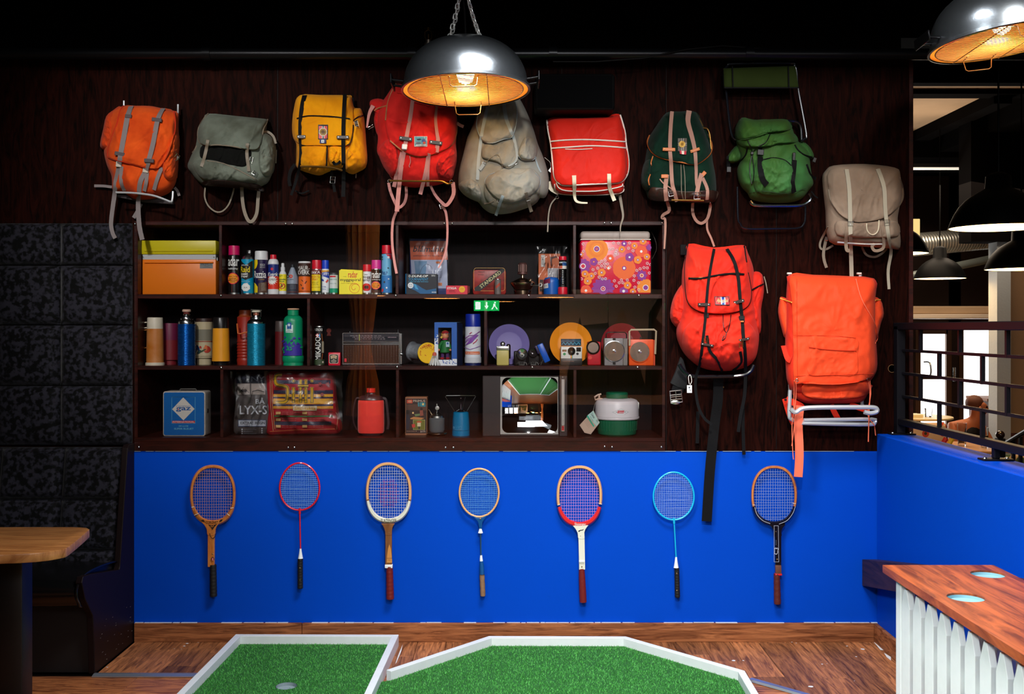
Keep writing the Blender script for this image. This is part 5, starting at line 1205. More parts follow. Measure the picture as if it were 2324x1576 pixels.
Geo().prism([(P(*p.T(q),-.02).x,P(*p.T(q),-.02).z)for q in((1012,788),(1030,852),(1000,850),(978,832))],-.06,-.056,'y').build('paper_tag',WP,p.root,sm=0);p.tube([(1010,800),(1000,740),(970,710),(945,690)],2,WPI,'tag_string',hang=.05,raw=True)
CDG=cloth('dark_green_cloth',(14,46,32),.3,ncol=(7,26,20),sc=6);PKW=mat('pinkish_tan_webbing',(162,118,102),.7,bump=(400,.3));ORT=mat('orange_leather_trim',(196,108,52),.45)
p=Pack('frame_backpack','dark green backpack with tan leather trim and gold badge',4,(440,1100))
p.tube([(590,470),(640,560),(650,590),(690,600),(712,650),(722,740),(728,830)],8,BRS,hang=.03)
p.shell('body',[(360,450),(460,445),(545,442),(592,462),(640,560),(688,680),(725,780),(742,900),(764,1020),(772,1150),(760,1240),(700,1268),(400,1255),(185,1240),(140,1160),(100,1100),(102,1000),(130,900),(150,780),(170,680),(230,580),(300,480)],(440,880),.16,CDG,wr=.010,freq=10)
p.shell('side_pocket',[(190,880),(130,900),(102,1000),(100,1100),(140,1155),(180,1120),(178,1000)],(140,1020),.04,CDG,add=True,wr=.006)
p.shell('leather_base',[(182,1128),(300,1132),(500,1162),(775,1150),(768,1238),(700,1262),(400,1248),(182,1235)],(480,1195),.02,LBR,n=6,add=True,wr=.002)
FL=[(360,446),(460,452),(590,452),(650,560),(700,650),(732,750),(712,830),(620,905),(560,920),(470,902),(380,886),(250,850),(180,790),(155,720),(175,660),(240,580),(300,480)]
p.shell('top_flap',FL,(440,690),.022,CDG,n=6,lean=.2,add=True,wr=.006,freq=9);p.trim(FL[4:15],7,ORT);p.trim([(205,845),(188,900),(190,930)],5,ORT);p.trim([(180,1010),(165,1060),(172,1105)],5,ORT)
p.tube([(455,920),(458,1040),(460,1160),(475,1230)],3.5,CGL,'cord',hang=.1);p.tube([(478,920),(490,1040),(494,1230)],3.5,CGL,'cord',hang=.1)
p.tube([(370,1240),(500,1241),(660,1244)],8,BRS,hang=.17)
p.strap([(330,1010),(316,1130),(325,1245)],36,PKW,.14);p.strap([(640,1000),(612,1100),(595,1190)],36,PKW,.14);p.strap([(648,1040),(690,1140),(688,1235)],28,PKW,.14);p.strap([(265,1050),(300,1090),(360,1130),(400,1170)],10,PKW,.14)
p.strap([(375,445),(362,600),(357,780),(366,900),(370,1000),(378,1100),(400,1180),(418,1252)],32,PKW,.14);p.strap([(528,438),(518,540),(555,680),(580,800),(590,950),(592,1080),(606,1150),(610,1240)],34,PKW,.14,ws=(46,14))
p.blk(347,786,108,28,ORT,'leather_tab',2,off=.009,rivets=BRS);p.blk(580,793,84,26,ORT,'leather_tab',-18,off=.009,rivets=BRS);p.blk(308,1026,58,32,ORT,'leather_tab',0,off=.008);p.blk(656,1006,50,32,ORT,'leather_tab',-50,off=.008)
p.buckle(366,1180,40,44,CHR,-10,off=.014);p.buckle(600,1200,54,56,CHR,0,off=.014,r=.002)
p.strap([(325,1240),(350,1330),(300,1368),(285,1398),(312,1410),(315,1500),(310,1600),(306,1676)],22,PKW,.03,'shoulder_strap',ws=(32,14));p.strap([(560,1262),(560,1350),(590,1420),(640,1446),(690,1405),(714,1320),(716,1255)],26,PKW,.03,'shoulder_strap');p.strap([(688,1415),(690,1500),(725,1580),(752,1655)],18,PKW,.02,'shoulder_strap')
p.print([('r',428,508,685,800,(96,88,80)),('r',428,508,728,748,(170,160,150)),('r',458,478,685,800,(170,160,150)),('r',428,508,735,742,(30,34,34)),('r',464,472,685,800,(30,34,34)),('e',465,738,29,29,(212,168,80)),('p',star(465,738,22,10,7),(150,110,44)),('p',[(442,795),(504,800),(500,832),(446,826)],(180,34,52)),('p',[(460,797),(484,799),(482,829),(462,827)],(220,210,190))])
CGN=cloth('green_nylon',(62,120,68),.18,.45,ncol=(62,92,32),sc=3,sheen=.1);OLV=cloth('olive_seat_cloth',(44,56,20),.2)
p=Pack('stool_backpack','green backpack on a black folding stool frame',4,(1270,1250))
p.tube([(842,240),(838,90),(870,40),(930,20),(1420,12),(1470,40),(1490,100),(1502,240),(1575,640),(1560,690),(1530,712)],11,BTU,hang=.06,sm_=4);p.tube([(856,235),(890,560),(915,670),(945,700)],11,BTU,hang=.06)
p.tube([(1410,530),(1480,538),(1525,580),(1535,700)],13,BTU,hang=.04)
g=Geo();V=[];F=[]
tl=[(835,62),(1478,40)];bl=[(842,232),(1506,232)]
for j in range(9):
 for i in range(17):
  u,v=i/16,j/8;x_=(tl[0][0]*(1-u)+tl[1][0]*u)*(1-v)+(bl[0][0]*(1-u)+bl[1][0]*u)*v;y_=(tl[0][1]*(1-u)+tl[1][1]*u)*(1-v)+(bl[0][1]*(1-u)+bl[1][1]*u)*v
  V.append(P(*p.T((x_,y_)),-.085-.02*v+.012*math.sin(PI*u)))
for j in range(8):
 for i in range(16):a=j*17+i;F.append((a,a+17,a+18,a+1))
so=g.add(V,F).build('stool_seat',OLV,p.root);md=so.modifiers.new('thick','SOLIDIFY');md.thickness=.006;md.offset=0
for x_ in(915,1415):Geo().ribbon([P(*p.T((x_,40)),-.09),P(*p.T((x_+6,235)),-.112)],.006,.002).build('seat_band',BWEB,p.root)
Geo().ribbon([P(*p.T((842,234)),-.108),P(*p.T((1506,234)),-.108)],.006,.004).build('seat_band',BWEB,p.root)
p.tube([(960,1120),(965,1390),(985,1450),(1040,1494),(1300,1494),(1500,1490),(1555,1450),(1568,1380),(1566,1260)],9,BTU,hang=.05)
p.shell('body',[(1000,500),(1090,522),(1190,515),(1300,518),(1410,522),(1448,590),(1470,650),(1510,720),(1600,800),(1610,900),(1622,1000),(1640,1090),(1600,1150),(1530,1230),(1400,1264),(1200,1260),(1080,1230),(1052,1180),(1000,1130),(965,1050),(958,960),(985,880),(960,770),(942,690),(945,600)],(1270,880),.19,CGN,wr=.014,freq=8)
p.shell('top_roll',[(1000,500),(1100,520),(1250,516),(1410,520),(1450,590),(1390,622),(1250,640),(1120,680),(1000,705),(948,680),(942,590)],(1180,595),.045,CGN,add=True,n=2.5,wr=.014,freq=10)
p.shell('top_flap',[(960,705),(1100,680),(1200,640),(1300,650),(1430,640),(1475,650),(1500,720),(1330,735),(1250,760),(1120,770),(1000,760)],(1230,705),.03,CGN,add=True,n=3,wr=.008,freq=12)
for pts,c in(([(880,830),(960,745),(1045,762),(1040,820),(985,890),(905,908),(865,890)],(960,825)),([(1475,745),(1548,718),(1612,770),(1645,850),(1600,870),(1530,820)],(1560,790))):p.shell('side_pocket',pts,c,.08 if c[0]<1000 else .07,CGN,add=False,wr=.008,freq=14)
p.trim([(1048,765),(1035,830),(985,890),(930,905)],7,BWEB);p.trim([(1473,745),(1500,790),(1560,835),(1625,855)],7,BWEB)
p.shell('front_pocket',[(1135,885),(1280,862),(1400,890),(1450,940),(1480,1100),(1465,1180),(1300,1205),(1130,1165),(1105,1010)],(1290,1030),.035,CGN,add=True,n=4,wr=.010,freq=9);p.trim([(1185,880),(1280,860),(1380,880),(1440,930)],5,BWEB);p.trim([(1050,1180),(1200,1160),(1400,1180),(1580,1130)],2,mat('dark_green_seam',(28,56,28),.7),'seam')
p.strap([(1165,850),(1165,950),(1185,1050),(1225,1102)],48,BWEB,.1,off=.007);p.strap([(1470,880),(1460,1000),(1450,1080),(1466,1172)],42,BWEB,.1,off=.007);p.blk(1166,812,56,50,BPL,'clip_buckle',4,off=.014,t=.006);p.blk(1464,850,26,70,BPL,'clip_buckle',4,off=.014,t=.006);p.strap([(1166,770),(1166,800)],30,BWEB)
p.tube([(1050,700),(1078,760),(1092,815),(1075,900),(1070,980),(1090,1095),(1108,1000),(1100,900),(1095,818),(1150,760),(1215,720),(1252,650)],4,BPL,'draw_cord',off=.006,sm_=4);p.blk(1090,820,26,26,BPL,'cord_lock',off=.012,t=.006)
p.strap([(880,848),(878,920),(885,995)],34,BWEB,.05);p.blk(882,965,40,50,BPL,'clip_buckle',0,hang=.06);p.strap([(1575,920),(1610,1010),(1662,1050)],26,BWEB,.05);p.blk(1648,880,30,44,BPL,'clip_buckle',20,hang=.06);p.strap([(1620,1160),(1650,1200),(1680,1220)],12,BWEB,.03)
p.tube([(1072,1245),(1095,1275),(1150,1290),(1300,1292),(1520,1288),(1590,1262),(1618,1225),(1600,1180)],14,mat('dark_chrome_tube',(120,124,134),.18,1),hang=.21)
CT2=cloth('taupe_canvas',(158,138,120),.22,ncol=(124,104,88),sc=5)
p=Pack('canvas_backpack','taupe canvas backpack above the right orange pack',6,(440,420))
p.shell('body',[(262,60),(300,34),(450,26),(600,44),(625,80),(632,170),(618,250),(612,300),(626,380),(620,440),(580,436),(400,422),(280,402),(262,250),(250,140),(248,85)],(440,230),.15,CT2,n=4,wr=.007,freq=9)
p.shell('front_pocket',[(318,300),(420,312),(560,300),(614,312),(614,375),(500,384),(400,382),(316,368)],(465,342),.03,CT2,add=True,n=4,wr=.005)
FL=[(285,52),(440,38),(580,48),(622,90),(638,145),(636,200),(600,250),(540,290),(450,308),(390,304),(330,268),(290,210),(278,150)]
p.shell('top_flap',FL,(460,170),.022,CT2,n=6,add=True,wr=.006,freq=7);p.trim(FL[3:],2.5,CGL)
p.tube([(320,405),(450,414),(545,414)],4,ALU,hang=.15);p.trim([(462,315),(464,345),(480,366),(502,366),(518,345),(522,300)],3,CRM,'loop')
p.strap([(368,330),(362,400),(366,442),(380,444)],16,CT2,.15);p.strap([(538,328),(545,420),(528,442),(500,445),(488,425),(500,412)],14,CT2,.15)
GB=mat('grey_beige_strap',(168,160,142),.6)
p.strap([(365,52),(378,150),(382,280),(385,420),(388,520),(390,624)],19,GB,.06);p.strap([(516,50),(546,140),(553,260),(568,380),(580,450),(566,540),(570,632)],18,GB,.05,ws=(20,13));p.buckle(384,314,24,18,CHR,0,off=.01);p.buckle(561,310,24,26,CHR,-6,off=.012)
g=Geo();W__=None
p.strap([(276,330),(240,398),(238,432),(262,440),(300,420)],10,CGL,.02,'shoulder_strap');p.strap([(268,380),(254,450),(256,490),(268,528)],14,CGL,.03);p.blk(268,388,14,20,CHR,'metal_end',0,hang=.035);p.strap([(438,425),(460,465),(500,476),(535,460),(560,435)],10,CGL,.02,'shoulder_strap')
CV=cloth('vermilion_cloth',(226,52,32),.12,.6,ncol=(196,30,20),sc=4)
p=Pack('frame_backpack','tall red backpack with black straps reaching onto the blue wall',5,(310,700))
p.blk(140,110,30,55,BWEB,'strap_end',0,hang=.02)
p.shell('side_pocket',[(105,330),(145,285),(175,340),(200,450),(245,460),(230,545),(190,556),(110,522),(72,470),(80,390)],(145,440),.13,CV,wr=.012,freq=12);p.shell('side_pocket',[(505,230),(555,238),(565,330),(550,420),(548,542),(510,552),(475,450),(490,320)],(520,400),.12,CV,wr=.012,freq=12)
p.shell('body',[(165,80),(210,95),(300,102),(380,105),(458,84),(480,125),(508,200),(520,300),(530,420),(540,540),(535,620),(520,680),(480,722),(400,745),(300,745),(220,722),(150,662),(112,590),(104,530),(120,440),(130,330),(135,220),(155,130)],(320,440),.22,CV,wr=.014,freq=8,lean=.25)
p.shell('lower_bulge',[(150,520),(240,470),(440,470),(520,540),(525,640),(480,715),(330,742),(220,715),(140,640)],(330,610),.04,CV,add=True,wr=.014,freq=9)
FL=[(165,78),(300,98),(458,84),(470,130),(482,230),(498,320),(494,380),(470,415),(420,436),(340,446),(250,440),(190,415),(160,370),(150,280),(150,180)]
p.shell('top_flap',FL,(320,270),.026,CV,n=7,lean=.2,add=True,wr=.008,freq=8);p.trim(FL[4:]+[FL[0]],3,BWEB)
p.trim([(168,259),(230,261),(300,247),(380,236),(460,238)],5,BWEB,'zip');p.trim([(175,256),(240,255),(300,244),(370,233),(440,230)],1.5,BRS,'zip_teeth');p.trim([(500,322),(530,305),(562,290)],4,BWEB);p.trim([(462,90),(468,140),(474,175)],4,BWEB)
p.strap([(565,250),(575,285),(584,338)],5,CGL,.06);p.strap([(265,560),(280,640),(320,690),(345,748)],14,BWEB,.1);p.strap([(440,645),(445,700),(400,750)],14,BWEB,.1);p.tube([(350,450),(352,510),(368,545),(385,500),(392,452)],2,BPL,'draw_cord');p.tube([(368,545),(360,575),(345,585),(355,560)],2,BPL,'draw_cord')
p.tube([(120,712),(135,738),(165,765),(210,776),(320,776),(440,772),(490,752),(512,716)],10,BTU,hang=.12)
p.strap([(303,105),(285,200),(270,300),(262,400),(256,480),(242,600),(230,700),(208,780),(206,850),(222,940),(255,1000),(293,1028)],14,BWEB,.13,off=.006);p.strap([(370,105),(408,170),(430,260),(440,380),(450,470),(456,560),(466,660),(468,760),(462,880),(442,980),(430,1068)],17,BWEB,.12,off=.006);p.strap([(455,930),(455,1050),(460,1188)],17,BWEB,.03);p.strap([(218,960),(216,1050),(214,1128)],18,BWEB,.015)
for a_ in((250,398,62,17,0),(432,383,56,17,-14),(266,610,64,13,10),(460,582,54,13,-12)):p.blk(*a_[:4],LBR,'leather_tab',a_[4],off=.009,rivets=CHR)
p.blk(448,475,28,34,BPL,'clip_buckle',0,off=.012);p.blk(450,487,16,8,ORT,'orange_tip',0,off=.02);p.blk(262,450,24,34,BPL,'clip_buckle',0,off=.012);p.buckle(445,605,18,34,BRS,0,off=.014);p.buckle(258,590,16,30,BRS,0,off=.014)
p.print([('p',[(304,355),(382,355),(386,402),(308,400)],(30,20,24)),('p',[(308,359),(337,359),(340,397),(311,396)],(206,36,40)),('p',[(337,359),(342,359),(345,397),(340,397)],(226,226,226)),('p',[(342,359),(356,359),(358,398),(345,397)],(28,70,160)),('p',[(356,359),(361,359),(363,398),(358,398)],(226,226,226)),('p',[(361,359),(378,359),(382,398),(363,398)],(206,36,40)),('t','Ajungilak',316,378,366,390,(222,190,120),.02,0,.3)],'flag_badge')
g=Geo();q=[p.T(a_)for a_ in((126,672),(100,750),(73,812),(110,832),(152,842),(160,800),(156,750),(140,690))];g.prism([(P(*a_,-.03).x,P(*a_,-.03).z)for a_ in q],-.045,-.015,'y',.004);g.build('hip_belt',mat('black_padded_cloth',(20,20,22),.8,bump=(300,.3)),p.root)
p.strap([(115,830),(108,858)],60,BWEB,.035)
p.buckle(103,882,60,62,CHR,-6,hang=.05,r=.003);p.buckle(102,884,62,24,CHR,-6,hang=.05,r=.003);g=Geo();c_=P(*p.T((100,912)),-.052);g.ball(c_,.024,.005,.012);g.build('buckle_end',CHR,p.root)
p.tube([(172,815),(168,780),(178,768),(185,800),(176,820)],1.6,WPI,'tag_string',hang=.19,raw=True,sm_=4)
a_=P(*p.T((160,822)),-.19);b_=P(*p.T((186,862)),-.19);tg=Geo().box(a_.x,b_.x,-.191,-.1895,b_.z,a_.z).build('price_tag',WP,p.root,sm=0);Geo().m(ink((60,60,70))).text('1',p.T((169,0))[0],p.T((176,0))[0],p.T((0,830))[1],p.T((0,838))[1],lambda x_,y_:P(x_,y_,-.1915)).text('76',p.T((168,0))[0],p.T((182,0))[0],p.T((0,842))[1],p.T((0,852))[1],lambda x_,y_:P(x_,y_,-.1915)).build('tag_writing',None,tg,sm=0)
p.strap([(325,790),(322,900),(306,1020),(292,1150),(280,1280),(272,1400),(264,1538)],52,BWEB,.03,'waist_strap',th=.003);p.blk(345,832,18,8,BRS,'brass_catch',0,hang=.02)
CO=cloth('bright_orange_nylon',(240,76,38),.08,.5,sc=4);COD=cloth('red_orange_nylon',(228,52,32),.12,.6);OWEB=mat('orange_webbing',(250,116,82),.7,bump=(400,.3));YZ=mat('yellow_zip',(228,170,70),.5)
p=Pack('frame_backpack','orange red frame pack on silver tubes, low beside the railing',6,(290,1200))
p.tube([(90,560),(92,800),(92,1100),(96,1210)],9,ALU,hang=.02);p.tube([(430,560),(434,800),(440,1210)],9,ALU,hang=.02)
for x_ in(88,425):p.blk(x_,556,22,9,WPI,'tube_cap',0,hang=.03,t=.008)
p.shell('side_pocket',[(50,668),(100,695),(120,760),(118,850),(70,872),(50,820),(34,745),(40,690)],(85,770),.10,CO,wr=.006);p.shell('side_pocket',[(480,685),(528,682),(545,750),(530,800),(510,872),(480,860)],(505,770),.10,CO,wr=.006)
p.shell('body',[(78,600),(95,562),(300,568),(498,580),(505,670),(508,870),(514,1000),(500,1050),(475,1085),(470,1130),(300,1150),(130,1140),(82,1090),(70,1000),(68,870),(72,700)],(290,850),.17,COD,n=5,wr=.008,freq=8)
p.shell('lower_roll',[(85,1090),(160,1085),(470,1085),(466,1140),(430,1180),(300,1186),(170,1184),(110,1150)],(290,1135),.15,COD,n=3,wr=.008,freq=12)
p.shell('lower_pocket',[(160,1088),(300,1092),(470,1082),(462,1145),(300,1165),(165,1150)],(310,1122),.02,CO,n=5,add=True,wr=.004)
FL=[(92,562),(200,562),(400,570),(470,580),(502,600),(503,800),(506,1000),(500,1045),(460,1070),(400,1085),(300,1095),(150,1088),(110,1080),(106,900),(100,700)]
p.shell('front_sheet',FL,(300,830),.03,CO,n=10,add=True,wr=.006,freq=5)
p.shell('sewn_pocket',[(188,862),(300,860),(415,866),(418,950),(412,1045),(300,1048),(182,1045),(184,950)],(300,955),.004,CO,n=10,add=True,lean=0,wr=.003,freq=6)
STI=cloth('darker_orange_seam',(206,52,26));p.trim([(183,912),(250,922),(330,928),(412,930)],2.2,STI,'pocket_mouth');p.trim([(105,855),(300,858),(410,868)],.9,STI,'seam');p.trim([(110,1052),(300,1048),(495,1040)],.9,STI,'seam');p.trim([(124,580),(125,800),(128,1070)],.9,STI,'seam')
p.trim([(44,676),(70,686),(100,696)],3,YZ,'zip');p.trim([(503,686),(528,683)],3,YZ,'zip');p.tube([(410,582),(438,680),(498,790),(516,860),(504,893)],2.2,OWEB,'cord',off=.004)
for x_,y_ in((125,1072),(470,1068)):p.tube(ell(x_,y_,6,6,10),2,CHR,'grommet')
p.strap([(68,905),(85,960),(98,970)],40,COD,.1);p.strap([(70,1160),(90,1230),(112,1282)],34,COD,.05,'webbing');p.strap([(72,1165),(140,1195),(148,1210)],30,COD,.1,'webbing');p.blk(70,1167,10,10,BPL,'rivet',hang=.12);p.strap([(290,1190),(305,1225),(325,1262)],26,COD,.08,'webbing');p.strap([(380,1190),(440,1210),(470,1215)],26,COD,.1,'webbing')
p.tube([(150,1280),(300,1284),(480,1286),(500,1276),(488,1262),(300,1264),(160,1266)],9.5,ALU,hang=.13,closed=True,sm_=3);p.tube([(92,1120),(88,1235),(100,1262),(150,1275)],9.5,ALU,hang=.1)
p.tube([(95,1212),(118,1228),(150,1210),(220,1204),(400,1203),(490,1204),(512,1212),(508,1226),(478,1232),(450,1226)],10.5,ALU,hang=.2,sm_=4)
p.strap([(140,1195),(132,1290),(136,1390),(136,1460),(131,1540)],40,OWEB,.13,'waist_strap');p.tube([(122,1075),(118,1180),(102,1280),(104,1400),(108,1455)],2.2,OWEB,'cord',hang=.16);p.tube([(112,1075),(110,1200),(112,1290),(100,1390)],2.2,OWEB,'cord',hang=.15);p.tube([(470,1072),(478,1130),(474,1230),(470,1370)],2.4,OWEB,'cord',hang=.14);p.tube([(500,1290),(505,1340)],2.4,OWEB,'cord',hang=.1,sm_=2);p.tube([(478,1075),(482,1140),(468,1240),(500,1290)],2,OWEB,'cord',hang=.14)
# things on the cabinet shelves
def pm(n,c,r=.4,**k):return mat(n,c,r,**k)
SCAN=pm('tin_rim',(190,192,190),.3,metal=1)
def L_(s,d=False):return s
def can(name,label,cat,row,cx,y,segs,ops=None,group=None,rp=None,seg=36):
 """segs: (part, material, [(r_px, py)...]) ; last py None -> shelf"""
 k=(D0+y)/FOC;z0=SH[row];X=(cx-HX)*k;r=thing(name,label,cat,(X,y,z0),group)
 for pn,m,pr in segs:
  g=Geo();g.lathe((X,y,0),[(q*k,z0 if py is None else CZ-(py-HY)*k)for q,py in pr],seg);g.build(pn,m,r,sm=35)
 if ops:prints(r,cyl_s(cx,rp or max(q for s_ in segs for q,_ in s_[2]),y),ops)
 return r
def bpx(x0,x1,y0,y1,row,yf,dep,back=True):
 """world extents of a box whose front face is at depth yf"""
 a=P(x0,y0,yf);b=P(x1,y1 if y1 else 0,yf);return a.x,b.x,yf,yf+dep,(SH[row]if y1 is None else b.z),a.z
GRP=['tins, bottles and boxes on the top shelf','flasks and gadgets on the middle shelf','camping things on the bottom shelf']
K=(18,16,18);WH=(236,236,232)
# top shelf
ex=bpx(323,490,577,None,0,.06,.24);r=thing('cooler_box','yellow lidded orange metal cool box at the left of the top shelf','cool box',((ex[0]+ex[1])/2,.18,SH[0]),GRP[0])
OB=pm('orange_tin_paint',(236,122,22),.4,noise_=(6,.06));YB2=pm('yellow_tin_paint',(206,190,20),.4,noise_=(6,.06));PALE=pm('pale_grey_tin',(186,188,190),.4)
b_=bpx(323,490,589,None,0,.06,.22);Geo().box(*b_,.004,2).build('body',OB,r);b_=bpx(323.5,489.5,576,590,0,.062,.216);Geo().box(*b_,.002).build('collar',PALE,r);b_=bpx(321,490,546,577.5,0,.056,.228)
g=Geo();g.prism([(b_[0]+.001,b_[4]),(b_[1]-.001,b_[4]),(b_[1],b_[4]+.03),(b_[1]-.001,b_[5]),(b_[0]+.001,b_[5]),(b_[0],b_[4]+.03)],b_[2],b_[3],'y',.003);g.build('lid',YB2,r)
for x0,x1,yy,m_ in((328,483,569.5,YB2),(328,484,596,OB)):g=Geo();g.tube([P(x0,yy,.056),P(x1,yy,.056)],.0045,8);g.build('pressed_rib',m_,r)
g=Geo();g.tube([P(320,546,.055),P(320,575,.055),P(326,585,.056)],.0012,6);g.build('wire_hinge',CHR,r);Geo().box(*bpx(488.5,494,585,592,0,.08,.03)).build('latch',CHR,r)
prints(r,plane_s(.0595),[('r',453.5,483,597,609.5,(120,122,124)),('t','PRIMUS',456.5,480.5,598,603,(20,20,20),.03),('t','SWEDEN',464,473,604,605.5,(30,30,30)),('t','MADE IN SWEDEN',460,478,606.5,608,(30,30,30)),('e',485.5,584,.9,.9,(30,26,24))],e0=.0004)
MAG=pm('magenta_cap',(206,20,96),.35);KB=pm('black_tin',(22,18,18),.3);RC=pm('red_cap',(206,22,44),.35);WHC=pm('white_cap',(222,224,226),.4);BLC=pm('blue_cap',(22,66,196),.35)
can('spray_can','tall black insect spray can with magenta cap beside the cool box','spray can',0,531.5,.1,[('cap',MAG,[(12.2,558.5),(12.4,560),(12.6,579.5)]),('body',KB,[(12.4,579.5),(12.4,583),(13.2,586),(13.2,665)]),('rim',SCAN,[(13.4,665),(13.4,None)])],[('t','adar',520,544,582,605,WH,.03),('t','insektspray',520.5,542,608,614,WH,.02),('e',531.5,633,12.2,13,(214,26,70)),('e',531.5,633,11,11.3,(246,150,20)),('t','dreper hurtig',522,541,626.5,630,K,.03),('t','insekter',524,539,631,634,K,.03),('t','effektivt',522,541,635,638,K,.03),('t','hjelp',527,537,639,642,K,.03),('r',529.5,531,647,664,(90,26,18))],GRP[0])
RAI=pm('cyan_tin',(0,148,192),.35)
r=can('spray_can','cyan insect spray can with black trigger nozzle','spray can',0,562,.1,[('shoulder',SCAN,[(5,579),(11,583),(14,589.5)]),('body',RAI,[(14.2,589.5),(14.2,666)]),('rim',SCAN,[(14.4,666),(14.4,None)])],[('p',[(548.5,592),(562,603),(575,592),(575,630),(561,636.5),(549,630)],K),('t','Johnson',550,566.5,601,605,WH,.02),('t','Raid',548.5,570,606,619,(240,214,20),.04),('t','insekt',549.5,566,619,625.5,WH,.03),('t','dreper',549.5,566,625.5,632,WH,.03),('p',[(561+9*(1+.12*(i%2))*math.cos(i*PI/8),653+8.5*(1+.12*(i%2))*math.sin(i*PI/8))for i in range(16)],WH),('t','SLIK',557.5,565.5,652,655,K),('t','mot fluer og',552,570,638.5,640.5,WH),('t','mygg',558,566,643,645,WH),('p',[(549,660),(553,656),(557,664),(553,668)],(30,50,70))],GRP[0])
p_=P(566,574,.1);g=Geo();g.box(p_.x-.012,p_.x+.012,.085,.115,CZ-(582-HY)*.002265,p_.z+.014,.004,2);g.build('trigger',KB,r);Geo().lathe(P(566,573.3,.085),[(.005,0),(.005,.002),(.002,.003)],14,True,(0,-1,0)).build('nozzle',WHC,r)
NAV=pm('navy_tin',(34,22,66),.35)
can('spray_can','navy and yellow insect spray can with wide white cap','spray can',0,593.3,.1,[('cap',WHC,[(13.4,570.5),(14.4,572.5),(14.8,590.5)]),('body',NAV,[(15,591),(15,665)]),('rim',SCAN,[(15.3,665),(15.3,None)])],[('p',[(579,591),(588,591),(588.5,600),(585,609),(578.6,613)],(236,206,20)),('p',[(578.8,642),(584,645),(588.5,652),(588.5,665),(578.8,665)],(236,206,20)),('p',[(590,644),(607,640),(607.5,665),(590,665)],(86,60,44)),('t','Razzia',579.5,606,615.5,632,WH,.03),('t','STOPPER',590,603,634,637,(180,140,60)),('t','EFFEKTIV',594,604,600,602.5,WH),('t','FORMULA',594,604,603.5,605.5,WH),('t','MOT ALLE',594,604,607,609,WH)]+[('t','insekter',597,605,643+i*3,645+i*3,(200,190,170))for i in range(6)],GRP[0])
RD=(226,60,44)
can('spray_bottle','red, white and blue bottle with small red cap and starburst label','bottle',0,620.5,.1,[('cap',RC,[(6.6,578.5),(7,580),(7.4,588.5)]),('shoulder',WHC,[(7.4,588.5),(9.5,590),(11.6,595),(12.1,600)]),('body',pm('blue_bottle_paint',(24,44,120),.35),[(12.1,600),(12.1,628)]),('lower_body',pm('red_bottle_paint',(224,56,40),.35),[(12.1,628),(12.1,657)]),('base',WHC,[(12.1,657),(12.1,None)])],[('e',620,611.5,3,3.2,(200,30,60)),('p',star(620,637,11.6,7.5,14),WH),('t','Kverk',609.5,632,619,627.5,WH,.03,0,.3),('t','BOMBEN',612.5,628,633,638,K,.03),('r',609,632,600.5,601.3,(160,170,200))],GRP[0])
YL=pm('yellow_bottle',(242,222,40),.4)
can('pump_bottle','small yellow pump bottle with white nozzle','bottle',0,642,.1,[('nozzle',WHC,[(2.4,597.5),(3.6,599),(3.4,606),(5,607),(5,615)]),('shoulder',WHC,[(4,615),(6,617),(8.3,623)]),('body',YL,[(8.4,623),(8.4,661)]),('base',WHC,[(8.4,661),(8.6,None)])],[('t','Apo',634.5,643,625,629,(20,110,60),.02,-8),('t','insekt',634.5,649.5,632.5,636.5,(16,90,60),.03),('t','Stop',635.5,646.5,637,641.5,(16,90,60),.04),('e',641.5,649.5,6.6,7,(206,40,40)),('e',641.5,649.5,5,5.4,(242,222,40)),('p',rot2([(639,645),(644,646),(644,652),(640,654)],641,649,20),(60,90,40)),('p',rot2([(635.5,648.8),(647.5,648.8),(647.5,650.4),(635.5,650.4)],641.5,649.6,-40),(206,40,40))],GRP[0])
can('cone_bottle','small grey conical bottle with dark stopper','bottle',0,664,.1,[('stopper',pm('dark_stopper',(30,34,40),.5),[(3.4,601),(3.8,607.5)]),('body',pm('grey_plastic_bottle',(140,150,166),.45),[(3.8,607.5),(5.2,611),(12,629),(12.4,633),(12.6,None)])],[('e',655.5,628,3.2,3.6,(34,40,50)),('e',655.5,628,1.5,1.8,(140,150,166)),('e',663,628,3.8,4,(206,64,40)),('e',663,628,1.5,1.6,(140,150,166)),('t','RADAVERM-E',652.5,668,634.5,636.5,(40,46,60)),('r',652,676,645,667,(44,48,62)),('r',652,676,662.5,664,(110,50,40))]+[('t','xxxxxxxx xxx',661,673,647+i*2.6,648.5+i*2.6,(120,126,140))for i in range(4)],GRP[0],rp=12.5)
OBR=(58,32,24)
can('paper_tube','orange and brown ant powder tin with white rim, beside red capped can','tin',0,691.3,.1,[('rim',WHC,[(13.2,594),(14,595),(14,598)]),('body',pm('ant_tin_orange',(232,104,30),.4),[(13.6,598),(13.6,665)]),('base_rim',WHC,[(14,665),(14,None)])],[('r',677.5,705,598,628,OBR),('t','MAUR-',677.5,704,604.5,614,WH,.03),('t','KVERK',677.5,704,614.5,624,WH,.03),('p',rot2([(688,636),(689.5,636),(689.5,641),(688,641)],688,638,-40),K),('p',rot2([(696,638),(697.5,638),(697.5,645),(696,645)],696,641,30),K),('p',rot2([(686,645),(687.5,645),(687.5,650),(686,650)],687,648,-30),K),('e',690,655,2.4,2.6,(110,50,20)),('r',679,704,661,661.8,(120,60,24))],GRP[0])
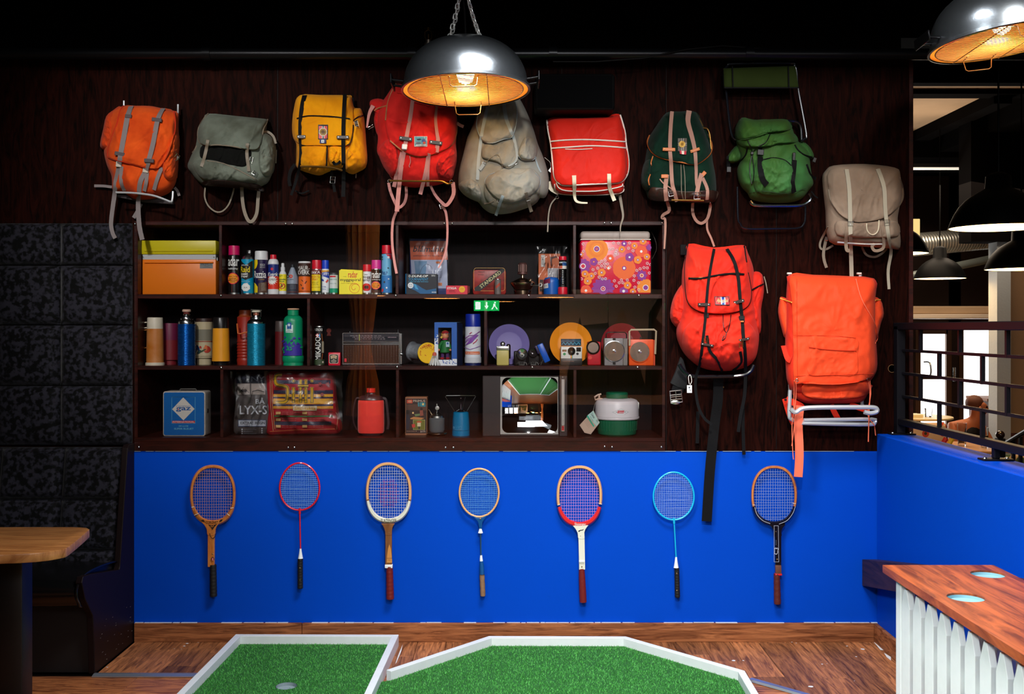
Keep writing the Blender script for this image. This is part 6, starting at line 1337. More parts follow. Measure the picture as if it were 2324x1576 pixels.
can('spray_can','red capped yellow and green insect spray can, short','spray can',0,719,.1,[('cap',RC,[(10.4,591),(10.8,593),(11,611.5)]),('rim',SCAN,[(11,611.5),(11.2,613)]),('body',pm('dark_green_tin',(42,60,34),.35),[(11.1,613),(11.1,665)]),('base_rim',SCAN,[(11.3,665),(11.3,None)])],[('r',708,730.5,613,624,(110,24,22)),('t',"likk'A",708.5,728,615,622,WH,.02),('r',708,728,624,661,(240,214,30)),('t','INSEKTS-',708.5,727,626.5,631.5,(200,50,30),.02),('t','SPRAY',709,723,632.5,637.5,(200,50,30),.02),('t','effektiv mot',709,724,640,642,K),('t','flyvende og',710,722,643,645,K),('t','krypende',709,724,646,648,K),('r',708,728,652,652.6,(150,130,30))],GRP[0])
can('spray_can','slim blue capped white repellent can','spray can',0,738.7,.1,[('cap',BLC,[(7.6,591.3),(7.8,593),(8,611)]),('body',pm('white_tin',(226,230,236),.35),[(8,611),(8.2,613),(8.2,664.5)]),('base_rim',SCAN,[(8.4,664.5),(8.4,None)])],[('r',730.6,747,614,620,(236,170,60)),('p',[(730.6,619),(747,617),(747,632),(730.6,626)],(30,60,170)),('t','OFF!',731.5,746,619,626,WH,.04),('p',[(731,633),(736,635),(737,639),(732,638)],(30,60,170)),('p',[(740,640),(745,634),(746,638),(742,643)],(214,80,70)),('t','mygg',732,741,650,653,(120,140,190)),('t','flått',732,741,655,658,(120,140,190))],GRP[0])
can('small_tin','small mint and white tube with dark lid left of the yellow box','tin',0,757.6,.1,[('lid',pm('dark_grey_lid',(58,62,62),.45),[(9.4,620),(9.8,621),(9.8,624.5)]),('body',pm('off_white_tube',(206,214,212),.45),[(9.6,624.5),(9.6,655)]),('lower_body',pm('mint_green_tube',(20,150,110),.45),[(9.6,655),(9.6,665)]),('base_rim',SCAN,[(9.8,665),(9.8,None)])],[('r',750,763,626.5,630,(196,40,50)),('t','AEROSOL',749,766,633,636,(110,170,160),.01),('t','SALVE',751,764,643,645,(130,160,160))],GRP[0])
r=thing('coil_box','yellow mosquito coil carton with an orange spiral','box',(P(795,0,.1).x,.1,SH[0]),GRP[0]);YC=pm('yellow_card',(242,226,40),.5)
Geo().box(*bpx(769.5,822,613.5,None,0,.06,.05),.001).build('carton',YC,r,sm=0);g=Geo();g.prism([(P(770,0,.06).x,P(0,613.5,.06).z),(P(773,0,.06).x,P(0,611,.06).z),(P(805,0,.06).x,P(0,612.6,.06).z),(P(822,0,.06).x,P(0,613.5,.06).z)],.075,.08);g.build('flap',YC,r,sm=0)
prints(r,plane_s(.06),[('t','radar',790,811.5,616,630.5,(206,40,30),.03),('t','myggspiral',772,818.5,632,640.5,(20,20,20),.03),('t','dreper mygg og knott',774,806,642,644.5,(150,120,20)),('t','hurtig',779,786,627,629,(90,80,20)),('p',line_p([(804.5+(1+a_*1.75)*math.cos(a_),654.2+(1+a_*1.75)*math.sin(a_)*.98)for a_ in[i*.22 for i in range(29)]],.9),(216,96,20)),('p',line_p(ell(804.5,654.2,11.4,11.2,30)+[(815.9,654.2)],.8),(216,96,20))],e0=.0004)
can('spray_can','white mosquito spray can with red cap and red oval','spray can',0,833,.1,[('cap',RC,[(9,601),(9.3,603),(9.5,616.5)]),('body',MATS['white_tin'],[(9.7,617),(9.7,665)]),('base_rim',SCAN,[(9.9,665),(9.9,None)])],[('t','EMIR',828,836,623,625.5,K),('t','mygg',824,841,628,634,K,.03),('t','spray',824,840,635,640.5,K,.03),('p',rrect(824.5,841.5,644,661,7),(206,36,36)),('p',rrect(828.5,837.5,649,656,2),(40,20,20))],GRP[0])
can('spray_can','short black spray can with pink cap and orange oval','spray can',0,854.2,.1,[('cap',pm('pink_cap',(206,40,140),.35),[(10.7,591),(11,593),(11.2,611)]),('rim',SCAN,[(11,611),(11.2,612.5)]),('body',KB,[(11.2,612.5),(11.2,665)]),('base_rim',SCAN,[(11.5,665),(11.5,None)])],[('t','radar',844,865,615,632,WH,.03),('t','insektspray',844.5,864,633.5,637.5,WH,.01),('e',854,648.5,10.2,9.4,(206,30,110)),('e',854,648.5,9,8.2,(240,140,30)),('t','dreper',848,860,643,645.5,K,.02),('t','hurtig',847,861,647,649.5,K,.02),('t','mygg',849,859,651,653.5,K,.02),('r',844.5,864,659,665,(60,36,30))],GRP[0])
can('spray_can','tall light blue fly spray can with red cap beside the divider','spray can',0,878,.1,[('cap',RC,[(11,557.5),(11.2,559),(11.4,576.5)]),('body',pm('light_blue_tin',(110,176,214),.35),[(11.6,577.5),(11.6,665.5)]),('base_rim',SCAN,[(11.8,665.5),(11.8,None)])],[('p',[(877,578),(889,578),(889,591)],(206,40,60)),('e',883,585,2.4,2.6,(236,220,220)),('t','fluer &',868,881,616,621,(20,50,130),.02),('t','veps',869,879,621.5,625.5,(20,50,130),.02),('r',866.8,889.4,626,665,(50,120,184)),('e',874,641,2,2.4,(60,60,70)),('e',879,654,1.8,2,(220,226,230)),('e',883,634,1.6,1.6,(210,220,226)),('p',[(867,658),(872,655),(872,662),(868,664)],(200,60,70)),('r',868,871,583,585,(40,60,60)),('r',868,871,588,590,(60,90,60)),('e',882,609,1.6,1.2,(50,50,50))],GRP[0])
PLST=bpy.data.materials.new('thin_plastic');PLST.use_nodes=True;n_=PLST.node_tree.nodes;l_=PLST.node_tree.links;n_.remove(n_['Principled BSDF'])
fr=n_.new('ShaderNodeFresnel');fr.inputs[0].default_value=1.45;tr=n_.new('ShaderNodeBsdfTransparent');tr.inputs[0].default_value=(.93,.93,.95,1);gl=n_.new('ShaderNodeBsdfGlossy');gl.inputs['Roughness'].default_value=.22
mm=n_.new('ShaderNodeMixShader');l_.new(fr.outputs[0],mm.inputs[0]);l_.new(tr.outputs[0],mm.inputs[1]);l_.new(gl.outputs[0],mm.inputs[2]);l_.new(mm.outputs[0],n_['Material Output'].inputs[0])
def film(x0,x1,y0,y1,yf,bulge,root,seed=1,n=26,name='clear_bag',amp=.006,sides=True):
 V=[];F=[]
 for j in range(n+1):
  for i in range(n+1):
   u=i/n;v=j/n;px=x0+(x1-x0)*u;py=y0+(y1-y0)*v;s=(1-abs(2*u-1)**3)*(1-abs(2*v-1)**3)
   w=(1-abs(noise.noise(Vector((u*4+v*3,v*2.5-u*2,seed)))*2.4))*amp+noise.noise(Vector((u*9,v*8,seed+4)))*amp*.6
   ed=(noise.noise(Vector((u*6,v*6,seed+7)))*2.5)*(1-s)
   V.append(P(px+ed,min(py+ed*.6,y1),yf-bulge*s-w*(.3+.7*s)))
 for j in range(n):
  for i in range(n):a=j*(n+1)+i;F.append((a,a+n+1,a+n+2,a+1))
 return Geo().add(V,F).build(name,PLST,root,sm=80)
r=thing('bagged_leaflet','dim blue bag with an orange and white printed card behind the ping pong box','bag',(P(974,0,.3).x,.3,SH[0]),GRP[0])
Geo().box(*bpx(930,1015,541,None,0,.3,.02),.004).build('blue_bag',pm('navy_bag',(26,44,110),.5),r);
prints(r,plane_s(.298),[('p',[(930,547),(1014,547),(1016,590),(932,590)],(206,92,50)),('p',[(932,590),(1014,590),(1016,655),(936,655)],(168,176,200)),('t','FILMTEX',956,984,550,555,(60,26,24),.01),('t','blåmann',937,1007,558,572,(40,20,30),.04,0,.25),('t','pakksekken for bil- og båt',938,1008,579,583,(50,30,50),.02),('p',[(940,593),(969,593),(966,622),(943,622)],(96,136,170)),('p',line_p(smooth([(952,622),(958,608),(964,602),(968,600),(974,602),(980,608),(982,620)],4),.8),(30,40,70)),('e',994,596,5,2.6,(214,110,40)),('r',990,1003,642,649,(206,110,40)),('t','EX',994,1001,643.5,648,K,.02)]+[('t','en nødvendig pakksekk',972,1003,616+i*3.2,618+i*3.2,(50,60,90))for i in range(5)],e0=.0004)
film(929,1017,540,667,.293,.006,r,3)
r=thing('ping_pong_box','black and blue carton of table tennis balls in front of the dim bag','box',(P(955,0,.1).x,.1,SH[0]),GRP[0])
Geo().box(*bpx(922,992,622,None,0,.06,.08),.001).build('carton',pm('black_card',(22,24,36),.35),r,sm=0);g=Geo();g.add([P(920,622,.075),P(924,621,.13),P(924,664,.13),P(920,667,.075),P(923,667,.0605),P(923,622,.0605)],[(0,5,4,3),(0,3,2,1)]);g.build('side_flap',pm('blue_card',(40,130,190),.4),r,sm=0)
prints(r,plane_s(.06),[('t','DUNLOP',934,971.5,624.5,629.5,WH,.05,0,.25),('e',929.5,627,2.4,2.4,WH),('p',[(928,625),(932,627),(928,629)],K),('t','TOURNAMENT',927,972,631,637,(30,150,200),.05),('t','6 THREE STAR TABLE TENNIS BALLS',927,972,638.3,641,(60,160,200),.01),('t','BARNA',979.5,988,624,628,(214,214,210)),('p',[(935,643),(946,646),(958,654),(968,659),(990,655),(990,667),(954,667),(943,660),(932,655)],(20,90,140)),('p',[(938,644),(944,646),(950,658),(943,656)],(60,150,196)),('e',932,648,6.5,6.8,(216,220,222)),('p',line_p(ell(932,648,4,3,8,.3,2.8),.7),(60,90,130)),('e',930,646,.9,1,(60,90,130)),('e',934,646,.9,1,(60,90,130))]+[('e',981.3+i*3.7,663.6,1.2,1.3,WH)for i in range(3)],e0=.0004)
r=thing('ball_box','small pink red ball carton with a yellow disc','box',(P(1038,0,.1).x,.1,SH[0]),GRP[0]);Geo().box(*bpx(1012.5,1061,648.5,None,0,.06,.045),.001).build('carton',pm('pink_red_card',(220,30,56),.4),r,sm=0)
g=Geo();g.add([P(1061,648.6,.0605),P(1066,650,.1),P(1066,664.5,.1),P(1061,667,.0605)],[(0,3,2,1)]);g.build('end_flap',pm('pink_card',(190,90,90),.5),r,sm=0)
prints(r,plane_s(.06),[('t','STIGA',1014.5,1036,652,657,WH,.05,0,.1),('e',1048.5,657,7,7.2,(244,180,30)),('t','ITTF',1045,1052,655,658,(200,110,20),.02),('t','***',1019,1032,659,661.5,(110,10,20),.03),('t','THREE STAR',1018,1034,662.5,664.3,(120,14,26))],e0=.0004)
r=thing('motor_tin','old red tin with a black diagonal lettered band','tin',(P(1110,0,.14).x,.14,SH[0]),GRP[0]);rr_=[(P(a_,b_,.12).x,P(a_,b_,.12).z)for a_,b_ in rrect(1073,1148.5,606,663,7,5)];zz=min(q[1]for q in rr_);g=Geo();g.prism([(a_,b_-zz+SH[0])for a_,b_ in rr_],.12,.17,'y',.004);g.build('tin_body',pm('worn_red_tin',(168,34,28),.4,noise_=(30,.35),ncol=(90,24,16)),r)
TB_=[(1076,655),(1140,610),(1144,618),(1083,661)]
prints(r,plane_s(.12),[('p',line_p(rrect(1075.5,1146,608.5,660.5,6,5)+[(1146,655)],.8),(214,160,80)),('p',[(1078,661),(1077,654),(1134,612),(1143,610),(1145,616),(1090,661)],(20,16,14)),('t','STANDARD',1084,1142,630.5,638.5,(206,196,140),.03,-37),('t','TRADE',1084,1100,616,619,(70,20,16),.01),('t','MARK',1085,1099,622,625,(70,20,16),.01)],e0=.0004)
can('battery','small dull metal cell standing in front of the red tin','battery',0,1129.8,.07,[('top',SCAN,[(6.6,633.5),(7,635)]),('body',pm('dull_zinc',(124,112,108),.5,noise_=(60,.3)),[(7.2,635),(7.2,None)])],[('p',[(1125,650),(1134,642),(1135,648),(1126,656)],(180,70,50))],GRP[0])
SBR=pm('tarnished_chrome',(196,170,140),.22,metal=1)
r=can('petrol_stove','shiny round petrol stove with ribbed burner cup','stove',0,1186,.12,[('tank',SBR,[(6,631),(14,634),(24,639),(27.5,642),(27.5,645),(24,650),(20,656),(19,658)]),('base',SBR,[(12,658),(20,660),(18,None)]),('stem',SBR,[(3.4,620),(3,624),(4,631)]),('burner_cup',pm('rusty_brown_cup',(92,60,56),.5,metal=.5),[(8,597),(10.5,600),(11,618),(11.6,623),(6,624)])],None,GRP[0])
g=Geo();g.tube([P(1196,648,.09),P(1222,648,.07),P(1226,646,.07)],.0016,6);g.tube([P(1226+4*math.cos(i),647+4*math.sin(i),.07)for i in range(7)],.0015,6,True);g.build('key_handle',CHR,r);Geo().lathe(P(1204,640,.1),[(.009,0),(.009,.014),(.007,.016)],14).build('filler_cap',SBR,r)
g=Geo()
for a_ in(-.1,.35,.8,1.3,1.8):g.tube([P(1178+a_*9,601,.095),P(1178+a_*9,617,.093)],.002,6)
g.build('cup_ribs',pm('pale_rib',(160,130,120),.4,metal=.6),r)
r=thing('bagged_parts','clear bag with an orange card behind the blue canister','bag',(P(1250,0,.26).x,.26,SH[0]),GRP[0]);Geo().box(*bpx(1222,1272,576,None,0,.26,.012),.002).build('orange_card',pm('orange_card',(214,104,44),.5),r,sm=0)
prints(r,plane_s(.26),[('r',1228,1237,579,606,(226,220,210)),('t','34033',1223.5,1240,589.5,595,(60,50,50),.02,90),('r',1243,1268,609,640,(206,200,200)),('p',[(1248,584),(1262,581),(1266,584),(1253,588),(1252,604),(1250,604)],(90,50,40)),('r',1225,1233,635,662,(50,30,28)),('t','OPTA 2',1221.5,1236.5,646.5,650.5,(206,160,120),.02,90)]+[('t','xxxxx xx xxxx',1245,1266,612+i*3.4,614+i*3.4,(110,100,100))for i in range(7)],e0=.0004);film(1214,1287,559,667,.24,.014,r,6,amp=.01)
can('gas_canister','blue gas canister with dark red band beside the clear torch','canister',0,1251.5,.12,[('body',pm('blue_canister',(12,84,170),.35),[(6,629),(14,631),(17.6,636),(18,642),(18,None)])],[('p',[(1233.5,637),(1248,632),(1248,644),(1234,645)],(120,30,60)),('p',[(1234,646),(1243,643),(1244,654),(1234,656)],(206,206,206)),('t','GAS',1235,1242,648,651,(90,60,60))],GRP[0])
r=can('camping_torch','clear tube torch with red ends and coiled filament','torch',0,1277,.08,[('end_cap',RC,[(8.6,582.5),(9,584),(9,591)]),('inner_coil',SCAN,[(4,609),(4,650)]),('base',RC,[(10,652),(11,655),(11,None)])],[('r',1269,1285,595,598,(190,196,200)),('r',1276,1286,596,604,(20,70,130)),('r',1268,1286,604,611,(216,206,196)),('r',1269,1276,604,610,(206,90,60))],GRP[0],rp=8.7)
k_=(D0+.08)/FOC;p_=P(1277,0,.08);Geo().lathe((p_.x,.08,0),[(8.4*k_,CZ-(591-HY)*k_),(8.4*k_,CZ-(652-HY)*k_)],24,False).build('clear_tube',GL,r);g=Geo()
for i in range(9):g.tube([Vector((p_.x+5.4*k_*math.cos(a_),.08+5.4*k_*math.sin(a_),CZ-(613+i*4-HY)*k_))for a_ in[2*PI*j/14 for j in range(14)]],.0017,5,True)
g.build('coil',pm('black_coil',(20,18,24),.4),r);g=Geo();g.lathe((p_.x,.08,0),[(8*k_,CZ-(652-HY)*k_),(3*k_,CZ-(644-HY)*k_)],20);g.build('reflector',CHR,r)
r=thing('flowered_cool_box','red cool box printed with orange and purple flowers, pale lid','cool box',(P(1397,0,.18).x,.18,SH[0]),GRP[0]);ex=bpx(1317,1478,545,None,0,.05,.26);Geo().box(*ex,.012,3).build('body',pm('cerise_vinyl',(214,14,54),.3,coat=.25),r)
ex=bpx(1317.5,1476,524.5,544,0,.05,.26);Geo().box(*ex,.016,4).build('lid',pm('yellowed_white_lid',(176,160,150),.5,noise_=(10,.15)),r);g=Geo();ex=bpx(1317.5,1477,542.6,545,0,.048,.262);g.box(*ex,.001);g.build('lid_edge',pm('pale_lid_edge',(214,200,190),.4),r)
q=[P(1440,540,.2),P(1470,521,.17),P(1485,540,.15),P(1490,565,.15),P(1480,588,.18)];Geo().tube(smooth([tuple(v)for v in q],5),.0016,6).build('wire_handle',pm('grey_wire',(84,74,70),.5),r)
OR,PU,DO=(244,136,24),(140,40,140),(240,84,36);ops=[]
def C(x_,y_):return 1090+x_/4.502,500+y_/4.502
def petals(x_,y_,R,n,col,fat=.42,ctr=None,a0=0,inner=.5):
 cx,cy=C(x_,y_);R/=4.502
 for i in range(n):
  a=a0+2*PI*i/n;pts=rot2(ell(cx+R*inner,cy,R*(1-inner),R*fat*.62,12),cx,cy,math.degrees(a));ops.append(('p',pts,col))
 ops.append(('e',cx,cy,R*.5,R*.5,col))
 for c_,q_ in(ctr or[]):ops.append(('e',cx,cy,q_/4.502,q_/4.502,c_))
def bud(x_,y_,R=17):
 cx,cy=C(x_,y_);R/=4.502
 for i in range(6):
  a=2*PI*i/6+.3;ops.append(('p',rot2(ell(cx+R*.68,cy,R*.36,R*.2,8),cx,cy,math.degrees(a)),(236,220,220)))
petals(1190,300,118,12,OR,.8);petals(1190,296,85,10,(238,122,20),.8);petals(1190,294,60,10,OR,.7,[(WH,32),(PU,27),(OR,12),(PU,7)])
petals(1470,490,118,7,(238,100,30),1.0,[(PU,22),(WH,12)]);petals(1690,690,90,10,OR,.8,[(WH,30),(PU,24)])
petals(1255,700,118,14,PU,.36,[(PU,30),(WH,24),((206,20,60),19),(WH,6)],inner=.55);petals(1050,470,80,10,PU,.5,[(WH,28),((206,20,60),20)]);petals(1650,565,56,8,PU,.5,[(WH,20),(OR,16),(PU,7)]);petals(1525,378,46,5,PU,.9,[(WH,10)]);petals(1160,425,42,5,PU,.9,[(OR,8)]);petals(1470,240,32,8,PU,.5,[(WH,10)]);petals(1465,725,46,5,PU,.9,[(WH,14)]);petals(1730,280,38,9,PU,.4)
for x_,y_,q_,c_ in((1447,298,36,OR),(1575,262,34,OR),(1663,215,38,OR),(1645,320,62,DO),(1702,374,34,OR),(1610,406,42,OR),(1328,390,40,DO),(1070,550,38,OR),(1135,570,36,OR),(1097,622,42,OR),(1240,535,42,OR),(1505,665,40,OR),(1080,720,58,DO),(1560,730,34,OR),(1030,350,26,OR),(1310,490,26,DO)):petals(x_,y_,q_,5 if q_<50 else 6,c_,.95,[(PU if c_==OR else WH,13),(WH,7)])
for x_,y_ in((1050,243),(1053,318),(1362,232),(1413,234),(1525,232),(1355,290),(1322,296),(1395,308),(1380,330),(1403,345),(1377,357),(1515,286),(1560,312),(1240,420),(1275,410),(1215,440),(1240,468),(1270,445),(1300,448),(1200,490),(1275,480),(1322,480),(1152,507),(1175,543),(1035,600),(1215,582),(1247,600),(1280,598),(1707,442),(1740,455),(1706,488),(1672,485),(1633,497),(1600,513),(1573,570),(1570,615),(1617,640),(1728,540),(1502,612),(1442,612),(1420,640),(1457,640),(1370,620),(1390,675),(1580,685),(1620,712)):bud(x_,y_)
ops=[(o[0],[(min(max(x_,1318.5),1476.5),min(max(y_,546),664.5))for x_,y_ in o[1]],o[2])if o[0]=='p' else o for o in ops]
prints(r,plane_s(.05),ops,'flower_print',None,e0=.0003,de=.000012)
# middle shelf
CRW=pm('cream_plastic',(214,204,184),.45)
r=can('vacuum_flask','tan flask with brown leaf print, cream cup and base','flask',1,352,.1,[('cup_lid',CRW,[(16,721),(17,723),(17.8,746.5)]),('body',pm('tan_flask',(206,138,84),.4,noise_=(14,.5),ncol=(184,104,26)),[(18,746.5),(19.2,823)]),('base',CRW,[(20.5,823),(21,825),(21,None)])],None,GRP[1])
g=Geo();g.tube([P(336,732,.1),P(323,732.5,.1),P(322.5,745,.1),P(335,744,.1)],.0035,6);g.build('cup_handle',CRW,r);g=Geo();g.tube([P(334,749,.1),P(323,750,.1),P(327,791,.1),P(333,789,.1)],.004,6);g.build('handle',pm('brown_plastic',(176,112,56),.4),r)
can('vacuum_flask','dim purple red flask behind between the tan and the blue flasks','flask',1,386,.2,[('cup_lid',pm('plum_plastic',(106,24,62),.5),[(17,734),(18,737),(18.5,772)]),('body',pm('dark_red_flask',(120,26,36),.5),[(18.5,772),(19,817),(15,819),(15,None)])],None,GRP[1])
def ribbed(r0,y0,y1,n):
 o=[]
 for i in range(n):a=y0+(y1-y0)*i/n;h=(y1-y0)/n;o+=[(r0,a),(r0+.5,a+h*.3),(r0+.5,a+h*.6),(r0-.4,a+h*.85)]
 return o+[(r0,y1)]
MBL=pm('blue_metal_flask',(16,96,180),.3,metal=.75,noise_=(40,.25));TUR=pm('turquoise_metal_flask',(24,150,186),.35,metal=.55,noise_=(60,.3));SIL=pm('flask_silver',(196,200,204),.2,metal=1)
can('vacuum_flask','shiny dark blue ribbed metal flask with silver shoulder','flask',1,423.5,.1,[('stopper',pm('pink_cork',(206,170,150),.6),[(8,702.5),(9.5,704),(9.5,708)]),('stopper_neck',pm('red_brown_ring',(120,50,44),.5),[(7.4,708),(6.6,713)]),('shoulder',SIL,[(8.6,713.5),(7.6,716),(8.6,718.5),(13,720),(14.5,724),(14,726),(18.5,729),(19.6,733),(19.4,736)]),('body',MBL,ribbed(19.2,736,829,30)+[(19.6,None)])],None,GRP[1])
OPW=pm('opal_glaze',(186,172,140),.35)
can('storage_jar','dim cream jar painted with blue and red tulips behind the yellow flask','jar',1,463.5,.2,[('lid',pm('dark_jar_lid',(50,30,26),.5),[(17,723),(18,725),(18,731)]),('body',OPW,[(18.6,731),(19.4,812),(16,815),(16,None)])],[('r',444,483,748,773,(120,116,100)),('r',444,483,774.5,776,(150,40,30)),('r',444,483,808,809,(120,110,80)),('e',474,793,6.5,8,(176,56,40)),('e',472,790,3,7,(206,110,60)),('p',rot2(ell(455,790,3.4,7.5,12),455,790,-25),(30,50,90)),('p',rot2(ell(458,799,3.2,6,12),458,799,50),(34,60,60)),('p',rot2(ell(449,796,2.6,6,12),449,796,30),(40,60,90)),('p',rot2(ell(466,796,1.6,8,12),466,796,60),(40,70,40)),('e',461,788,2.4,2.8,(170,50,40))],GRP[1])
can('vacuum_flask','yellow orange flask with black cup lid','flask',1,501.5,.1,[('cup_lid',KB,[(16,720.5),(17.4,723),(18,745.5)]),('body',pm('amber_enamel',(240,160,36),.35,noise_=(20,.08)),[(18,745.5),(19,795),(19.8,820)]),('base',KB,[(18,820.5),(16.5,824),(16.5,None)])],None,GRP[1])
DRD=pm('dark_red_plastic',(150,36,22),.4)
r=can('jug_flask','dim red brown ribbed jug behind the turquoise flask','flask',1,556,.18,[('cup_lid',pm('brown_orange_plastic',(136,56,22),.45),[(12.5,704),(13.4,706),(13.4,717),(17,720)]),('body',DRD,[(17.6,720)]+[(17.6+(.6 if i%2 else-.7),772+i*3.4)for i in range(14)]+[(18,820),(17,None)])],None,GRP[1])
g=Geo();g.tube([P(538,735,.1),P(540,757,.09),P(545,758,.09),P(562,754,.1)],.004,6);g.build('handle',pm('orange_handle',(196,96,40),.4),r)
r=can('vacuum_flask','turquoise ribbed metal flask with wire bail on its neck','flask',1,581.5,.1,[('stopper',CRW,[(8.5,705),(9.6,706),(9.6,709)]),('stopper_neck',pm('copper_neck',(176,110,90),.35,metal=.6),[(6.6,709),(6.8,716)]),('shoulder',SIL,[(9.6,717),(10,719),(13.6,720.5),(14,725),(18,728),(20,731),(20.4,735)]),('body',TUR,ribbed(20,735,829,32)+[(20.6,None)])],None,GRP[1])
g=Geo();g.tube([P(570,703,.09),P(570,718,.09)],.0012,5);g.tube([P(592.5,704,.09),P(592,719,.09)],.0012,5);g.tube([P(569,703,.09),P(594,704.5,.09)],.0014,5);g.build('wire_bail',CHR,r)
can('vacuum_flask','dim dark red flask peeking out left of the green flask','flask',1,638,.2,[('cup_lid',pm('dark_grey_cup',(70,60,58),.4),[(12,729),(13,731),(13.6,753)]),('body',pm('deep_maroon',(92,20,24),.4),[(13.6,753),(14,None)])],None,GRP[1])
GRN=pm('green_plastic',(12,140,96),.35);PUR=(54,40,150)
ops2=[('r',652.5,669.5,738,755.5,(206,226,220)),('r',656,666,732.5,747,(30,80,150)),('e',660.5,738,3,3,(200,220,230)),('t','OOO',656,665,748,751,(60,90,90)),('t','LILLEHAMMER',653.5,668.5,752,754,(40,70,80)),('p',[(644,778),(650,784),(653,772),(657,782),(662,776),(666,785),(671,774),(676,783),(681,778),(686,786),(686,807),(643.5,807)],PUR)]
rr=random.Random(12)
for i in range(26):x_,y_=rr.uniform(645,685),rr.uniform(766,800);ops2.append(('p',rot2([(x_-3,y_-1),(x_,y_-3),(x_+2.5,y_),(x_,y_+2.4)],x_,y_,rr.uniform(0,180)),PUR if y_<783 else(12,140,96)))
can('vacuum_flask','large green flask with purple shard print and beige stopper','flask',1,665.5,.1,[('stopper',pm('beige_stopper',(206,160,130),.5),[(12.5,700.3),(13.4,701),(13.2,703.5),(9,704.5)]),('neck',GRN,[(12.2,704.5),(12.4,716)]),('body',GRN,[(13,716.5),(17,719),(20.5,724),(21.4,730),(21.6,807.5)]),('base',GRN,[(23.4,808),(24,811),(24,820),(22,823),(22.4,None)])],ops2,GRP[1],rp=21.6)
can('paper_tube','narrow black tube box of pick-up sticks, lettered upright','box',1,725,.1,[('cap',SCAN,[(10.6,740.5),(10.8,742.5)]),('body',pm('black_card_tube',(20,18,18),.4),[(10.8,742.5),(10.8,828)]),('base_rim',SCAN,[(11,828),(11,None)])],[('t','P STICKS',714.8,733,746,751.5,WH,.02),('t','MIKADO',697,749.5,791-6.2,791+6.2,WH,.05,-90),('e',722.5,761.5,4,4,(206,50,60)),('p',[(721.5,758),(723.5,758),(723.5,765),(721.5,765)],WH),('p',[(719,760.5),(726,760.5),(726,762.5),(719,762.5)],WH),('e',727,762,1.4,4,(60,140,200)),('p',line_p([(715.5,760),(716.5,780),(715,800)],1.2),(130,70,30)),('p',line_p([(731.5,758),(733,775)],1.4),(130,70,30)),('p',line_p([(733,803),(731,822)],1.4),(130,70,30)),('r',731.4,735,775,801,(150,140,120)),('r',714.4,735.6,816,828,(50,66,40)),('r',732,734.5,820,824,(206,196,180))],GRP[1])
r=thing('small_red_tin','small red tin with black crest label left of the radio','tin',(P(758,0,.08).x,.09,SH[1]),GRP[1]);Geo().box(*bpx(745,772,801,None,1,.065,.04),.003,2).build('tin_body',pm('crimson_tin',(206,24,50),.35),r);Geo().box(*bpx(745.5,771.5,800,803.5,1,.067,.036),.002).build('lid',pm('crimson_lid',(180,20,44),.3,metal=.3),r)
prints(r,plane_s(.065),[('p',rrect(747,768,804.5,825.5,3),(190,180,160)),('p',rrect(748,767,805.5,824.5,3),(22,20,20)),('p',[(750,808),(757.5,806.5),(765,808),(763.5,815),(757.5,813),(751,815)],(196,176,140)),('t','Seika',752,763,808.5,812,(120,60,50),.02),('p',ell(757.5,820,6.5,4,12),(120,114,100)),('e',757.5,816,1,1,(200,190,160))],e0=.0004)
r=thing('red_rosette','tiny red seal rosette with ribbons fixed on cabinet back','rosette',(P(746.5,752,.39).x,.394,P(746.5,765,.39).z),GRP[1]);RS=pm('faded_red',(126,44,34),.6);Geo().lathe(P(746.5,751,.394),[(.0135,0),(.0125,.003),(.01,.003),(.009,.001)],20,True,(0,-1,0)).build('seal',RS,r)
g=Geo()
for dx in(-4,-1.2,1.2,4):g.ribbon([P(746.5+dx*.4,755,.392),P(746.5+dx,763,.39)],.004,.001)
g.build('ribbon',RS,r)
r=thing('transistor_radio','wide silver and black transistor radio with slotted grille','radio',(P(843,0,.12).x,.12,SH[1]),GRP[1]);RB=pm('radio_black',(34,26,26),.35);RS_=pm('radio_silver',(190,194,196),.25,metal=1)
Geo().box(*bpx(778,910,756,None,1,.06,.13),.004,2).build('case',RB,r)
def bar(n,x0,x1,y0,y1,m,yf=.056,dp=.006,par=None):a_=bpx(x0,x1,y0,y1,1,yf,dp);return Geo().box(*a_,.0008).build(n,m,par or r,sm=0)
bar('trim_strip',779,905,755.5,757.5,RS_);bar('trim_strip',779,905,775.3,777,RS_);bar('trim_strip',779,905,781,783,RS_);bar('trim_strip',779,905,825,828,RS_);bar('side_frame',777,779.2,756,828.5,RS_,.054,.13);bar('side_frame',905,907,756,828.5,RS_,.054,.01);bar('side_frame',908,912,757,827,RS_,.06,.12)
bar('dial_glass',779.5,905,758,775,pm('dial_dark',(44,44,50),.15),.0575,.003)
GRL=pm('bronze_grille',(96,60,44),.35,metal=.5);g=Geo()
for i in range(12):yy=785+i*3.5;a_=bpx(780,904.5,yy,yy+1.9,1,.0565,.003);g.box(*a_)
for i in range(21):xx=780+i*6.1;a_=bpx(xx,xx+2,784,824.5,1,.0565,.003);g.box(*a_)
g.build('speaker_grille',GRL,r,sm=0);Geo().box(*bpx(781.5,786.5,814,822,1,.0555,.004),.0006).build('power_button',pm('red_button',(206,40,50),.4),r)
g=Geo();g.lathe(P(910.5,804,.058),[(.008,0),(.007,.006),(.005,.008)],16,True,(1,-.3,0));g.build('tuning_knob',RS_,r);g=Geo();g.tube([P(903,756,.1),P(903,748.5,.1)],.003,8);g.tube([P(794,756,.1),P(794,752.5,.1)],.003,8);g.build('handle_pivot',RS_,r)
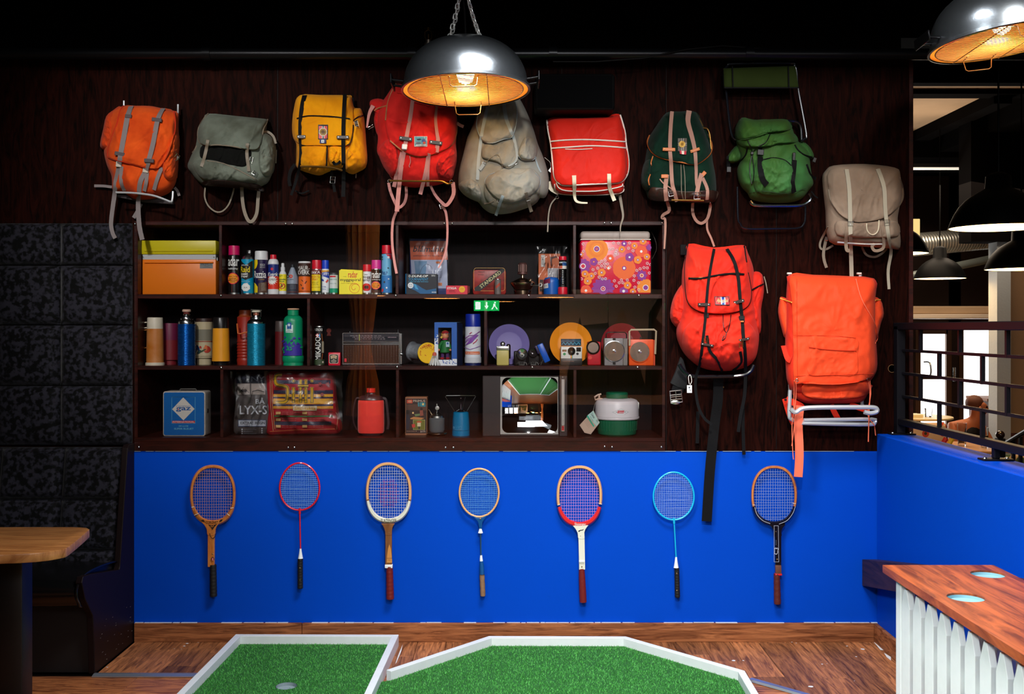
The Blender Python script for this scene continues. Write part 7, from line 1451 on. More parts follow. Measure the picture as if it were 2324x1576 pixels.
prints(r,plane_s(.0575),[('t','GRUNDIG',880,899.5,765,767,(170,150,160),.02)]+[('r',781,904,y_,y_+.4,(110,106,110))for y_ in(760,763,773)]+[('t','MHz 88 90 92 94 96 98 100 104',795,865,761.5,763.8,(150,140,146)),('t','LW 150 170 200 240 300 350 MW 520',800,872,765,767.3,(150,140,146)),('t','KW 6 7 9 11 13 15 17 19 22 25',806,874,768.5,771,(150,140,146)),('r',815,816,759,774,(180,190,60))],e0=.0004)
r=thing('toilet_paper_tin','tin roll holder with a round yellow lid leaning in front','tin',(P(960,0,.12).x,.1,SH[1]),GRP[1]);c_=P(958,801,.08);ax=Vector((-.88,.5,.12)).normalized();g=Geo();g.lathe(c_+Vector((0,.018,0)),[(.044,0),(.043,.004),(.043,.058),(.05,.062),(.05,.068)],32,True,ax);g.build('wrapped_roll',pm('crinkled_foil',(190,196,206),.3,metal=.7,noise_=(30,.4),bump=(60,.9)),r)
ax2=Vector((.38,-.92,.06)).normalized();cl=P(971,801.5,.06);g=Geo();g.lathe(cl,[(.053,-.008),(.0535,0),(.0515,.0012),(.0505,0),(.001,.0)],40,True,ax2);g.build('lid',pm('yellow_lid_paint',(238,190,36),.4),r);qt=ax2.to_track_quat('Z','Y')
def lids(e):
 def f(px,py):
  u,v=(px-971)*k0*1.06,-(py-801.5)*k0;xa=Vector((0,0,1)).cross(-ax2).normalized()*-1;ya=Vector((0,0,1));xa=Vector((ax2.y*-1,ax2.x,0)).normalized();return cl+xa*u+ya*v+ax2*(e+.0004)
 return f
lo=[]
for t,R_,a0,a1,sz in(('TASCHEN TOP',17.5,-145,-15,5),('SEMPE',12.5,-115,-35,3),('SCHULER SOENNEKER',17,195,85,3)):
 for i,ch in enumerate(t):
  a=math.radians(a0+(a1-a0)*i/(len(t)-1));x_,y_=971+R_*math.cos(a),801.5+R_*math.sin(a)
  if ch!=' ':lo.append(('t',ch,x_-sz*.4,x_+sz*.4,y_-sz/2,y_+sz/2,(190,60,20),.03,math.degrees(a)+(90 if a0<0 else-90)))
lo.append(('p',line_p(ell(971,801.5,8,8,8,2.6,1.4),1.4),(190,60,20)));prints(r,lids,lo,e0=.0002,de=.00001)
r=thing('shuttlecock','white shuttlecock with a red cork leaning nose up by the yellow lid','shuttlecock',(P(986,0,.04).x,.045,SH[1]),GRP[1]);c_=Vector((P(986,0,.04).x,.045,SH[1]));kk=(D0+.045)/FOC
g=Geo();g.lathe(c_,[(4.6*kk,.05),(4.8*kk,.057),(4.4*kk,.064),(2.5*kk,.068)],20);g.build('cork_nose',pm('coral_cork',(200,90,74),.6),r);g=Geo()
for i in range(14):
 a=2*PI*i/14;b=Vector((math.cos(a),math.sin(a),0));t_=Vector((-b.y,b.x,0));g.tube([c_+b*4.2*kk+Vector((0,0,.052)),c_+b*13*kk+Vector((0,0,.006))],.0008,5);V=[c_+b*7.5*kk+t_*.0018+Vector((0,0,.034)),c_+b*7.5*kk-t_*.0018+Vector((0,0,.034)),c_+b*13.2*kk-t_*.0045+Vector((0,0,.006)),c_+b*14*kk+Vector((0,0,.0005)),c_+b*13.2*kk+t_*.0045+Vector((0,0,.006))];g.add(V,[(0,1,2,3,4)])
for R_,h_ in((7,.036),(9.5,.022)):g.tube([c_+Vector((R_*kk*math.cos(a),R_*kk*math.sin(a),h_))for a in[2*PI*i/24 for i in range(24)]],.0006,4,True)
g.build('feather_skirt',pm('white_feather',(222,222,220),.6),r)
r=thing('doll_box','blue and white window carton holding a small doll','box',(P(1015,0,.1).x,.1,SH[1]),GRP[1]);BLB=pm('blue_carton',(18,88,176),.45);WCB=pm('white_carton',(226,230,236),.45)
x0,x1=P(986,0,.06).x,P(1037,0,.06).x;zt2=P(0,733,.06).z
def bb_(n,a_,b_,c_,d_,m,ya=.06,yb=.062):q=P(a_,c_,.06);w=P(b_,d_ if d_ else 0,.06);Geo().box(q.x,w.x,ya,yb,SH[1]if d_ is None else w.z,q.z).build(n,m,r,sm=0)
bb_('front_frame',986,1037,732,744,BLB);bb_('front_frame',986,994.5,744,768,BLB);bb_('front_frame',986,994.5,768,None,WCB);bb_('front_frame',1025,1037,744,815,BLB);bb_('front_frame',1025,1037,815,None,WCB);bb_('front_frame',994.5,1025,817,None,WCB);bb_('back_board',987,1036,733,None,pm('dark_tray',(40,26,24),.6),.13,.132);bb_('bottom_board',987,1036,827.5,None,WCB,.062,.13)
g=Geo();g.add([P(1037,732,.06),P(1050,735,.132),(P(1050,0,.132).x,.132,SH[1]),(P(1037,0,.06).x,.06,SH[1])],[(0,3,2,1)]);g.build('side_panel',pm('navy_side',(20,30,60),.5),r,sm=0);g=Geo();g.add([P(986,732,.06),P(1037,732,.06),P(1050,731.5,.132),P(994,731.5,.132)],[(0,1,2,3)]);g.build('top_panel',pm('pale_blue_top',(110,160,200),.4),r,sm=0)
rr=random.Random(2);ops3=[]
for i in range(46):
 if i%3:x_,y_=rr.uniform(1004,1036),rr.uniform(812,826)
 else:x_,y_=rr.uniform(987,994),rr.uniform(757,782)
 if 994<x_<1025 and y_<818:continue
 ops3.append(('p',rot2([(x_-1.3,y_-.9),(x_+1.3,y_-.9),(x_+1.3,y_+.9),(x_-1.3,y_+.9)],x_,y_,rr.uniform(0,90)),(24,80,170)if y_>766 else(220,228,236)))
prints(r,plane_s(.06),ops3,'speckle_print',None,e0=.0003,de=.00001);bb_('window_film',994.5,1025,744,817,GL,.0608,.0612)
c_=P(1010,829,.095)
def dz(py):return CZ-(py-HY)*((D0+.095)/FOC)
DS=pm('doll_skin',(226,150,110),.5);DG=pm('doll_green',(20,110,50),.6,bump=(90,.3));dl_=Geo();dl_.ball((P(1011,0,.095).x,.09,dz(762)),.0175,.017,.0195);dl_.build('doll_head',DS,r)
g=Geo();g.ball((c_.x,.1,dz(759)),.02,.018,.0205);g.tube([(c_.x-.014,.085,dz(764)),(c_.x-.02,.083,dz(768))],.006,8);g.build('doll_hair',pm('doll_blond',(232,186,80),.6),r);g=Geo();g.lathe((c_.x+.002,.092,dz(757)),[(.0185,0),(.0195,.004),(.0125,.011),(.003,.014)],20);g.build('doll_cap',pm('doll_red',(170,34,44),.6),r)
g=Geo();g.lathe((c_.x,.095,0),[(.008,dz(770)),(.0135,dz(774)),(.024,dz(788)),(.026,dz(800)),(.02,dz(802))],20);g.tube([(c_.x-.012,.088,dz(775)),(c_.x-.027,.082,dz(785)),(c_.x-.029,.078,dz(792))],.007,8);g.tube([(c_.x+.012,.088,dz(775)),(c_.x+.025,.082,dz(785)),(c_.x+.026,.078,dz(792))],.007,8);g.build('doll_jumper',DG,r)
g=Geo();g.ball((c_.x-.031,.076,dz(794.5)),.0065);g.ball((c_.x+.028,.076,dz(794.5)),.006);g.build('doll_hands',DS,r);g=Geo();g.tube([(c_.x+.012*math.cos(a),.092+.012*math.sin(a),dz(770.5))for a in[2*PI*i/12 for i in range(12)]],.0035,6,True);g.build('doll_scarf',pm('doll_pink',(206,60,110),.6),r)
g=Geo()
for sx in(-1,1):g.tube([(c_.x+sx*.011,.095,dz(801)),(c_.x+sx*.013,.093,dz(812))],.0095,8)
g.build('doll_trousers',pm('doll_purple',(76,40,96),.6),r);g=Geo()
for sx in(-1,1):g.ball((c_.x+sx*.014,.086,dz(814)),.011,.014,.007)
g.build('doll_shoes',MATS['doll_red'],r);prints(r,lambda e:(lambda px,py:P(px,py,.067-e)),[('r',1012,1020,776,788,(180,206,226)),('e',1016,780,2.4,2.4,(40,90,160)),('e',1012.5,757.5,1,1.3,(40,70,110)),('e',1017.5,757.5,1,1.3,(40,70,110)),('p',line_p([(1013.5,765),(1016,765.8),(1018,764.5)],.7),(170,50,50))],'doll_print',None)
OL=[('t','r 0 # Lillehammer',1056,1088,799.5,803.5,(226,220,214),.02)]
can('vacuum_flask','white flask with purple sketch print and deep blue cap','flask',1,1073.4,.1,[('cup_lid',pm('deep_blue_cap',(16,40,150),.35),[(16,713),(17,715),(17.4,742)]),('body',pm('white_flask',(220,222,230),.35),[(17.8,742),(18,811)]),('base_ring',pm('white_ring',(206,208,214),.35),[(19,811),(19,823.5)]),('base',pm('navy_base',(14,24,80),.4),[(18,823.5),(18,None)])],[('r',1056,1089,798,804.5,(226,110,60))]+OL+[('p',line_p([(1056+i*2.6,779-i*1.6),(1062+i*2.6,768-i*1.2)],1.1),(140,80,170))for i in range(9)]+[('p',line_p([(1058+i*1.7,784-i*.8),(1074+i*1.4,764-i*.5)],.9),(130,70,165))for i in range(9)]+[('p',line_p([(1058,768),(1066,762),(1076,761),(1088,752)],1.3),(150,70,160)),('p',line_p([(1074,780),(1080,775),(1083,770)],1.6),(190,40,80)),('p',line_p([(1067,758),(1072,754)],1.4),(190,40,80)),('p',line_p([(1056,788),(1068,793),(1080,789),(1090,784)],1),(150,90,180))],GRP[1],rp=17.9)
def plate(label,cx,cy,R,y,m):
 k=(D0+y)/FOC;c_=P(cx,cy,y);c_.z=SH[1]+R*k*.985;r=thing('plastic_plate',label,'plate',(c_.x,y,SH[1]),GRP[1]);ax=Vector((0,-1,.16)).normalized();g=Geo();q=R*k
 g.lathe(c_,[(.001,-.006),(q*.6,-.006),(q*.66,-.004),(q*.72,.001),(q*.975,.01),(q,.0115),(q,.0095),(q*.72,-.002),(q*.62,-.01),(.001,-.01)],56,False,ax);g.build('dish',m,r,sm=50);return r
plate('translucent lilac plate behind the yellow lighter',1155.5,782,46,.22,pm('lilac_plastic',(120,108,170),.5));plate('amber yellow plate behind the white camera',1295.5,781,48,.22,pm('amber_plastic',(232,140,12),.5));plate('dark red plate behind the grey lantern',1411,783,47,.24,pm('red_plastic',(130,12,30),.5))
r=thing('fuel_lighter','pale yellow flask lighter with chrome top in front of the lilac plate','lighter',(P(1141,0,.08).x,.09,SH[1]),GRP[1]);Geo().box(*bpx(1127,1155,795,None,1,.07,.035),.005,3).build('body',pm('cream_yellow_enamel',(206,188,104),.4,noise_=(20,.12)),r);ex=bpx(1126.5,1156,786,796,1,.069,.037);Geo().box(*ex,.004,2).build('chrome_top',CHR,r)
q=P(1141,781,.09);g=Geo();g.ball(q,.013,.011,.012);g.build('dome_cap',CHR,r);q=P(1154,788,.1);Geo().lathe(q-Vector((0,0,.06)),[(.011,0),(.011,.068),(.007,.075)],16).build('side_tube',pm('smoky_chrome',(90,80,80),.25,metal=1),r)
RF=pm('lamp_reflector',(222,222,224),.18,metal=1)
def wire_stand(r,x0,x1,y):
 a_=P(x0,0,y);b_=P(x1,0,y);z=SH[1];g=Geo();g.tube([(a_.x,y,z+.003),(a_.x+.004,y,z+.014),(a_.x+.014,y-.003,z+.017),(a_.x+.014,y,z+.003),(b_.x-.014,y,z+.003),(b_.x-.014,y-.003,z+.017),(b_.x-.004,y,z+.014),(b_.x,y,z+.003)],.0012,5);g.build('wire_stand',CHR,r)
r=thing('cycle_lamp','small black lamp with a bright silver disc reflector','lamp',(P(1184,0,.07).x,.08,SH[1]),GRP[1]);Geo().box(*bpx(1166,1196,797,None,1,.085,.03),.006,3).build('case',KB,r);g=Geo();g.lathe(P(1184.8,804.5,.075),[(.0295,-.01),(.03,.004),(.027,.006),(.012,-.002),(.003,-.004)],32,True,(0,-1,.15));g.build('reflector',RF,r);g=Geo();g.ball(P(1184.8,804.5,.072),.005,.006,.005);g.build('bulb',CRW,r);wire_stand(r,1172,1196,.06)
r=thing('cycle_lamp','second black lamp with dark lens beside the blue torch','lamp',(P(1212,0,.07).x,.1,SH[1]),GRP[1]);Geo().box(*bpx(1198,1225,795,None,1,.1,.03),.006,3).build('case',KB,r);g=Geo();g.lathe(P(1210,801,.09),[(.024,-.01),(.024,.004),(.021,.006),(.01,.001),(.002,.0)],28,True,(-.1,-1,.1));g.build('lens',pm('smoked_lens',(60,54,54),.08,metal=.6),r);wire_stand(r,1199,1222,.07)
r=thing('flat_torch','blue flat pocket torch leaning at an angle beside the amber plate','torch',(P(1232,0,.08).x,.08,SH[1]),GRP[1]);c_=P(1232,803,.08);c_.z+=.002;M=Matrix.Translation(c_)@Matrix.Rotation(math.radians(-24),4,'Y');BT=pm('cobalt_plastic',(14,84,190),.35)
Geo().box(-.012,.02,-.02,.02,-.05,.05,.004,2,M).build('body',BT,r);Geo().box(-.026,-.011,-.018,.018,.005,.05,.004,2,M).build('lamp_head',pm('dark_blue_red_head',(46,30,76),.4),r);g=Geo();q=[M@Vector(v)for v in((-.014,-.021,.045),(-.014,-.024,-.03),(-.034,-.02,-.05))];g.tube(q,.0016,6);g.tube([M@Vector((-.01,-.02,-.035)),P(1222,827,.05)],.0018,6);g.build('wire_stand',CHR,r)
r=thing('instant_camera','white instant camera with rainbow stripe and blue flash bar','camera',(P(1296,0,.09).x,.1,SH[1]),GRP[1]);Geo().box(*bpx(1273,1321,787,816,1,.075,.05),.004,2).build('body',pm('camera_white',(222,220,214),.4),r);ex=bpx(1272.5,1321.5,814,None,1,.068,.075);Geo().box(*ex,.003,2).build('film_door',pm('camera_dark',(30,26,28),.4),r)
g=Geo();q=P(1297,797,.075);g.lathe(q,[(.02,0),(.0195,.01),(.014,.013),(.009,.008),(.002,.007)],32,True,(0,-1,0));g.build('lens',pm('lens_black',(20,20,22),.2),r);Geo().box(*bpx(1308,1318.5,789,798.5,1,.0735,.004),.001).build('viewfinder',pm('viewfinder_black',(24,22,24),.2),r);ex=bpx(1273,1319,769.5,785.5,1,.085,.02);Geo().box(*ex,.002).build('flash_bar',pm('flash_bar_blue',(40,84,110),.15,noise_=(90,.6)),r)
prints(r,plane_s(.075),[('r',1276,1286,794,798.5,(60,40,30)),('t','1000',1277,1285,795,797.5,(220,150,90),.02),('e',1281,804,3.2,3,(20,140,80)),('e',1310.5,803.5,3,2.8,(22,20,22)),('e',1297,795.5,2,2,(60,50,44))]+[('r',1295.3+i*.8,1296.1+i*.8,806,815,c_)for i,c_ in enumerate(((220,60,50),(236,130,40),(240,210,50),(60,160,80),(50,110,190)))]+[],e0=.0004)
prints(r,plane_s(.068),[('t','POLAROID LAND CAMERA',1278.5,1303,819.3,821.5,(160,116,96),.01)],'door_print',e0=.0004);prints(r,plane_s(.085),[('p',line_p([(1275+i*4.2,783-(i%2)*6),(1279+i*4.2,777+(i%2)*6)],.8),(80,190,226))for i in range(10)]+[('r',1274,1318,774,774.6,(120,160,180))],'flash_print',e0=.0004)
r=thing('bicycle_torch','red box torch with a black ringed lens','torch',(P(1349,0,.08).x,.09,SH[1]),GRP[1]);Geo().box(*bpx(1333.5,1364,776,None,1,.075,.05),.007,3).build('body',pm('red_torch_body',(190,24,40),.4),r);g=Geo();q=P(1346,789,.072);g.lathe(q,[(.0345,-.012),(.035,.004),(.031,.009),(.027,.006)],36,False,(0,-1,0));g.build('lens_ring',KB,r);g=Geo();g.lathe(q,[(.0275,.006),(.018,.004),(.006,.002),(.002,.004)],30,True,(0,-1,0));g.build('lens',RF,r)
prints(r,plane_s(.075),[('e',1339,812,4.6,4.2,(214,60,50)),('t','ALFA',1349,1359,821,824,(150,20,30))],e0=.0004)
GHS=pm('grey_lantern_case',(140,134,134),.4)
r=thing('battery_lantern','square grey lantern with round lens and black handle','lantern',(P(1397,0,.09).x,.1,SH[1]),GRP[1]);Geo().box(*bpx(1372,1414,768,None,1,.07,.075),.003,2).build('body',GHS,r);Geo().box(*bpx(1414,1424.5,768.5,None,1,.072,.073),.002).build('side_housing',pm('grey_side',(120,112,108),.45),r)
g=Geo();g.tube([P(1375.5,769,.1),P(1375.5,759,.1),P(1380,754.5,.1),P(1418,754.5,.1),P(1422,759,.1),P(1422,769,.1)],.003,8);g.build('handle',KB,r)
def reflector(r,cx,cy,R,y,ring):
 q=P(cx,cy,y);g=Geo();w=R*k0;g.lathe(q,[(w,-.002),(w,.006),(w*.93,.007)],44,False,(0,-1,0));g.build('lens_ring',ring,r);g=Geo();g.lathe(q,[(w*.92,.0075),(w*.6,.0068),(w*.2,.006),(w*.17,.008),(w*.05,.009)],40,True,(0,-1,0));g.build('reflector',mat('faceted_reflector',(216,218,222),.16,1,noise_=(14,.2),bump=(12,.12)),r)
reflector(r,1393.5,797.5,24.5,.07,SIL)
for(px,py)in((1376.5,772),(1409.5,772),(1376.5,823),(1409.5,823)):Geo().lathe(P(px,py,.07),[(.003,0),(.002,.001)],10,True,(0,-1,0)).build('screw',GHS,r)
Geo().box(*bpx(1391,1397,768,773,1,.066,.006),.001).build('clip',KB,r);Geo().box(*bpx(1391,1397,823,827.5,1,.066,.006),.001).build('clip',KB,r)
ORL=pm('orange_lantern_case',(236,84,26),.4)
r=thing('battery_lantern','orange lantern with large round lens and cream handle','lantern',(P(1457,0,.09).x,.1,SH[1]),GRP[1]);Geo().box(*bpx(1427.5,1483,770.5,None,1,.075,.07),.004,2).build('body',ORL,r);Geo().box(*bpx(1483,1487,772,None,1,.078,.066),.001).build('side_housing',pm('orange_side',(206,64,22),.45),r)
g=Geo();HP=[P(1429,785,.068),P(1428.5,753,.068),P(1432,749,.068),P(1484,748.5,.068),P(1489,752,.068),P(1487,804,.068)];g.tube(HP,.0052,6);g.build('handle',pm('cream_handle',(196,176,146),.45),r);reflector(r,1451.5,799,24.5,.073,ORL);Geo().box(*bpx(1452,1457,765,772,1,.09,.01),.001).build('switch',KB,r)
# bottom shelf
r=thing('stove_tin','square blue tin with a white diamond emblem','tin',(P(418,0,.1).x,.12,SH[2]),GRP[2]);TB=pm('blue_tin_paint',(0,96,174),.4,noise_=(8,.08));rr_=[(P(a_,b_,.07).x,P(a_,b_,.07).z)for a_,b_ in rrect(369.5,466,887,989,5,4)];zz=min(q[1]for q in rr_)
g=Geo();g.prism([(a_,b_-zz+SH[2])for a_,b_ in rr_],.07,.17,'y',.004);g.build('tin_body',pm('pale_worn_edge',(196,186,178),.45,noise_=(40,.25)),r);g=Geo();rr_=[(P(a_,b_,.07).x,P(a_,b_,.07).z-zz+SH[2])for a_,b_ in rrect(372,463.5,889.5,986.5,4,4)];g.prism(rr_,.0685,.0705,'y',.0005);g.build('front_panel',TB,r,sm=0)
Geo().box(*bpx(465,471,928,938,2,.1,.02),.002).build('catch',CHR,r);g=Geo();g.tube([P(408,886,.12),P(410,883,.12),P(444,883,.12),P(446,886,.12)],.003,6);g.build('handle',CHR,r)
def Dp(x_,y_):return 300+x_/4.648,820+y_/4.648
SK=(110,190,220);E8=(232,230,224);a_=Dp(418,380);b_=Dp(664,658)
prints(r,plane_s(.0685),[('p',line_p([a_,(b_[0],a_[1]),b_,(a_[0],b_[1]),a_,(b_[0],a_[1])],.8),SK),('p',[Dp(538,383),Dp(658,505),Dp(541,626),Dp(421,508)],(206,200,194)),('t','CAMPING',*[Dp(462,0)[0],Dp(618,0)[0],Dp(0,470)[1],Dp(0,484)[1]],(0,80,150),.03),('t','gaz',Dp(462,0)[0],Dp(620,0)[0],Dp(0,486)[1],Dp(0,535)[1],(0,80,150),.05),('e',*Dp(486,507),1.7,1.9,(206,200,194)),('e',*Dp(486,507),1.2,1.3,(200,30,40)),('p',[Dp(421,630),Dp(662,630),Dp(662,654),Dp(421,654)],(190,24,40)),('t','INTERNATIONAL',Dp(428,0)[0],Dp(656,0)[0],Dp(0,633)[1],Dp(0,651)[1],(200,210,214),.02),('t','DE LUXE',Dp(492,0)[0],Dp(592,0)[0],Dp(0,678)[1],Dp(0,694)[1],SK,.02),('t','SUPER BLEUET',Dp(442,0)[0],Dp(648,0)[0],Dp(0,705)[1],Dp(0,724)[1],SK,.02)],e0=.0004)
def sack(label,pts,c,yb,T,m,seed,opsf,row=2):
 q=P(*c,yb);r=thing('plastic_packed_goods',label,'packet',(q.x,yb,SH[row]),GRP[row]);NA=72;RG=14;V=[];F=[];poly=smooth(pts,3,True)
 def R(a):
  dx,dy=math.cos(a),math.sin(a);best=1
  for j in range(len(poly)):
   x1,y1=poly[j][0]-c[0],poly[j][1]-c[1];x2,y2=poly[(j+1)%len(poly)][0]-c[0],poly[(j+1)%len(poly)][1]-c[1];den=dx*(y2-y1)-dy*(x2-x1)
   if abs(den)>1e-9:
    t=(x1*(y2-y1)-y1*(x2-x1))/den;u=(x1*dy-y1*dx)/den
    if t>0 and-1e-6<=u<=1+1e-6:best=max(best,t)
  return best
 RR=[R(2*PI*i/NA)for i in range(NA)]
 def dep(px,py):
  a=math.atan2(py-c[1],px-c[0])/(2*PI)*NA;i=int(math.floor(a));r_=RR[i%NA]*(1-a+i)+RR[(i+1)%NA]*(a-i);s_=min(math.hypot(px-c[0],py-c[1])/r_,1)
  return T*(1-s_**4)**.5+.006*(1-abs(noise.noise(Vector((px*.035+py*.02,py*.04-px*.015,seed))))*2.2)*(1-s_**6)
 V.append(P(*c,yb-dep(*c)))
 for j in range(1,RG+1):
  s_=math.sin(PI/2*j/RG)
  for i in range(NA):a=2*PI*i/NA;px,py=c[0]+RR[i]*s_*math.cos(a),c[1]+RR[i]*s_*math.sin(a);v=P(px,py,yb-dep(px,py));v.z=max(v.z,SH[row]+.001);V.append(v)
 for i in range(NA):F.append((0,1+i,1+(i+1)%NA))
 for j in range(RG-1):
  for i in range(NA):a=1+j*NA+i;b=1+j*NA+(i+1)%NA;F.append((a,a+NA,b+NA,b))
 o=1+(RG-1)*NA;e=len(V)
 for i in range(NA):v=V[o+i];V.append(Vector((v.x,yb+.05,v.z)))
 for i in range(NA):F.append((o+i,e+i,e+(i+1)%NA,o+(i+1)%NA))
 F.append(tuple(e+i for i in range(NA))[::-1]);Geo().add(V,F).build('contents',m,r,sm=70)
 prints(r,lambda e_:(lambda px,py:P(px,py,yb-dep(px,py)-e_)),opsf,'label_print',3.0,.0018,.0002);return r
DGP=pm('grey_packed_cloth',(92,84,82),.5,noise_=(14,.35));GW=(196,198,204)
r=sack('grey plastic wrapped packet with pale lettering, left of the red one',[(532,860),(560,845),(598,843),(640,845),(650,900),(650,970),(640,989),(590,990),(540,989),(530,975),(533,930),(536,900)],(590,920),.17,.045,DGP,3,[('r',536,600,846,870,(30,32,44)),('p',star(554,858,9,2.4,11),(110,112,130)),('t','NY',570,601,855,866,(110,112,120),.02),('r',539,567,871,896,(170,158,150)),('r',570,602,871,896,(160,148,140)),('p',line_p([(542,893),(553,880),(565,892)],.9),(40,36,40)),('p',rrect(547,560,884,890,2),(70,66,66)),('p',line_p([(572,889),(585,886),(600,890)],1.4),(50,46,50)),('t','BÅ',580,601,903,917,GW,.04),('t','LYX-S',544,606,921,941,(206,208,214),.04),('r',540,604,953,969,(60,70,100)),('r',541.5,603,954.5,967.5,(176,180,190)),('t','EXTRA!  REGN',545.5,601,957.5,963.5,(24,22,24),.03)]+[('r',548,551,973.5+i*4.6,976.5+i*4.6,GW)for i in range(3)]+[('t',('LÄTT ATT MONTERA','ISOLERANDE','KRAFTIG VINDTÄT')[i],553,582-(i==1)*8,974+i*4.6,976.3+i*4.6,(176,178,186))for i in range(3)]+[('r',593,596,972+i*4.6,975+i*4.6,GW)for i in range(3)])
film(522,606,843,992,.115,.006,r,11,amp=.012)
RP=pm('red_packed_cloth',(176,28,40),.5,noise_=(12,.25));YE=(222,160,40);DBL=(50,46,70);SG=(206,160,24)
def st(y0,y1,c_,x0=620,x1=756):return('p',[(x0,y0),(690,y0+.8),(x1,y0),(x1,y1),(690,y1+.8),(x0,y1)],c_)
oo=[st(863,871,DBL,622,750),st(886,894,DBL,621,756),st(895,901,YE,620),st(901,904,DBL,620),st(905,917,YE,620),st(918,922,DBL,620),st(922,928,(206,140,40),620),st(943,946.5,(60,96,50),622,756),st(957,965,DBL,622,752)]
S_=smooth([(640,851),(630,851),(625,856),(625,868),(630,874),(645,877),(652,882),(652,905),(648,912),(640,914),(626,914)],4)
for wd,c_ in((8.5,(226,190,130)),(7.4,(20,14,12)),(5,SG)):oo.append(('p',line_p(S_,wd),c_))
for x_ in(666,682,694,708):
 yt=880 if x_ in(666,708)else 862
 for w_,c_ in((3.9,(226,190,130)),(3.3,(20,14,12)),(2.2,SG)):oo.append(('r',x_-w_,x_+w_,yt-(w_-2.2)*.6,914+(w_-2.2)*.5,c_))
for w_,c_ in((3.2,(20,14,12)),(1.8,SG)):oo.append(('r',676,700,876-w_,876+w_,c_))
for x_ in(666,708):
 for w_,c_ in((4.2,(226,190,130)),(3.6,(20,14,12)),(2.2,SG)):oo.append(('e',x_,865,w_,w_,c_))
oo+=[('r',665,719,922,932.5,(206,184,150)),('t','Sitti-takta',668,716,923.5,931,(206,150,30),.05)]
for i in range(3):
 for j_ in range(2):oo+=[('r',626+j_*60,637+j_*60,935+i*15,941+i*15,(206,160,100))]+[('t','lett og rund ull',640+j_*60,672+j_*62,935+i*15+q*4,937+i*15+q*4,(206,150,140))for q in range(2)]
oo+=[('p',line_p([(613,850),(614,920),(620,978)],1.2),(214,160,120)),('p',line_p([(617,850),(618,920),(624,975)],.8),(214,190,120)),('p',line_p([(762,936),(767,945),(764,975)],1.2),(214,160,120)),('p',line_p([(612,980),(680,976),(760,974)],1.2),(206,120,70)),('e',731,896,4,4,(150,70,60)),('p',star(727,872,6,2.5,5),(150,60,60)),('p',star(744,872,6,2.5,5),(150,60,60))]
r=sack('large red plastic wrapped packet with yellow stripes and tall lettering',[(606,846),(640,841),(700,843),(752,846),(760,900),(766,940),(770,984),(700,986),(640,989),(606,990),(607,940),(604,890)],(685,915),.14,.05,RP,8,oo)
film(600,777,842,993,.078,.004,r,17,amp=.014,n=34)
RDL=pm('bright_red_felt',(240,54,44),.75,noise_=(30,.1),sheen=.3);BRP=pm('brown_plastic_shoulder',(62,36,40),.3)
def Ep(x_,y_):return 780+x_/7.042,820+y_/7.042
r=can('canteen_flask','bright red canteen with brown shoulders, red screw cap and strap','flask',2,842,.12,[],None,GRP[2]);k_=(D0+.12)/FOC;X_=P(842,0,.12).x
def oval(name,pr,m,sy=.55):
 g=Geo();g.lathe((X_,0,0),[(q*k_,SH[2]if py is None else CZ-(py-HY)*k_)for q,py in pr],44);g.V=[(v[0],.12+v[1]*sy,v[2])for v in g.V];g.build(name,m,r,sm=50)
oval('body',[(26,907.5),(28.6,909),(29.6,915),(30.2,960),(30,978),(28,983)],RDL);oval('base',[(26,983),(24,986),(22,None)],BRP);oval('shoulder',[(9,890),(9,894),(12,897),(22,898.5),(26,901),(28.5,908)],BRP,.6)
g=Geo();n=24;g.lathe((X_,.12,0),[(9.4*k_,CZ-(881.5-HY)*k_),(9.6*k_,CZ-(891-HY)*k_)],24);g.V=[(X_+(v[0]-X_)*(1+.04*(i%2)),.12+(v[1]-.12)*(1+.04*(i%2)),v[2])for i,v in enumerate(g.V)];g.build('screw_cap',pm('red_cap_plastic',(226,40,30),.4),r,sm=0)
g=Geo();q=[P(*Ep(410,425),.1),P(*Ep(400,480),.095),P(*Ep(385,560),.09),P(*Ep(355,595),.085),P(*Ep(335,560),.085),P(*Ep(350,530),.09)];q=smooth([tuple(v)for v in q],4);g.tube(q,[.0012+.0008*(i%2)for i in range(len(q))],6);g.build('bead_chain',SIL,r)
g=Geo();g.ribbon(smooth([tuple(P(*Ep(*v),.12))for v in((250,590),(200,600),(165,720),(150,860),(165,1000),(215,1100))],4),.008,.002,face=(-.7,-1,0));g.ribbon(smooth([tuple(P(*Ep(*v),.12))for v in((620,590),(670,610),(690,720),(705,860),(715,1000),(700,1090))],4),.012,.002,face=(.5,-1,0));g.build('strap',pm('brown_strap',(54,34,38),.6),r)
r=thing('lamp_carton','brown picture carton of a lamp with a domestic scene','box',(P(944,0,.14).x,.12,SH[2]),GRP[2]);a_=Ep(983,575);b_=Ep(1332,1162);Geo().box(*bpx(a_[0],b_[0],a_[1],None,2,.12,.07),.001).build('carton',pm('tan_carton',(160,104,72),.5),r,sm=0)
def E2(*p):return[Ep(*q)for q in p]
dzz=P(0,b_[1],.12).z-SH[2]
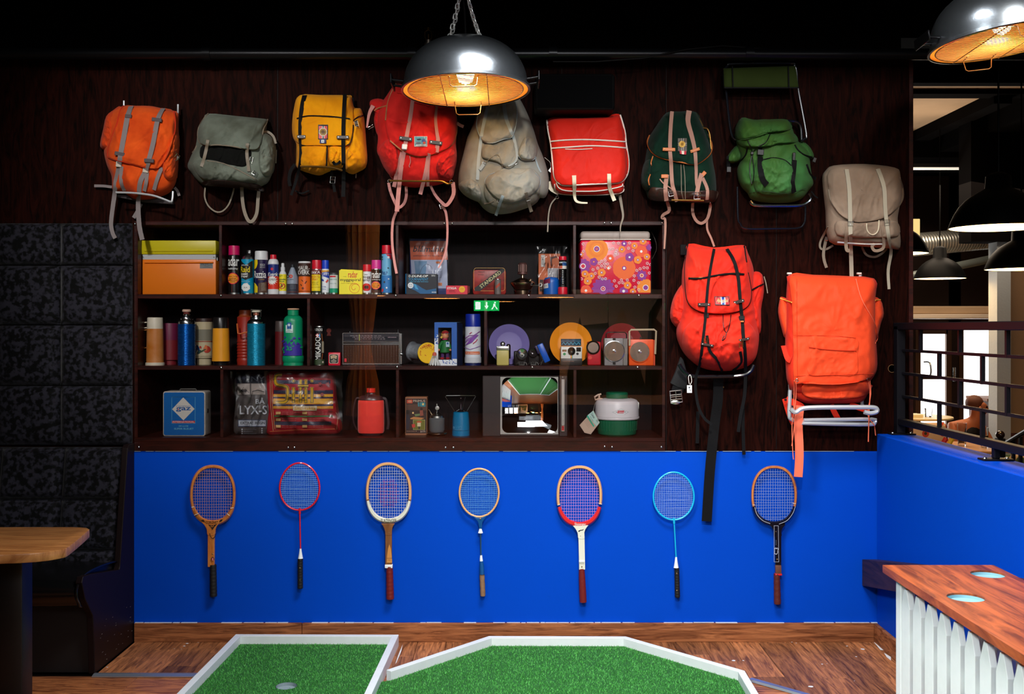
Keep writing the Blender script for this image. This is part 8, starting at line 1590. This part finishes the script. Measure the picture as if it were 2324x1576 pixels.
prints(r,lambda e:(lambda px,py:P(px,py,.12-e)-Vector((0,0,0))),[('p',E2((995,600),(1325,600),(1325,1155),(990,1155)),(58,36,30)),('p',E2((1000,690),(1320,690),(1320,790),(1000,780)),(92,58,44)),('p',E2((1006,618),(1098,616),(1100,675),(1008,675)),(200,74,50)),('e',*Ep(1056,645),4.6,2.6,(206,130,96)),('t','PRIMUS',Ep(1112,0)[0],Ep(1305,0)[0],Ep(0,620)[1],Ep(0,655)[1],(214,190,170),.04),('p',E2((1182,660),(1305,660),(1308,730),(1188,725)),(60,130,140)),('p',E2((1210,660),(1218,660),(1222,728),(1214,728)),(70,44,36)),('e',*Ep(1268,690),2.4,2.6,(230,200,120)),('e',*Ep(1108,828),2,2.2,(246,200,130)),('p',E2((1060,915),(1120,890),(1290,910),(1240,935),(1070,930)),(196,130,74)),('e',*Ep(1025,815),4,4,(40,24,20)),('p',E2((1000,850),(1045,860),(1060,960),(1040,1090),(1000,1090)),(46,40,54)),('e',*Ep(1242,765),2.8,2.8,(56,30,24)),('p',E2((1215,790),(1265,785),(1275,870),(1220,880)),(150,76,60)),('p',E2((1130,850),(1220,840),(1215,875),(1145,885)),(110,130,84)),('p',E2((1108,938),(1300,938),(1300,1100),(1110,1100)),(200,190,130)),('p',E2((1113,943),(1296,943),(1296,1096),(1114,1096)),(112,110,36)),('p',E2((1176,980),(1232,980),(1232,1045),(1176,1045)),(220,200,160)),('p',E2((1160,975),(1180,955),(1230,955),(1250,975),(1240,985),(1170,985)),(190,90,50)),('p',E2((1190,1048),(1222,1048),(1216,1090),(1196,1090)),(60,50,40)),('p',rot2(E2((1090,1010),(1140,1005),(1142,1060),(1092,1062)),*Ep(1115,1033),-8),(206,60,50)),('t','2171',Ep(1224,0)[0],Ep(1302,0)[0],Ep(0,1112)[1],Ep(0,1140)[1],(224,206,190),.04),('t','Primus lampe till',Ep(1008,0)[0],Ep(1168,0)[0],Ep(0,1115)[1],Ep(0,1130)[1],(206,170,150),.02)],e0=.0004)
GLS2=pm('lamp_glass',(226,230,236),.05,trans=.85,ior=1.25)
r=can('gas_lantern','small glass gas lantern on a pale rimmed saucer','lantern',2,991.5,.11,[('saucer',SBR,[(20,983.5),(24,982.5),(24,984.5),(18,None)]),('mantle',pm('white_mantle',(196,202,212),.6),[(14,950),(16.4,953),(16,977),(14,979)]),('metal_top',CHR,[(4,936),(10,940),(15.5,944),(16,949)]),('glass_globe',GLS2,[(12,944),(17.6,950),(17.8,975),(15,981)]),('stem',CHR,[(2,917),(2.4,921),(2,936)])],None,GRP[2])
g=Geo();q=P(*Ep(1495,750),.1);g.lathe(q,[(.0105,0),(.0105,.003),(.003,.004)],20,True,(0,-1,0));g.build('adjuster_wheel',pm('pale_wheel',(196,192,190),.3,metal=.6),r);g=Geo();g.tube([P(*Ep(1410,860),.11),P(*Ep(1370,790),.11),P(*Ep(1355,770),.11)],[.005,.003,.004],8);g.build('valve',SBR,r)
BGZ=pm('blue_gas_enamel',(10,120,170),.3,coat=.3)
r=can('gas_stove','blue gas cartridge stove with spread wire pot supports','stove',2,1046,.12,[('cartridge',BGZ,[(15,935),(17.5,937),(18.6,950),(19.4,962),(19.6,976)]),('base',BGZ,[(20,976.5),(20,None)]),('burner',pm('dark_burner',(46,36,40),.4,metal=.7),[(3,903),(3.4,905),(1.2,909),(1.2,918),(3,922),(4,930),(9,935)])],[('e',*Ep(1768,1053),1.8,2.4,(140,190,220)),('e',*Ep(1768,1053),1,1.4,(10,120,170)),('p',line_p(E2((1790,1030),(1885,1030),(1885,1082),(1775,1080)),.5),(120,180,210)),('t','BLEUET',Ep(1800,0)[0],Ep(1865,0)[0],Ep(0,1048)[1],Ep(0,1058)[1],(120,180,210))],GRP[2])
g=Geo()
for pts in(((1770,800),(1625,570),(1640,552),(1860,550)),((1970,800),(2108,565),(2100,552),(1860,550)),((1885,800),(1945,575)),((1800,800),(1850,770),(1930,800))):g.tube([P(*Ep(*v),.115-(.03 if len(pts)==2 else 0)*(i))for i,v in enumerate(pts)],.0013,6)
g.build('pot_support',CHR,r)
r=thing('portable_television','small brown portable television with a mirror-like screen','television',(P(1192,0,.2).x,.2,SH[2]),GRP[2]);TVB=pm('dark_brown_cabinet_plastic',(42,28,28),.5);a_=(1090+25/5.282,1289,850,None)
ex=bpx(1095,1288,853,None,2,.06,.27)
x0,x1,z1=ex[0],ex[1],ex[5];sx0,sx1=P(1139.5,0,.06).x,P(1265.5,0,.06).x;sz0,sz1=P(0,983,.06).z,P(0,857,.06).z
def tb_(n,a_,b_,c_,d_,e_,f_,m=TVB,bv=.003):return Geo().box(a_,b_,c_,d_,e_,f_,bv,1).build(n,m,r,sm=0)
tb_('case',x0,x1,.13,.33,SH[2],z1);tb_('front_panel',x0,sx0-.008,.06,.14,SH[2],z1);tb_('front_panel',sx1+.008,x1,.06,.14,SH[2],z1);tb_('front_panel',sx0-.009,sx1+.009,.06,.14,SH[2],sz0-.004);tb_('front_panel',sx0-.009,sx1+.009,.06,.14,sz1+.004,z1)
cu=bpy.data.curves.new('c','CURVE');cu.dimensions='2D';cu.fill_mode='BOTH';cu.extrude=.003
rrr=.03;inn=rrect(sx0,sx1,sz0,sz1,rrr,8)
for lp in([(sx0-.009,sz0-.007),(sx1+.003,sz0-.007),(sx1+.003,sz1+.003),(sx0-.009,sz1+.003)],inn):
 s_=cu.splines.new('POLY');s_.points.add(len(lp)-1);s_.use_cyclic_u=True
 for kq,q in enumerate(lp):s_.points[kq].co=(q[0],q[1],0,1)
to=bpy.data.objects.new('t',cu);me=to.to_mesh();Geo().add([(v.co.x,.058-v.co.z,v.co.y)for v in me.vertices],[tuple(p.vertices)for p in me.polygons]).build('bezel',pm('grey_bezel',(176,170,164),.4),r,sm=0);to.to_mesh_clear()
NN=40;V=[];F=[];cxs,czs=(sx0+sx1)/2,(sz0+sz1)/2;RC_=.5
for j in range(NN+1):
 for i in range(NN+1):
  x_=sx0-.004+(sx1-sx0+.008)*i/NN;z_=sz0-.004+(sz1-sz0+.008)*j/NN;d2_=(x_-cxs)**2+(z_-czs)**2;V.append((x_,.106-(RC_-math.sqrt(RC_*RC_-d2_)),z_))
for j in range(NN):
 for i in range(NN):a=j*(NN+1)+i;F.append((a,a+1,a+NN+2,a+NN+1))
Geo().add(V,F).build('screen',mat('mirror_screen',(235,238,240),.02,1),r,sm=80)
q0=1090
def Fp(x_,y_):return 1090+x_/5.282,820+y_/5.282
a_,b_=Fp(974,218),Fp(1010,768);q=P(*a_,.056);w=P(*b_,.056);Geo().box(q.x,w.x,.054,.062,w.z,q.z,.001).build('scale_strip',pm('pale_strip',(180,172,166),.4),r,sm=0);a_,b_=Fp(972,770),Fp(1010,845);q=P(*a_,.056);w=P(*b_,.056);Geo().box(q.x,w.x,.054,.062,w.z,q.z,.001).build('badge',pm('badge_surround',(150,140,130),.4),r,sm=0)
prints(r,plane_s(.054),[('p',[Fp(977,778),Fp(1004,778),Fp(1004,832),Fp(977,832)],(206,20,24)),('t','TV',Fp(981,0)[0],Fp(1001,0)[0],Fp(0,784)[1],Fp(0,826)[1],(40,10,10),.05),('t','Transportable television',Fp(900,0)[0],Fp(1084,0)[0],Fp(0,657)[1],Fp(0,670)[1],(70,60,56),.01,-90)],e0=.0004);prints(r,plane_s(.06),[('p',line_p([Fp(136,230),Fp(236,230),Fp(236,282),Fp(136,282),Fp(136,230)],.5),(30,22,22)),('e',*Fp(988,192),1.4,1.4,(150,140,136))],'case_print',e0=.0004)
GJ=pm('green_ribbed_plastic',(0,92,62),.4,bump=(60,.1));WJ=pm('jug_white',(226,216,220),.35)
r=can('drinks_jug','round green and white drinks jug with hanging paper tag','jug',2,1400,.14,[('lid',GJ,[(23,890.5),(24.5,892),(24.8,903.5)]),('upper_body',WJ,[(24,904),(40,906),(46,909),(48.5,914),(49.6,944.5)]),('rim_band',WJ,[(50.4,945),(51,947),(50,950),(47,951)]),('body',GJ,[(46,951),(45.5,970),(43,984),(38,988),(36,None)])],[('p',[Fp(1555,592),Fp(1658,550),Fp(1755,592),Fp(1660,644)],(190,186,190)),('p',[Fp(1566,592),Fp(1658,556),Fp(1744,592),Fp(1660,637)],(226,222,224)),('p',[Fp(1622,574),Fp(1698,574),Fp(1690,604),Fp(1616,604)],(206,40,56)),('t','Coleman',Fp(1628,0)[0],Fp(1688,0)[0],Fp(0,581)[1],Fp(0,598)[1],WH,.03),('e',*Fp(1607,592),.9,1,(60,40,44)),('e',*Fp(1706,590),.9,1,(60,40,44))],GRP[2],rp=49,seg=56)
g=Geo()
for i in range(40):a=2*PI*i/40;kk=(D0+.14)/FOC;g.tube([(P(1400,0,.14).x+46*kk*math.cos(a),.14+46*kk*math.sin(a),CZ-(953-HY)*kk),(P(1400,0,.14).x+44.6*kk*math.cos(a),.14+44.6*kk*math.sin(a),CZ-(975-HY)*kk)],.0014,4)
g.build('body_ribs',GJ,r);g=Geo();q=[P(*Fp(*v),.13)for v in((1470,455),(1420,450),(1380,465),(1370,430),(1410,405),(1450,395))];g.tube(q,.0045,8);g.tube([P(*Fp(1425,445),.13),P(*Fp(1425,405),.13)],.005,8);g.build('spout',pm('beige_spout',(206,170,150),.45),r)
g=Geo();g.tube([P(*Fp(1878,480),.12),P(*Fp(1898,500),.11),P(*Fp(1898,570),.11),P(*Fp(1888,565),.12),P(*Fp(1878,490),.12)],.002,6);g.tube([P(*Fp(1800,440),.2),P(*Fp(1870,460),.16),P(*Fp(1882,490),.12)],.002,6);g.build('bail_handle',CHR,r)
g=Geo();g.tube([P(*Fp(1378,500),.09),P(*Fp(1355,590),.07)],.001,5);g.build('tag_string',CHR,r);TQ=[Fp(*v)for v in((1355,590),(1432,738),(1325,878),(1250,860),(1190,768))];g=Geo();g.prism([(P(*v,.07).x,P(*v,.07).z)for v in TQ],.07,.0715);tg=g.build('paper_tag',pm('manila_tag',(196,166,146),.6),r,sm=0)
prints(r,plane_s(.07),[('p',[Fp(1355,594),Fp(1428,738),Fp(1395,782),Fp(1285,650)],(176,206,196)),('p',[Fp(1288,648),Fp(1370,780),Fp(1355,790),Fp(1275,665)],(40,166,136)),('t','Coleman',Fp(1318,0)[0],Fp(1385,0)[0],Fp(0,640)[1],Fp(0,668)[1],(30,40,50),.04,58),('t','FULL JUG',Fp(1300,0)[0],Fp(1370,0)[0],Fp(0,688)[1],Fp(0,702)[1],(40,60,60),.03,58),('t','50,-',Fp(1385,0)[0],Fp(1425,0)[0],Fp(0,708)[1],Fp(0,738)[1],(60,70,70),.02,58)]+[('t','keeps drinks cold or hot',Fp(1225+i*12,0)[0],Fp(1325+i*12,0)[0],Fp(0,760-i*11)[1],Fp(0,768-i*11)[1],(120,90,76),0,58)for i in range(5)],'tag_print',None,e0=.0003,de=.00005)
# green exit sign of the hall, mirrored in the panes
q=Vector((-.34,-8.6,1.88));r=thing('exit_sign','green lit escape sign with running figure and arrow','sign',q);EG=mat('green_sign_light',(40,210,110),.4,emit=((30,214,100),9));EW=mat('white_sign_light',(255,255,255),.4,emit=((240,255,246),14))
Geo().box(q.x-.17,q.x+.17,q.y-.03,q.y,q.z-.07,q.z+.07).build('sign_face',EG,r,sm=0)
def sg_(pts):g.add([(q.x+a_,q.y+.002,q.z+b_)for a_,b_ in pts],[tuple(range(len(pts)))])
g=Geo();sg_([(-.15,-.05),(-.08,-.05),(-.08,.05),(-.15,.05)]);sg_([(-.01,.05),(.01,.05),(.01,0),(-.01,0)]);sg_([(-.03,0),(.03,0),(0,-.05)]);sg_([(.1,.03),(.125,.03),(.125,.05),(.1,.05)]);sg_([(.09,-.01),(.12,-.01),(.12,.025),(.09,.025)]);sg_([(.06,-.05),(.08,-.05),(.105,-.01),(.09,-.01)]);sg_([(.11,-.01),(.125,-.01),(.15,-.045),(.135,-.05)]);g.build('pictogram',EW,r,sm=0)
Geo().tube([q+Vector((0,-.015,.07)),(q.x,q.y-.015,3.6)],.008,6).build('hanger',BLACK,r)
